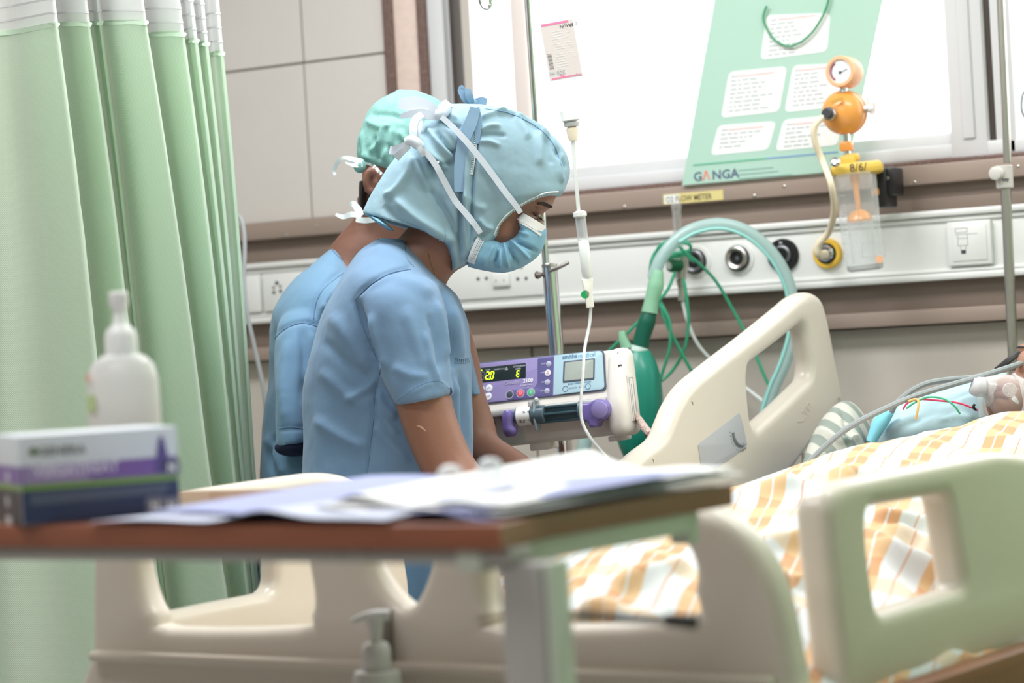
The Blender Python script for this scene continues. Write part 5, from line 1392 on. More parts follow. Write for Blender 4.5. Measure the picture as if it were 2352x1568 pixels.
# blue sheets, left, curling down over the front edge
def zb1(a, b): return 0.002 + 0.012 * math.sin(a * 6.2) ** 2 * (1 - b) * (a < .999) + 0.006 * b
sheet('paper_sheet', tl(330, 1190)[0], tl(980, 1190)[0], -0.004, 0.20, lambda a, b: 0.0035 + 0.011 * math.exp(-((a - .60) / .12) ** 2) * (1 - b) + 0.020 * a * b + 0.002 * math.sin(9 * a), M_SHL, 'lilac paper sheet curling at the front edge of the table', 'paper', None, 0.03)
sheet('paper_sheet', tl(480, 1180)[0], tl(1150, 1190)[0], 0.03, 0.29, lambda a, b: 0.007 + 0.012 * b + 0.003 * math.sin(7 * a + 1), M_SHB, 'periwinkle blue paper sheet lying left of the white papers', 'paper', None, 0.05)
sheet('folder', tl(1000, 1190)[0], xr, 0.012, dep_ - 0.01, lambda a, b: 0.006 + 0.004 * math.sin(5 * a) + 0.006 * b, M_SHD, 'navy folder under the heap of white papers', 'folder', None, 0.0)
for k in range(4):
    def zf(a, b, k=k):
        ridge = 0.011 * math.exp(-((a - 0.30 + 0.02 * k) / 0.20) ** 2) * (0.25 + 0.75 * b) + 0.010 * math.exp(-((a - 0.14) / 0.12) ** 2) * (0.4 + .6 * b)
        return 0.007 + 0.0022 * k + ridge * (0.80 + 0.07 * k) + 0.0015 * math.sin(11 * a + k * 2) + 0.004 * a * b
    sheet('paper_sheet', tl(905 + 14 * k, 1165)[0], xr + 0.004 - 0.004 * k, 0.030 + 0.006 * k, dep_ - 0.004 * k, zf, M_SHW, ['crumpled white paper at the bottom of the heap on the table', 'second white paper up in the crumpled heap on the table', 'third white paper up in the crumpled heap on the table', 'topmost crumpled white paper of the heap on the table'][k], 'paper', 'white papers heaped on the table', 0.006)
# two small clear domes behind the papers
for px, py, lb in ((1033, 1086, 'left one of two small clear plastic cups behind the papers'), (1125, 1070, 'right one of two small clear plastic cups behind the papers')):
    D_ = 2.22
    c_ = P(px, py, D_); c_[2] = c_[2] - 0.012
    o = mk('plastic_cup', lathe(c_ - ZZ * (c_[2] - (ZTB + 0.03)) * 0, ZZ, [(-0.03, 0.008), (0, 0.0115), (0.010, 0.0125), (0.016, 0.010), (0.019, 0.006), (0.020, 0.0)], 20, False), clear_mat('cup_clear', (240, 244, 246), a=0.5))
    tag(o, lb, 'cup', 'small clear cups')

# ---------------------------------------------------------------- privacy curtain, left
M_NET = mat('white_net', (244, 244, 244), 0.9, translucent=0.45, bump=(420, 0.25, 0.001))
nt = M_NET.node_tree; nd = nt.nodes
M_CUR = mat('mint_curtain_cloth', (222, 238, 220), 0.7, translucent=0.42, sheen=0.2, weave=(160, 0.25), bump=(9, 0.18, 0.01))
cols = []   # (px at y60, px at y1050, depth, hem y)
def fold(l0, l1, r0, r1, d, hem, amp):
    cols.extend([(l0 - 8, l1 - 8, d + amp, hem + 2), (l0 + 6, l1 + 6, d + amp * 1.05, hem + 1), (l0 + (r0 - l0) * .3, l1 + (r1 - l1) * .3, d + amp * .35, hem), (l0 + (r0 - l0) * .62, l1 + (r1 - l1) * .62, d - amp * .1, hem - 1), (r0 - 8, r1 - 8, d - amp * .5, hem), (r0, r1, d - amp * .35, hem + 1), (r0 - 5, r1 - 5, d + amp * .3, hem + 2)])
cols.extend([(-260, -200, 3.80, 100), (-120, -70, 3.90, 92), (-40, 0, 3.84, 76), (40, 110, 3.86, 66), (100, 200, 3.82, 55), (126, 236, 3.80, 51), (134, 246, 3.82, 52), (128, 240, 3.92, 53)])
fold(134, 246, 208, 330, 3.95, 50, 0.075)
fold(212, 336, 236, 344, 3.99, 47, 0.03)
fold(240, 350, 338, 478, 3.93, 46, 0.10)
fold(340, 480, 421, 537, 4.02, 73, 0.08)
fold(424, 540, 450, 556, 4.08, 88, 0.03)
fold(452, 558, 474, 566, 4.12, 95, 0.03)
fold(478, 568, 508, 584, 4.18, 117, 0.04)
cc = np.array(cols, float)
cf_ = catmull(cc, 5)
def cur_point(row, y):
    k = (y - 60) / 990.0
    bow = 6 * math.sin(math.pi * min(max(k, 0), 1))
    return P(row[0] + (row[1] - row[0]) * k + bow, y, row[2])
NR = 70
vs = []; vn = []; n = len(cf_)
for j in range(NR + 1):
    for i, row in enumerate(cf_):
        f_ = j / NR
        y = row[3] + (2250 - row[3]) * f_
        p = cur_point(row, y)
        w = mnoise.fractal(Vector((p[0] * 5, p[2] * 3, 0.3)), 1.0, 2.0, 3)
        vs.append(p - FF * (0.004 * w))
fs = [(j * n + i, j * n + i + 1, (j + 1) * n + i + 1, (j + 1) * n + i) for j in range(NR) for i in range(n - 1)]
cr_folds = [([(0, 210), (60, 180), (140, 120)], -0.006, 6), ([(0, 330), (70, 310), (160, 272)], 0.006, 8), ([(0, 440), (60, 400), (165, 345)], 0.008, 8), ([(20, 460), (100, 440), (185, 462)], 0.008, 7), ([(0, 240), (50, 245), (90, 262)], -0.005, 6),
            ([(0, 745), (90, 712), (210, 695)], -0.008, 6), ([(0, 790), (100, 755), (215, 738)], 0.006, 6), ([(0, 860), (80, 832), (200, 824)], -0.009, 7), ([(0, 950), (60, 952), (210, 946)], -0.005, 6), ([(0, 60 + 560), (90, 600), (200, 560)], -0.005, 9),
            ([(350, 520), (400, 510), (470, 505)], 0.004, 6), ([(510, 880), (540, 876), (572, 872)], 0.005, 6), ([(440, 1330), (500, 1320), (580, 1280)], 0.006, 8), ([(0, 1400), (60, 1410), (110, 1400)], 0.006, 9), ([(0, 1490), (80, 1480), (150, 1490)], 0.006, 9)]
g_, f_ = sculpt((np.array(vs), fs), cr_folds, None, 2.0)
cur = root('privacy_curtain', 'long mint green privacy curtain with a white net top hanging at left', 'curtain', P(250, 1900, 3.95) * [1, 1, 0])
co = mk('cloth', (g_, f_), M_CUR, cur, auto=None)
vs = []
for j in range(9):
    for row in cf_:
        y = row[3] - (row[3] + 380) * j / 8
        vs.append(cur_point(row, y))
fs = [(j * n + i, (j + 1) * n + i, (j + 1) * n + i + 1, j * n + i + 1) for j in range(8) for i in range(n - 1)]
no = mk('net_top', (np.array(vs), fs), M_NET, cur, auto=None)
mk('hem', ribbon([cur_point(row, row[3] + 6) - FF * 0.001 for row in cf_[::2]], 0.008, 0.002, sub=2), mat('hem_green', (206, 228, 206), 0.7), cur)
g = []
for yy in (20, -16, -52, -120):
    pts = [cur_point(row, row[3] - 40 + yy * 0.9) - FF * 0.0008 for row in cf_]
    g.append(ribbon(pts, 0.003, 0.0005, sub=1))
mk('net_weave', g, mat('net_thread', (214, 214, 216), 0.9), cur, kind='stuff')
rl = mk('curtain_rail', tube([P(-400, -420, 3.7), P(200, -420, 3.9), P(520, -400, 4.2), P(560, -395, 4.6)], 0.012, 8), M_BRUSH)
tag(rl, 'curtain rail above the mint curtain, out of view', 'rail')

# the next bay's green curtain, to the right
vs = []; fs = []
for i in range(81):
    q = i / 80; off = 0.05 * math.sin(q * 60)
    p = cdir(1.00 + 0.40 * q + off, 1.1 + 2.6 * q)
    for z in np.linspace(0.25, 2.3, 5): vs.append(np.array([p[0], p[1], z]))
fs = [(i * 5 + j, (i + 1) * 5 + j, (i + 1) * 5 + j + 1, i * 5 + j + 1) for i in range(80) for j in range(4)]
nc = mk('privacy_curtain', (np.array(vs), fs), mat('leaf_green_curtain', (178, 208, 166), 0.8), None, auto=None)
tag(nc, 'pleated mint curtain of the next bay, to the right beyond the frame', 'curtain')
# ---------------------------------------------------------------- people
M_SKIN = mat('brown_skin', (138, 97, 80), 0.5, sss=0.12, var=(30, 0.08), bump=(140, 0.06, 0.004))
M_SKIND = mat('deep_brown_skin', (118, 80, 66), 0.5, sss=0.1, var=(30, 0.08), bump=(140, 0.06, 0.004))
M_SCRUB = mat('blue_scrub_cotton', (104, 135, 166), 0.85, sheen=0.15, bump=(14, 0.22, 0.012), weave=(900, 0.1))
M_SCRUB2 = mat('blue_scrub_cotton_rear', (106, 142, 172), 0.85, sheen=0.15, bump=(14, 0.22, 0.012))
M_SEAM = mat('seam_blue', (98, 128, 158), 0.85)
M_HOOD = mat('pale_blue_nonwoven', (140, 170, 184), 0.8, bump=(16, 0.22, 0.008), weave=(700, 0.15))
M_MINTC = mat('mint_nonwoven', (136, 186, 180), 0.75, bump=(26, 0.5, 0.008), translucent=0.1)
M_TIE = mat('white_tie', (206, 216, 228), 0.8)
M_MASK = mat('sky_blue_mask', (124, 170, 194), 0.75, bump=(120, 0.08, 0.002))
M_MASKW = mat('white_mask_band', (238, 238, 238), 0.7)
M_HAIR = mat('black_hair', (34, 28, 28), 0.5)
M_TROUS = mat('blue_trousers', (100, 138, 176), 0.85)
M_SHOE = mat('dark_clog', (50, 52, 58), 0.5)

def hand(w, d, up, s=1.0, side=1):
    """open, slightly curled hand: wrist point w, pointing d, back of the hand up"""
    d = nrm(d); up = nrm(up - (up @ d) * d); l = np.cross(up, d) * side
    g = [tube([w - d * 0.02, w + d * 0.03, w + d * 0.085], [0.024 * s, 0.027 * s, 0.026 * s], 14)]
    pts = np.array(g[0][0]); c = w
    q = pts - c; q = q - np.outer(q @ up, up) * 0.45; g[0] = (c + q, g[0][1])
    for k, (o, L) in enumerate(((-0.030, 0.062), (-0.010, 0.076), (0.010, 0.082), (0.029, 0.074))):
        b = w + d * 0.075 * s + l * o * s
        sp_ = d + l * o * 2.2
        g.append(tube([b - d * 0.03, b, b + sp_ * L * .42 + up * 0.002, b + sp_ * L * .75 - up * 0.014, b + sp_ * L * .9 - up * 0.034], [0.0095, 0.0098, 0.0088, 0.008, 0.0065], 10))
    t0 = w + d * 0.018 + l * 0.022
    g.append(tube([t0 - l * 0.015, t0 + l * 0.016 + d * 0.02, t0 + l * 0.034 + d * 0.045 - up * 0.008, t0 + l * 0.036 + d * 0.066 - up * 0.018], [0.012, 0.0125, 0.0102, 0.008], 10))
    return g

def legs(px, D, dx, z0):
    """two trouser legs and shoes below hip height z0"""
    c = P(px, 1300, D); g = []; gs = []
    fwd = nrm(RR * 0.95 + FF * 0.1)
    for s in (-1, 1):
        o = np.array([c[0], c[1], 0]) + nrm(FF) * 0.095 * s
        g.append(tube([o + ZZ * (z0 + 0.05), o + ZZ * (z0 - 0.2) + fwd * 0.01, o + ZZ * 0.48 + fwd * 0.02, o + ZZ * 0.25, o + ZZ * 0.07], [0.105, 0.092, 0.070, 0.062, 0.055], 20))
        gs.append(tube([o + ZZ * 0.045 - fwd * 0.07, o + ZZ * 0.05 - fwd * 0.02, o + ZZ * 0.045 + fwd * 0.08, o + ZZ * 0.035 + fwd * 0.15], [0.032, 0.042, 0.042, 0.028], 16))
    return g, gs

# ---- front nurse
DN = 3.85
n1 = root('person', 'front nurse in pale blue tie-back hood and blue scrubs bending over the bed', 'person', P(890, 2440, DN) * [1, 1, 0])
# continuous body: head, neck, trunk, arms, hands, legs
head = loft([(1190, 262), (1075, 275), (1015, 330), (1000, 395), (1000, 440), (1005, 465), (1012, 492), (1020, 520), (1032, 550), (1045, 580), (1062, 604)],
            [(1215, 275), (1268, 330), (1293, 385), (1283, 440), (1272, 462), (1269, 474), (1248, 490), (1247, 510), (1252, 545), (1222, 590), (1160, 612)],
            DN, [0.02, 0.055, 0.072, 0.075, 0.074, 0.072, 0.070, 0.068, 0.063, 0.055, 0.04])
neck = tube([P(920, 700, DN), P(950, 630, DN), P(985, 580, DN), P(1050, 520, DN)], [0.075, 0.054, 0.051, 0.056], 24)
trunk = loft([(880, 580), (820, 640), (780, 730), (745, 850), (735, 980), (735, 1100), (735, 1300), (745, 1420)],
             [(950, 600), (1000, 660), (1035, 740), (1050, 850), (1050, 980), (1050, 1100), (1050, 1300), (1050, 1400)], DN, [0.06, 0.14, 0.15, 0.135, 0.12, 0.125, 0.15, 0.14], n=28)
zh = P(890, 1250, DN)[2]
nearA = tube([P(905, 690, 3.73), P(935, 780, 3.70), P(968, 900, 3.68), P(990, 980, 3.67), P(1032, 1075, 3.66), P(1085, 1140, 3.64), P(1185, 1205, 3.62), P(1275, 1246, 3.60)], [0.055, 0.050, 0.043, 0.0415, 0.040, 0.040, 0.033, 0.025], 22)
farA = tube([P(1010, 760, 3.98), P(1040, 840, 4.0), P(1056, 905, 4.0), P(1080, 975, 4.0), P(1104, 1035, 3.98), P(1170, 1080, 3.93), P(1250, 1130, 3.86), P(1320, 1180, 3.80)], [0.05, 0.045, 0.041, 0.040, 0.037, 0.036, 0.030, 0.024], 22)
dh = nrm(P(1340, 1275, 3.58) - P(1275, 1246, 3.60)); dh2 = nrm(P(1400, 1225, 3.76) - P(1320, 1180, 3.80))
hands = hand(P(1275, 1246, 3.60), dh, ZZ, 1.0, 1) + hand(P(1320, 1180, 3.80), dh2, ZZ, 1.0, -1)
lg, sh = legs(890, DN, 0, zh)
bodyg = remesh([head, neck, trunk, nearA, farA] + [(v, f) for v, f in [tube([P(890, 1350, DN) - ZZ * 0.0 + FF * 0.0, P(890, 1400, DN)], 0.1, 16, 1)]] + hands, 0.0042, 2)
# brow, socket, cheek and lids shaped on the face
bodyg = sculpt(bodyg, [([(1232, 470), (1250, 474), (1268, 470)], 0.004, 7), ([(1215, 492), (1234, 494), (1246, 498)], -0.0045, 7), ([(1218, 484), (1232, 486), (1244, 490)], 0.0022, 4), ([(1222, 504), (1234, 506), (1244, 508)], 0.0016, 4), ([(1170, 510), (1160, 530), (1160, 550)], 0.003, 14)])
HS = Surf(bodyg)
bo1 = mk('body', bodyg, M_SKIN, n1, auto=None)
lower = remesh(lg + [tube([P(890, 1240, DN), P(890, 1330, DN), P(890, 1400, DN)], [0.10, 0.135, 0.12], 20)], 0.008)
mk('trousers', lower, M_TROUS, n1, auto=None)
for g in sh: mk('shoe', g, M_SHOE, n1)
# scrub top
TA = [(864, 547), (826, 574), (802, 610), (781, 642), (757, 686), (733, 737), (713, 807), (700, 873), (696, 956), (695, 1080), (692, 1250), (690, 1420)]
TBk = [(927, 549), (968, 586), (1008, 636), (1034, 660), (1056, 690), (1075, 745), (1080, 800), (1083, 865), (1087, 940), (1085, 1060), (1086, 1250), (1000, 1400)]
top = loft(TA, TBk, DN, [0.055, 0.10, 0.150, 0.175, 0.182, 0.180, 0.168, 0.155, 0.150, 0.152, 0.165, 0.170], n=48, ex=2.1)
slv = loft([(872, 640), (824, 672), (820, 705), (836, 765), (862, 830), (886, 880), (910, 929)],
           [(930, 618), (985, 640), (1012, 668), (1029, 725), (1034, 790), (1036, 850), (1038, 906)], [3.76, 3.735, 3.72, 3.705, 3.695, 3.685, 3.68], [0.05, 0.068, 0.075, 0.074, 0.070, 0.067, 0.066], n=36)
slf = loft([(1000, 720), (1030, 790), (1055, 850), (1062, 905)], [(1076, 735), (1086, 800), (1098, 860), (1109, 908)], 4.0, [0.05, 0.055, 0.055, 0.05], n=28)
tg = remesh([top, slv, slf], 0.0048, 4)
tg = sculpt(tg, [
    ([(817, 684), (850, 652), (895, 626), (943, 617)], -0.0035, 4), ([(817, 684), (826, 730), (850, 790), (873, 845)], -0.010, 9),
    ([(850, 720), (862, 790), (885, 850)], 0.006, 9), ([(873, 845), (861, 900), (858, 960), (850, 1020), (842, 1095)], -0.004, 5),
    ([(870, 860), (855, 880), (830, 900), (790, 925)], 0.005, 9), ([(865, 900), (880, 930), (910, 960)], 0.006, 9), ([(862, 930), (885, 965), (915, 1000)], 0.004, 8), ([(858, 975), (890, 1010), (940, 1060)], 0.005, 10),
    ([(760, 720), (800, 780), (850, 850)], 0.004, 16), ([(735, 850), (790, 900), (850, 940)], 0.004, 14), ([(720, 960), (780, 1000), (845, 1030)], 0.004, 12), ([(740, 780), (790, 830), (860, 880)], -0.004, 12),
    ([(1000, 690), (1020, 760), (1030, 830)], 0.006, 8), ([(985, 720), (1005, 790), (1012, 850)], -0.005, 7), ([(975, 760), (990, 830), (1008, 880)], 0.005, 7), ([(930, 700), (955, 780), (985, 850)], 0.003, 14), ([(900, 840), (940, 860), (990, 865)], 0.003, 9),
    ([(1016, 650), (1030, 700), (1040, 780), (1042, 850)], -0.012, 8), ([(1042, 700), (1056, 760), (1062, 830)], 0.006, 8), ([(1055, 850), (1065, 920), (1068, 1000), (1062, 1080)], -0.006, 7), ([(1044, 870), (1046, 950), (1050, 1040)], 0.006, 7), ([(1070, 860), (1078, 940), (1082, 1020)], 0.004, 5),
    ([(1030, 905), (1020, 950), (1034, 1010)], -0.006, 7), ([(905, 640), (950, 650), (990, 680)], 0.004, 12), ([(860, 570), (900, 580), (940, 610)], 0.002, 14), ([(913, 925), (960, 893), (1007, 880), (1037, 905)], 0.002, 5)], (9, 0.0035), 1.35)
mk('scrub_top', tg, M_SCRUB, n1, auto=None)
TS_ = Surf(tg)
for k, L in enumerate([[(817, 686), (850, 654), (895, 628), (943, 618)], [(817, 686), (826, 730), (850, 790), (875, 846)], [(875, 846), (861, 900), (857, 960), (850, 1020), (842, 1100)], [(928, 551), (932, 590), (950, 612)], [(1046, 822), (1060, 824), (1076, 822)], [(1044, 832), (1060, 834), (1078, 832)], [(866, 549), (895, 556), (926, 552)]]):
    mk('seam', tube(TS_.line(L, 0.0002), 0.0011 if k < 4 else 0.0008, 5, 1), M_SEAM, n1)
hem = TS_.line([(912, 921), (958, 888), (1005, 874), (1034, 896)], 0.0001)
mk('cuff_seam', tube(hem, 0.0008, 5, 1), M_SEAM, n1)
g = [tube([TS_.at(x, y0, 0.0002), TS_.at(x + 1, y0 + 8, 0.0002)], 0.0008, 4, 1) for x, y0 in zip(range(1048, 1078, 4), [824] * 8)]
mk('gather', g, M_SEAM, n1, kind='stuff')
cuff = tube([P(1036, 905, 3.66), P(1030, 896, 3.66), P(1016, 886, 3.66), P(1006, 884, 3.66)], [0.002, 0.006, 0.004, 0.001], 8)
mk('cuff_shade', cuff, mat('cuff_shade_navy', (40, 52, 84), 0.8), n1)  # dark sliver paints the shade inside the cuff; the sleeve is solid
# hood
HD = DN
sk = loft([(1080, 244), (1028, 242), (988, 262), (965, 300), (952, 345), (946, 400), (958, 440), (975, 472), (988, 492), (1002, 516), (1016, 546), (1030, 576), (1038, 602), (1038, 624)],
          [(1108, 243), (1191, 258), (1238, 288), (1276, 318), (1301, 352), (1309, 392), (1301, 424), (1287, 448), (1244, 457), (1195, 482), (1156, 517), (1142, 549), (1108, 584), (1068, 608)],
          HD, [0.02, 0.058, 0.078, 0.089, 0.095, 0.098, 0.097, 0.094, 0.091, 0.089, 0.087, 0.083, 0.076, 0.05],
          ex=[2, 2, 2, 2, 2.1, 2.3, 2.8, 3.6, 5, 5.5, 5.5, 5, 4, 2.5], n=56)
tl_ = loft([(940, 338), (924, 350), (898, 376), (872, 416), (850, 452), (834, 486), (836, 492)], [(968, 326), (1000, 345), (1040, 400), (1060, 460), (1070, 520), (1063, 556), (1058, 562)], HD - 0.004, [0.03, 0.055, 0.078, 0.086, 0.09, 0.092, 0.091], n=44, ex=2.4)
mid = loft([(1075, 243), (1030, 243), (990, 262), (968, 290), (950, 320)], [(1110, 246), (1120, 290), (1110, 350), (1080, 400), (1040, 430)], HD - 0.002, [0.03, 0.06, 0.085, 0.097, 0.10], n=40)
hg = remesh([sk, tl_, mid], 0.0025, 4)
hg = sculpt(hg, [
    ([(1058, 559), (1030, 500), (1000, 450), (975, 410)], -0.006, 7), ([(1055, 610), (1056, 560), (1058, 500), (1062, 400), (1070, 300)], -0.008, 6), ([(1072, 300), (1066, 400), (1068, 500), (1072, 580)], 0.006, 7),
    ([(1096, 258), (1098, 300), (1092, 360), (1085, 420), (1083, 500), (1080, 570)], -0.005, 5),
    ([(945, 350), (935, 400), (905, 440), (880, 450)], 0.006, 9), ([(950, 360), (965, 400), (990, 440)], 0.007, 8), ([(905, 450), (940, 490), (1000, 530), (1050, 555)], 0.007, 11), ([(880, 470), (920, 510), (980, 540)], -0.005, 9),
    ([(1000, 300), (1030, 340), (1055, 355)], -0.006, 6), ([(960, 300), (985, 350), (1030, 385)], 0.006, 8), ([(980, 290), (1010, 330), (1040, 360)], 0.005, 7), ([(1010, 270), (1030, 285), (1060, 295)], -0.006, 6), ([(1020, 250), (1030, 262), (1050, 275)], 0.004, 5),
    ([(1100, 300), (1125, 290), (1150, 290)], 0.004, 5), ([(1100, 312), (1130, 308), (1165, 312)], -0.003, 5), ([(1100, 325), (1125, 325), (1150, 335)], 0.0035, 5), ([(1105, 270), (1130, 262), (1160, 258)], 0.004, 5), ([(1180, 268), (1200, 290), (1215, 320)], 0.004, 7),
    ([(1120, 252), (1170, 262), (1215, 282), (1250, 306), (1285, 345)], 0.005, 5), ([(1255, 310), (1262, 345), (1268, 380)], -0.004, 7), ([(1235, 300), (1240, 340), (1240, 380)], 0.004, 8), ([(1290, 350), (1285, 390), (1292, 420)], 0.004, 6), ([(1275, 340), (1290, 370), (1300, 385)], -0.004, 5),
    ([(1100, 500), (1115, 520), (1135, 525)], 0.004, 6), ([(1060, 440), (1090, 470), (1120, 480)], 0.003, 10), ([(1085, 560), (1105, 540), (1125, 530)], -0.003, 6), ([(985, 370), (1010, 376), (1045, 374)], -0.004, 6)], (38, 0.0008), 1.5)
mk('hood', hg, M_HOOD, n1, auto=None)
HO = Surf(hg)
# stitched hem round the face and stitched centre seam
M_STI = mat('white_stitching', (226, 234, 234), 0.8)
def stitches(L, w, n, name):
    c_ = HO.line(L, 0.0016, 8); mk(name, tube(c_, 0.0012, 6, 1), M_STI, n1)
    cc_ = catmull(np.array(L, float), 8); g = []
    t_ = np.linspace(0, len(cc_) - 1.001, n)
    for k in t_:
        i = int(k); p = cc_[i] * (1 - k + i) + cc_[i + 1] * (k - i); d = cc_[i + 1] - cc_[i]; d = d / np.linalg.norm(d); q = np.array([d[1], -d[0]])
        g.append(tube([HO.at(*(p), 0.0018), HO.at(*(p + q * w + d * 2), 0.0018)], 0.0006, 4, 1))
    mk(name + '_zigzag', g, M_STI, n1, kind='stuff')
stitches([(1282, 440), (1258, 442), (1236, 449), (1213, 460), (1191, 472)], 6, 26, 'face_hem')
stitches([(1180, 480), (1163, 494), (1149, 510), (1140, 526), (1135, 540)], 6, 18, 'cheek_hem')
stitches([(1094, 262), (1095, 300), (1092, 350), (1085, 400)], -5, 34, 'crown_seam')
mk('seam', tube(HO.line([(1096, 262), (1097, 320), (1090, 370), (1084, 440), (1084, 500), (1080, 560)], 0.0002), 0.0009, 5, 1), mat('hood_seam', (112, 150, 184), 0.85), n1)
mk('brim_seam', tube(HO.line([(1115, 250), (1165, 258), (1215, 280), (1252, 307), (1276, 340), (1290, 380)], 0.0002), 0.0009, 5, 1), MATS['hood_seam'], n1)
# top knot of the hood
M_KNOT = mat('hood_knot', (134, 166, 194), 0.8)
def blob(L, r, n=14): return tube([P(*q) for q in L], r, n)
mk('knot', [blob([(1082, 240, HD - .03), (1090, 236, HD - .035), (1096, 240, HD - .03)], [0.006, 0.008, 0.006]), ribbon([P(1088, 238, HD - .035), P(1105, 232, HD - .04), P(1118, 234, HD - .04)], [0.010, 0.012, 0.009], 0.006), ribbon([P(1084, 238, HD - .035), P(1072, 226, HD - .04), P(1062, 206, HD - .04), P(1066, 199, HD - .04)], [0.008, 0.016, 0.015, 0.006], 0.004),
            ribbon([P(1084, 236, HD - .04), P(1078, 222, HD - .045), P(1074, 205, HD - .045)], [0.008, 0.012, 0.009], 0.004)], M_KNOT, n1)
mk('knot_tail', ribbon(taut(HO, [(1092, 248), (1082, 280), (1066, 320), (1056, 380), (1054, 440)], 0.003), [0.016, 0.020, 0.018, 0.014], 0.004, sub=1), M_KNOT, n1)
mk('knot_tail', ribbon(taut(HO, [(1092, 248), (1098, 280), (1096, 330)], 0.003), [0.012, 0.012, 0.006], 0.004, sub=1), M_KNOT, n1)
# mask
mg0 = loft([(1196, 493), (1190, 502), (1188, 514), (1193, 530), (1176, 547), (1156, 556), (1142, 553), (1105, 535)],
           [(1256, 533), (1253, 549), (1248, 566), (1236, 587), (1206, 609), (1160, 625), (1117, 621), (1074, 611)],
           DN, [0.078, 0.080, 0.081, 0.082, 0.083, 0.084, 0.084, 0.082], ex=[4, 4, 3.6, 3.4, 3.2, 3.2, 3.4, 4], n=56, sub=8)
mgr = remesh(mg0, 0.0022, 1)
pl_ = []
for (a, b), am in ((((1178, 548), (1236, 580)), -0.004), (((1172, 552), (1220, 596)), 0.003), (((1165, 554), (1190, 612)), -0.004), (((1158, 556), (1168, 618)), 0.003), (((1150, 556), (1134, 616)), -0.004), (((1190, 530), (1215, 540)), 0.002), (((1146, 556), (1150, 618)), 0.003), (((1135, 560), (1110, 612)), 0.002)):
    pl_.append(([a, b], am * 1.5, 4))
mgr = sculpt(mgr, pl_, (60, 0.0006), 1.6)
mk('face_mask', mgr, M_MASK, n1, auto=None)
MS = Surf(mgr)
mk('nose_band', ribbon(MS.line([(1192, 495), (1206, 503), (1224, 513), (1248, 528)], 0.0010), [0.014, 0.014, 0.0135], 0.0012), M_MASKW, n1)
mk('nose_band', ribbon(MS.line([(1190, 507), (1204, 515), (1222, 525), (1243, 540)], 0.0010), [0.0035, 0.0035, 0.004], 0.001), M_MASKW, n1)
mk('edge_binding', ribbon(MS.line([(1196, 488), (1191, 498), (1189, 510), (1192, 523), (1186, 533), (1172, 545), (1156, 552), (1144, 550), (1125, 541), (1106, 534)], 0.0022), 0.0046, 0.002), M_MASKW, n1)
mk('side_band', ribbon(MS.line([(1109, 540), (1098, 560), (1089, 580), (1081, 603)], 0.0012), 0.0125, 0.0015), mat('mask_side_grey', (206, 214, 222), 0.7), n1)
g = []
for o in (-3, 0.5, 4):
    for k in range(13):
        t = k / 13
        g.append(tube([MS.at(1109 - 28 * t + o, 541 + 60 * t + o * .4, 0.0024), MS.at(1109 - 28 * (t + .035) + o, 541 + 60 * (t + .035) + o * .4, 0.0024)], 0.0005, 4, 1))
for k in range(14):
    t = k / 14
    for (ax0, ay0, ax1, ay1) in ((1197, 494, 1222, 508), (1192, 505, 1240, 534)):
        g.append(tube([MS.at(ax0 + (ax1 - ax0) * t, ay0 + (ay1 - ay0) * t, 0.0018), MS.at(ax0 + (ax1 - ax0) * (t + .03), ay0 + (ay1 - ay0) * (t + .03), 0.0018)], 0.0004, 4, 1))
mk('mask_dots', g, mat('dot_grey', (120, 128, 140), 0.7), n1, kind='stuff')
# ties
allS = Surf(hg, mgr)
mk('mask_tie', ribbon(taut(allS, [(1196, 489), (1182, 468), (1160, 440), (1120, 385), (1080, 335), (1045, 297), (1014, 268)]), [0.008, 0.0095, 0.0098, 0.0095, 0.0085], 0.0012, sub=1), M_TIE, n1)
mk('mask_tie', ribbon(taut(allS, [(1104, 535), (1090, 515), (1070, 490), (1045, 460), (1020, 415), (1000, 378), (980, 352), (955, 333)]), [0.008, 0.0098, 0.0098, 0.0095, 0.009], 0.0012, sub=1), M_TIE, n1)
mk('tie_knot', [blob([(935, 326, 3.74), (945, 322, 3.735), (958, 330, 3.735), (968, 336, 3.74)], [0.007, 0.008, 0.009, 0.006]), ribbon([P(945, 328, 3.735), P(925, 336, 3.74), P(905, 345, 3.75), P(896, 345, 3.755)], [0.008, 0.011, 0.013, 0.012], 0.003), ribbon([P(940, 336, 3.735), P(922, 350, 3.74), P(910, 362, 3.75)], [0.007, 0.010, 0.012], 0.003), ribbon([P(958, 334, 3.73), P(968, 346, 3.73), P(972, 358, 3.735)], [0.006, 0.009, 0.006], 0.003)], M_TIE, n1)
mk('tie_loop', [ribbon([P(950, 324, 3.74), P(949, 300, 3.74), P(953, 276, 3.75), P(970, 262, 3.76)], [0.011, 0.012, 0.012, 0.010], 0.002), ribbon([P(960, 325, 3.745), P(962, 300, 3.745), P(968, 278, 3.755)], [0.006, 0.007, 0.006], 0.002)], M_TIE, n1)
mk('tie_bow', [ribbon([P(1010, 268, 3.77), P(985, 250, 3.77), P(950, 240, 3.78), P(918, 238, 3.80)], [0.012, 0.024, 0.026, 0.014], 0.004), ribbon([P(1008, 270, 3.77), P(975, 262, 3.77), P(945, 262, 3.78), P(920, 268, 3.80)], [0.010, 0.016, 0.012, 0.006], 0.004), blob([(1000, 262, 3.77), (1012, 262, 3.77), (1022, 250, 3.78)], [0.007, 0.010, 0.012]), ribbon([P(1010, 262, 3.775), P(1022, 245, 3.79), P(1030, 236, 3.80)], [0.012, 0.018, 0.012], 0.004)], M_TIE, n1)
mk('tie_end', ribbon([P(995, 378, 3.742), P(1003, 374, 3.74), P(1008, 371, 3.742)], [0.004, 0.004, 0.002], 0.001), M_TIE, n1)
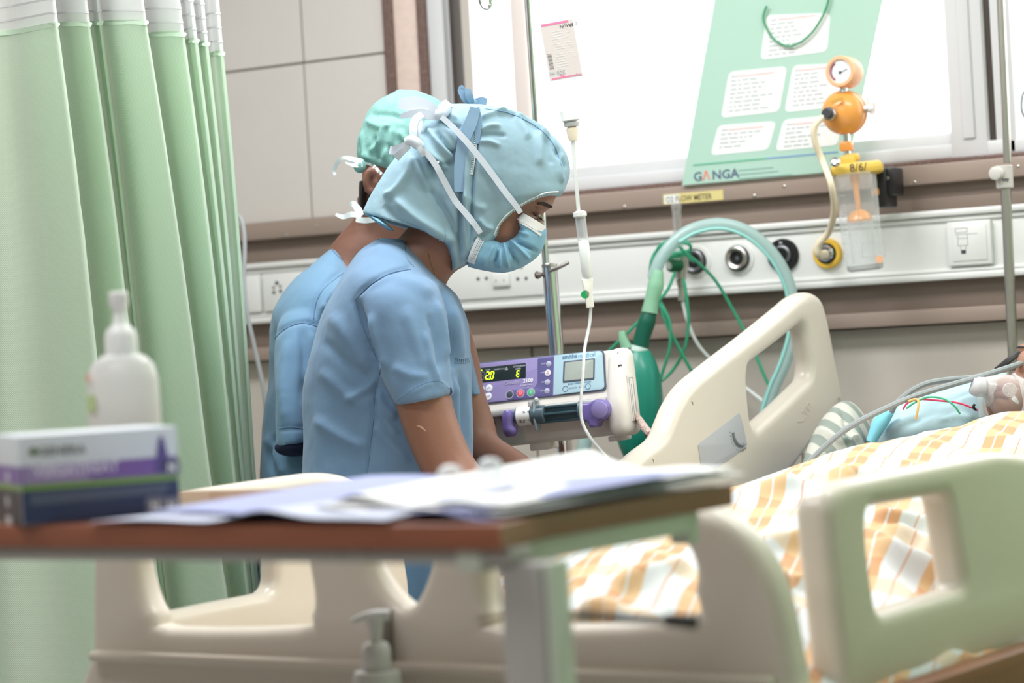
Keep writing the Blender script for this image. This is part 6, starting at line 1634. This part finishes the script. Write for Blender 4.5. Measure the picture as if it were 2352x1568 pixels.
# eye, lids, lashes, brow
ec = HS.at(1232, 496, -0.0045)
mk('eye', ellipsoid(ec, RR * 0.0070, FF * 0.007, ZZ * 0.0052, 16, 10), mat('eye_white', (150, 132, 124), 0.25), n1)
mk('iris', ellipsoid(HS.at(1236, 497, 0.0008), RR * 0.0028, FF * 0.0035, ZZ * 0.0036, 12, 8), mat('dark_iris', (30, 22, 20), 0.15), n1)
mk('upper_lid', tube(HS.line([(1225, 488), (1231, 493), (1238, 497), (1244, 502)], 0.0018), [0.0010, 0.0020, 0.0022, 0.0010], 8, 1), mat('lid_brown', (74, 48, 42), 0.5), n1)
mk('lower_lid', tube(HS.line([(1224, 500), (1230, 503), (1237, 503)], 0.0010), [0.0006, 0.0012, 0.0006], 6, 1), MATS['lid_brown'], n1)
g = [tube([HS.at(1234 + k * 1.6, 495 + k * 1.1, 0.002), HS.at(1237 + k * 1.8, 500 + k * 1.2, 0.006), P(1240 + k * 1.9, 502 + k * 1.1, 3.78)], [0.0006, 0.0005, 0.0002], 4, 2) for k in range(7)]
mk('eyelashes', g, M_HAIR, n1, kind='stuff')
mk('eyebrow', ribbon(HS.line([(1234, 467), (1248, 468), (1260, 473), (1268, 475)], 0.0010), [0.003, 0.0062, 0.0055, 0.002], 0.0022), mat('brow_hair', (52, 36, 32), 0.8), n1)
g = [tube([HS.at(875 + k * 6, 512 + k * 2.4, 0.0), P(872 + k * 6.4 + (k % 3) * 2, 524 + k * 2.2 + (k % 4) * 2, 3.80)], 0.0004, 3, 1) for k in range(8)]
mk('necklace', tube(HS.line([(983, 578), (988, 600), (997, 622), (1002, 640)], 0.0006), 0.0007, 5, 1), mat('gold_chain', (206, 160, 110), 0.3, 0.8), n1)
mk('hair_net', [loft([(842, 494), (866, 512), (890, 528)], [(880, 506), (896, 520), (905, 530)], 3.79, [0.02, 0.03, 0.015], n=20)], mat('blue_net', (120, 168, 192), 0.8, alpha=0.85), n1)
mk('skin_patch', ribbon(HS.line([(957, 977), (968, 981), (978, 990)], 0.0004), [0.001, 0.003, 0.001], 0.0006), mat('pale_scar', (190, 150, 130), 0.6), n1)

# ---- rear nurse
D2 = 4.22
n2 = root('person', 'rear nurse in mint green cap and blue scrubs, seen from behind with one ear showing', 'person', P(760, 2340, D2) * [1, 1, 0])
hd2 = loft([(900, 225), (850, 260), (832, 320), (832, 380), (832, 430), (838, 470), (880, 510)], [(980, 225), (1020, 260), (1040, 320), (1045, 380), (1045, 440), (1030, 490), (990, 530)], D2, [0.03, 0.065, 0.08, 0.082, 0.078, 0.065, 0.05])
nk2 = tube([P(890, 440, D2), P(896, 490, D2), P(872, 545, D2), P(830, 610, D2), P(800, 680, D2)], [0.055, 0.056, 0.056, 0.064, 0.08], 24)
tr2 = loft([(770, 600), (700, 660), (665, 740), (660, 850), (655, 1000), (650, 1150), (650, 1350)], [(830, 640), (870, 700), (880, 780), (870, 880), (860, 1000), (860, 1150), (860, 1350)], D2, [0.07, 0.15, 0.16, 0.145, 0.13, 0.14, 0.15], n=26)
ar2 = tube([P(720, 760, 4.10), P(715, 850, 4.08), P(760, 940, 4.02), P(860, 1010, 4.0), P(960, 1050, 4.05)], [0.05, 0.047, 0.042, 0.036, 0.026], 18)
ar3 = tube([P(850, 760, 4.36), P(880, 880, 4.36), P(930, 980, 4.30), P(1030, 1060, 4.2)], [0.05, 0.045, 0.038, 0.026], 18)
ear = [ellipsoid(P(855, 414, D2 - 0.085), (RR * 0.55 - ZZ * 0.05) * 0.030, FF * 0.008 + RR * 0.006, ZZ * 0.0275 + RR * 0.004, 20, 14)]
hn2 = hand(P(960, 1050, 4.05), nrm(RR), ZZ, 1, 1) + hand(P(1030, 1060, 4.2), nrm(RR), ZZ, 1, -1)
b2g = remesh([hd2, nk2, tr2, ar2, ar3] + ear + hn2, 0.005, 2)
b2g = sculpt(b2g, [([(838, 430), (842, 400), (856, 390), (872, 404), (876, 420)], 0.004, 4), ([(856, 402), (852, 420), (858, 436)], -0.008, 5), ([(864, 412), (866, 425), (860, 434)], 0.003, 3)])
mk('body', b2g, M_SKIND, n2, auto=None)
lg2, sh2 = legs(760, D2, 0, P(760, 1300, D2)[2])
mk('trousers', remesh(lg2 + [tube([P(755, 1260, D2), P(758, 1350, D2), P(762, 1420, D2)], [0.12, 0.14, 0.12], 20)], 0.008), mat('navy_trousers', (64, 96, 128), 0.85), n2, auto=None)
for g in sh2: mk('shoe', g, M_SHOE, n2)
top2 = loft([(766, 567), (718, 606), (670, 648), (640, 690), (623, 726), (619, 790), (621, 873), (609, 950), (602, 1080), (600, 1250), (606, 1400)],
            [(800, 604), (838, 650), (870, 700), (890, 740), (900, 790), (900, 850), (895, 900), (895, 960), (890, 1090), (885, 1250), (870, 1400)], D2, [0.06, 0.13, 0.18, 0.195, 0.195, 0.185, 0.175, 0.17, 0.17, 0.175, 0.17], n=44)
sl2 = loft([(700, 700), (652, 725), (634, 770), (630, 850), (632, 930), (633, 1024)], [(760, 690), (764, 740), (752, 800), (740, 870), (728, 940), (722, 1012)], [4.10, 4.09, 4.07, 4.05, 4.03, 4.02], [0.05, 0.075, 0.08, 0.078, 0.074, 0.07], n=36)
t2g = remesh([top2, sl2], 0.005, 4)
t2g = sculpt(t2g, [([(632, 772), (660, 748), (700, 740), (732, 750)], -0.004, 5), ([(722, 730), (728, 690), (750, 650), (790, 618)], -0.0035, 5), ([(735, 740), (745, 700), (770, 665), (798, 640)], 0.006, 7), ([(740, 700), (760, 720), (750, 745)], 0.005, 6), ([(690, 745), (700, 830), (697, 930)], -0.004, 10),
                   ([(660, 780), (650, 880), (655, 980)], 0.004, 12), ([(715, 760), (712, 820), (705, 880)], 0.005, 8), ([(612, 1000), (640, 1060), (650, 1090)], 0.005, 9), ([(628, 1000), (622, 1050), (630, 1090)], -0.005, 7), ([(640, 986), (670, 982), (700, 984)], -0.002, 4)], (9, 0.0035), 1.3)
mk('scrub_top', t2g, M_SCRUB2, n2, auto=None)
T2 = Surf(t2g)
for L in ([(632, 776), (655, 756), (690, 742), (732, 750)], [(720, 732), (726, 695), (745, 662), (795, 622)], [(762, 572), (778, 590), (800, 606)], [(640, 984), (668, 981), (698, 984)]):
    mk('seam', tube(T2.line(L, 0.0002), 0.0011, 5, 1), M_SEAM, n2)
lo = P(690, 1028, 4.0)
mk('sleeve_shade', ellipsoid(P(678, 1026, 4.02), RR * 0.034, FF * 0.062, ZZ * 0.0165 - FF * 0.012, 28, 14), mat('sleeve_dark', (26, 34, 62), 0.9), n2)  # dark disc on the closed sleeve end, shade of the opening put into colour
cap2 = loft([(905, 212), (868, 232), (838, 272), (822, 318), (821, 352), (828, 372), (842, 386), (862, 394)], [(965, 212), (1012, 232), (1040, 268), (1052, 310), (1052, 350), (1046, 380), (1035, 400), (1015, 408)], D2 - 0.002, [0.03, 0.062, 0.084, 0.092, 0.092, 0.090, 0.087, 0.083], n=44)
cg = remesh(cap2, 0.0038, 2)
cg = sculpt(cg, [([(840, 275), (870, 290), (905, 285)], 0.004, 6), ([(850, 265), (890, 262), (930, 275)], -0.005, 7), ([(880, 290), (870, 325), (850, 350)], 0.006, 5), ([(900, 290), (895, 330), (880, 370)], 0.006, 6), ([(915, 300), (930, 320), (945, 335)], 0.005, 6), ([(830, 300), (835, 340), (845, 370)], 0.004, 5), ([(860, 310), (862, 345), (868, 375)], -0.005, 5), ([(885, 330), (900, 350), (905, 380)], -0.004, 6), ([(835, 350), (850, 362), (870, 372)], 0.003, 4), ([(905, 215), (900, 240), (880, 265)], -0.003, 8), ([(940, 215), (960, 240), (975, 250)], 0.003, 8)], (30, 0.003), 1.3)
mk('surgical_cap', cg, M_MINTC, n2, auto=None)
CS = Surf(cg, b2g)
mk('cap_tie', [ribbon([P(832, 372, 4.14), P(812, 366, 4.14), P(790, 362, 4.15), P(776, 372, 4.16), P(768, 392, 4.17), P(770, 402, 4.17)], [0.010, 0.008, 0.006, 0.007, 0.006, 0.004], 0.0012), ribbon([P(832, 376, 4.14), P(815, 378, 4.14), P(794, 371, 4.15)], [0.010, 0.009, 0.005], 0.0012)], mat('white_tie_b', (240, 244, 246), 0.8), n2)
mk('cap_tuft', ellipsoid(P(826, 380, 4.15), RR * 0.011, FF * 0.012, ZZ * 0.013, 16, 10), M_MINTC, n2)
mk('mask_tie', ribbon(CS.line([(836, 372), (856, 380), (872, 396), (882, 406)], 0.002), [0.005, 0.006, 0.006], 0.0012), MATS['white_tie_b'], n2)
mk('mask_tie', ribbon(CS.line([(818, 504), (840, 506), (868, 503)], 0.0015), [0.009, 0.010, 0.009], 0.0012), MATS['white_tie_b'], n2)
mk('tie_end', [ribbon([P(832, 494, 4.12), P(822, 480, 4.13), P(812, 468, 4.13), P(804, 470, 4.14)], [0.008, 0.012, 0.010, 0.006], 0.0015), ribbon([P(830, 496, 4.12), P(808, 492, 4.13), P(788, 498, 4.14), P(771, 492, 4.14)], [0.008, 0.010, 0.008, 0.005], 0.0015)], MATS['white_tie_b'], n2)
mk('hair', loft([(826, 420), (825, 440), (826, 470), (832, 490)], [(850, 420), (846, 445), (842, 470), (842, 488)], D2 - 0.01, [0.06, 0.06, 0.055, 0.04], n=20), M_HAIR, n2)

# ---- patient
pt_ = root('person', 'patient lying under the striped bedspread wearing a clear oxygen mask', 'person', bed(0.5, 1.0, 0.6))
DPt = 4.05
hc = P(2420, 895, DPt)
hx = nrm(P(2420, 895, DPt) - P(2300, 940, DPt - 0.05))   # chin to crown
phead = remesh([ellipsoid(hc + hx * 0.02, hx * 0.105, np.cross(hx, nrm(ZZ)) * 0.078, nrm(ZZ) * 0.088, 28, 18),
                ellipsoid(P(2312, 925, DPt - 0.02), hx * 0.055, FF * 0.052, ZZ * 0.045, 22, 14), tube([hc - hx * 0.010 + ZZ * 0.062, hc - hx * 0.035 + ZZ * 0.066, hc - hx * 0.055 + ZZ * 0.068, hc - hx * 0.062 + ZZ * 0.050], [0.010, 0.012, 0.0145, 0.013], 12),
                tube([P(2350, 955, DPt), P(2250, 990, DPt + 0.02), P(2180, 1010, DPt)], [0.055, 0.052, 0.07], 18),
                tube([bed(0.53, 1.54, 0.85), bed(0.52, 1.2, 0.82), bed(0.51, 0.95, 0.80)], [0.085, 0.10, 0.10], 24),
                tube([bed(0.70, 1.50, 0.84), bed(0.74, 1.25, 0.80), bed(0.74, 1.0, 0.79)], [0.05, 0.042, 0.03], 14), tube([bed(0.34, 1.50, 0.84), bed(0.30, 1.25, 0.80), bed(0.30, 1.0, 0.79)], [0.05, 0.042, 0.03], 14),
                tube([bed(0.60, 0.98, 0.81), bed(0.61, 0.55, 0.80), bed(0.61, 0.18, 0.79), bed(0.62, 0.14, 0.82)], [0.08, 0.055, 0.04, 0.035], 16), tube([bed(0.43, 0.98, 0.81), bed(0.42, 0.55, 0.80), bed(0.42, 0.18, 0.79), bed(0.42, 0.14, 0.82)], [0.08, 0.055, 0.04, 0.035], 16)]
               + hand(bed(0.74, 1.0, 0.79), -BL_, ZZ, 0.95, 1) + hand(bed(0.30, 1.0, 0.79), -BL_, ZZ, 0.95, -1), 0.006, 2)
mk('body', phead, mat('patient_skin', (168, 124, 104), 0.5, sss=0.1, var=(20, 0.08)), pt_, auto=None)
PS = Surf(phead)
hl = nrm(np.cross(hx, ZZ)); hu = nrm(np.cross(hl, hx))
mk('hair', ellipsoid(hc + hx * 0.040 - hu * 0.016, hx * 0.106, hl * 0.085, hu * 0.090, 28, 18), M_HAIR, pt_)
for s_ in (-1, 1):
    mk('ear', ellipsoid(hc + hx * 0.0 - hu * 0.01 + hl * s_ * 0.079, hx * 0.030, hl * 0.010, hu * 0.019, 16, 10), MATS['patient_skin'], pt_)
    e_ = hc - hx * 0.012 + hl * s_ * 0.031 + hu * 0.076
    mk('closed_eye', ellipsoid(e_, hx * 0.010, hl * 0.016, hu * 0.009, 16, 10), MATS['patient_skin'], pt_)
    mk('eyelashes', tube([e_ - hx * 0.006 + hl * 0.014 + hu * 0.004, e_ - hx * 0.010 + hu * 0.006, e_ - hx * 0.006 - hl * 0.014 + hu * 0.004], 0.0012, 6), M_HAIR, pt_)
    mk('eyebrow', tube([e_ + hx * 0.018 + hl * 0.018, e_ + hx * 0.023 + hu * 0.004, e_ + hx * 0.018 - hl * 0.018], [0.0015, 0.003, 0.0015], 6), M_HAIR, pt_)
M_GOWN = mat('pale_blue_gown', (176, 204, 212), 0.8, bump=(14, 0.35, 0.012))
gg_ = remesh([loft([(1996, 1003), (2006, 962), (2030, 940), (2080, 918), (2140, 900), (2200, 885), (2260, 866), (2310, 852)], [(2010, 1040), (2050, 1060), (2100, 1060), (2150, 1055), (2210, 1050), (2250, 1040), (2290, 1000), (2320, 950)], 4.10, [0.02, 0.06, 0.09, 0.11, 0.12, 0.11, 0.09, 0.05], n=36)], 0.005, 3)
gg_ = sculpt(gg_, [([(2010, 985), (2030, 960), (2060, 945)], -0.006, 7), ([(2030, 1000), (2070, 970), (2120, 955)], 0.006, 8), ([(2090, 975), (2140, 950), (2190, 945)], -0.006, 8), ([(2120, 930), (2180, 905), (2230, 900)], 0.005, 10), ([(2200, 925), (2225, 915), (2245, 915)], 0.004, 5), ([(2150, 965), (2200, 955), (2235, 962)], 0.005, 8)])
mk('gown', gg_, M_GOWN, pt_, auto=None)
mk('gown_edge', loft([(1990, 1010), (2008, 960), (2040, 935)], [(2010, 1020), (2040, 975), (2056, 945)], 4.02, [0.01, 0.016, 0.008], n=18), mat('bright_aqua_edge', (130, 206, 226), 0.7), pt_)
mk('upper_lip', tube(PS.line([(2276, 905), (2288, 893), (2303, 892), (2318, 902)], 0.001), [0.003, 0.0065, 0.0065, 0.003], 10, 1), mat('lip_brown', (140, 92, 86), 0.4), pt_)
mk('lower_lip', tube(PS.line([(2274, 916), (2284, 908), (2300, 906), (2316, 914)], 0.001), [0.003, 0.006, 0.006, 0.003], 10, 1), MATS['lip_brown'], pt_)
# oxygen mask
om = root('oxygen_mask', "clear plastic oxygen mask with frosted elbow over the patient's mouth and nose", 'oxygen mask', P(2290, 950, 3.97))
M_OM = clear_mat('mask_plastic', (238, 226, 222), a=0.38, rough=0.06)
mk('mask_shell', remesh(loft([(2250, 880), (2262, 866), (2290, 860), (2330, 860), (2348, 866)], [(2272, 935), (2290, 960), (2330, 985), (2380, 985), (2400, 965)], 3.98, [0.018, 0.035, 0.05, 0.062, 0.066], n=36), 0.004, 2), M_OM, om, auto=None)
mk('mask_rim', tube([P(2326, 858, 3.93), P(2343, 876, 3.925), P(2350, 900, 3.92), P(2354, 930, 3.92), P(2345, 960, 3.92)], 0.0032, 8), clear_mat('rim_clear', (246, 240, 240), a=0.6), om)
vc = P(2319, 895, 3.915); vd = nrm(-FF + RR * -0.1)
mk('vent_ring', lathe(vc, vd, [(0, 0.0105), (0.002, 0.0115), (0.003, 0.0105), (0.003, 0.009)], 24), clear_mat('rim_clear', a=0.6), om)
vf_ = Fr(vc + vd * 0.0032, nrm(RR), ZZ)
for k in range(6):
    t = k * math.pi / 3 + 0.3
    mk('vent_hole', lathe(vf_.w((0.0072 * math.cos(t), 0.0072 * math.sin(t), 0)), -FF, [(0, 0.0013), (0.0006, 0.0013), (0.0006, 0.0008), (0, 0.0008)], 10, False), M_PAPERW, om)
mk('strap_tab', ribbon([P(2326, 912, 3.912), P(2333, 919, 3.912), P(2339, 926, 3.914)], [0.008, 0.007, 0.003], 0.002), M_PAPERW, om)
M_FRO = mat('frosted_elbow', (236, 236, 238), 0.3, translucent=0.4)
mk('elbow', tube([P(2232, 884, 3.97), P(2244, 888, 3.97), P(2262, 888, 3.97)], [0.0125, 0.0168, 0.0160], 20), M_FRO, om)
mk('elbow', tube([P(2255, 886, 3.98), P(2272, 888, 3.98), P(2284, 892, 3.98)], [0.014, 0.0165, 0.012], 20), M_FRO, om)
mk('port_tube', tube([P(2252, 900, 3.965), P(2252, 918, 3.965), P(2256, 935, 3.965), P(2260, 955, 3.965)], [0.0095, 0.007, 0.0065, 0.0085], 16), MATS['clear_plastic'], om)
mk('port_tube', tube([P(2268, 900, 3.97), P(2270, 915, 3.97), P(2264, 930, 3.968)], [0.0095, 0.009, 0.005], 14), MATS['clear_plastic'], om)
# leads and hoses
def wire(name, L, r, m_, lab, cat='cable'):
    o = mk(name, tube([P(*q) for q in L], r, 8), m_); tag(o, lab, cat); return o
M_GH = mat('grey_hose', (150, 156, 158), 0.45)
wire('monitor_hose', [(1850, 1070, 3.92), (1900, 1020, 3.92), (1960, 975, 3.92), (2040, 935, 3.93), (2100, 910, 3.94), (2180, 885, 3.96), (2240, 868, 3.98), (2310, 846, 4.0), (2352, 832, 4.02), (2440, 800, 4.1)], 0.0048, M_GH, 'grey monitor hose rising from the bedspread past the gown')
wire('monitor_hose', [(2048, 945, 4.0), (2060, 925, 3.99), (2090, 900, 3.99), (2130, 880, 3.99), (2185, 871, 4.0), (2240, 866, 4.02), (2300, 850, 4.04), (2360, 835, 4.08), (2440, 812, 4.12)], 0.0048, M_GH, 'second grey hose curving behind the first above the gown')
wire('sensor_lead', [(2074, 940, 3.93), (2085, 925, 3.93), (2110, 917, 3.93), (2150, 919, 3.92), (2200, 925, 3.91), (2230, 935, 3.91), (2245, 942, 3.92)], 0.0016, mat('red_lead', (210, 60, 100), 0.4), 'thin red sensor lead across the blue gown')
wire('sensor_lead', [(2082, 938, 3.93), (2100, 925, 3.925), (2130, 912, 3.92), (2165, 915, 3.91), (2190, 930, 3.905), (2205, 950, 3.91)], 0.0016, mat('green_lead', (70, 176, 132), 0.4), 'thin green sensor lead across the blue gown')
wire('sensor_lead', [(2086, 922, 3.93), (2100, 917, 3.925), (2109, 920, 3.92), (2108, 940, 3.915), (2103, 962, 3.92)], 0.0020, mat('yellow_lead', (232, 190, 120), 0.4), 'short yellow sensor lead hooking down to the bedspread')
wire('lead_clip', [(2239, 928, 3.905), (2236, 934, 3.905), (2241, 941, 3.91)], 0.0022, M_BLACK, 'small black clip at the end of the red lead', 'clip')
wire('black_cable', [(2290, 850, 4.14), (2320, 825, 4.16), (2352, 802, 4.2), (2420, 760, 4.25)], 0.006, M_BLACK, "black cable behind the patient's head by the right pole")
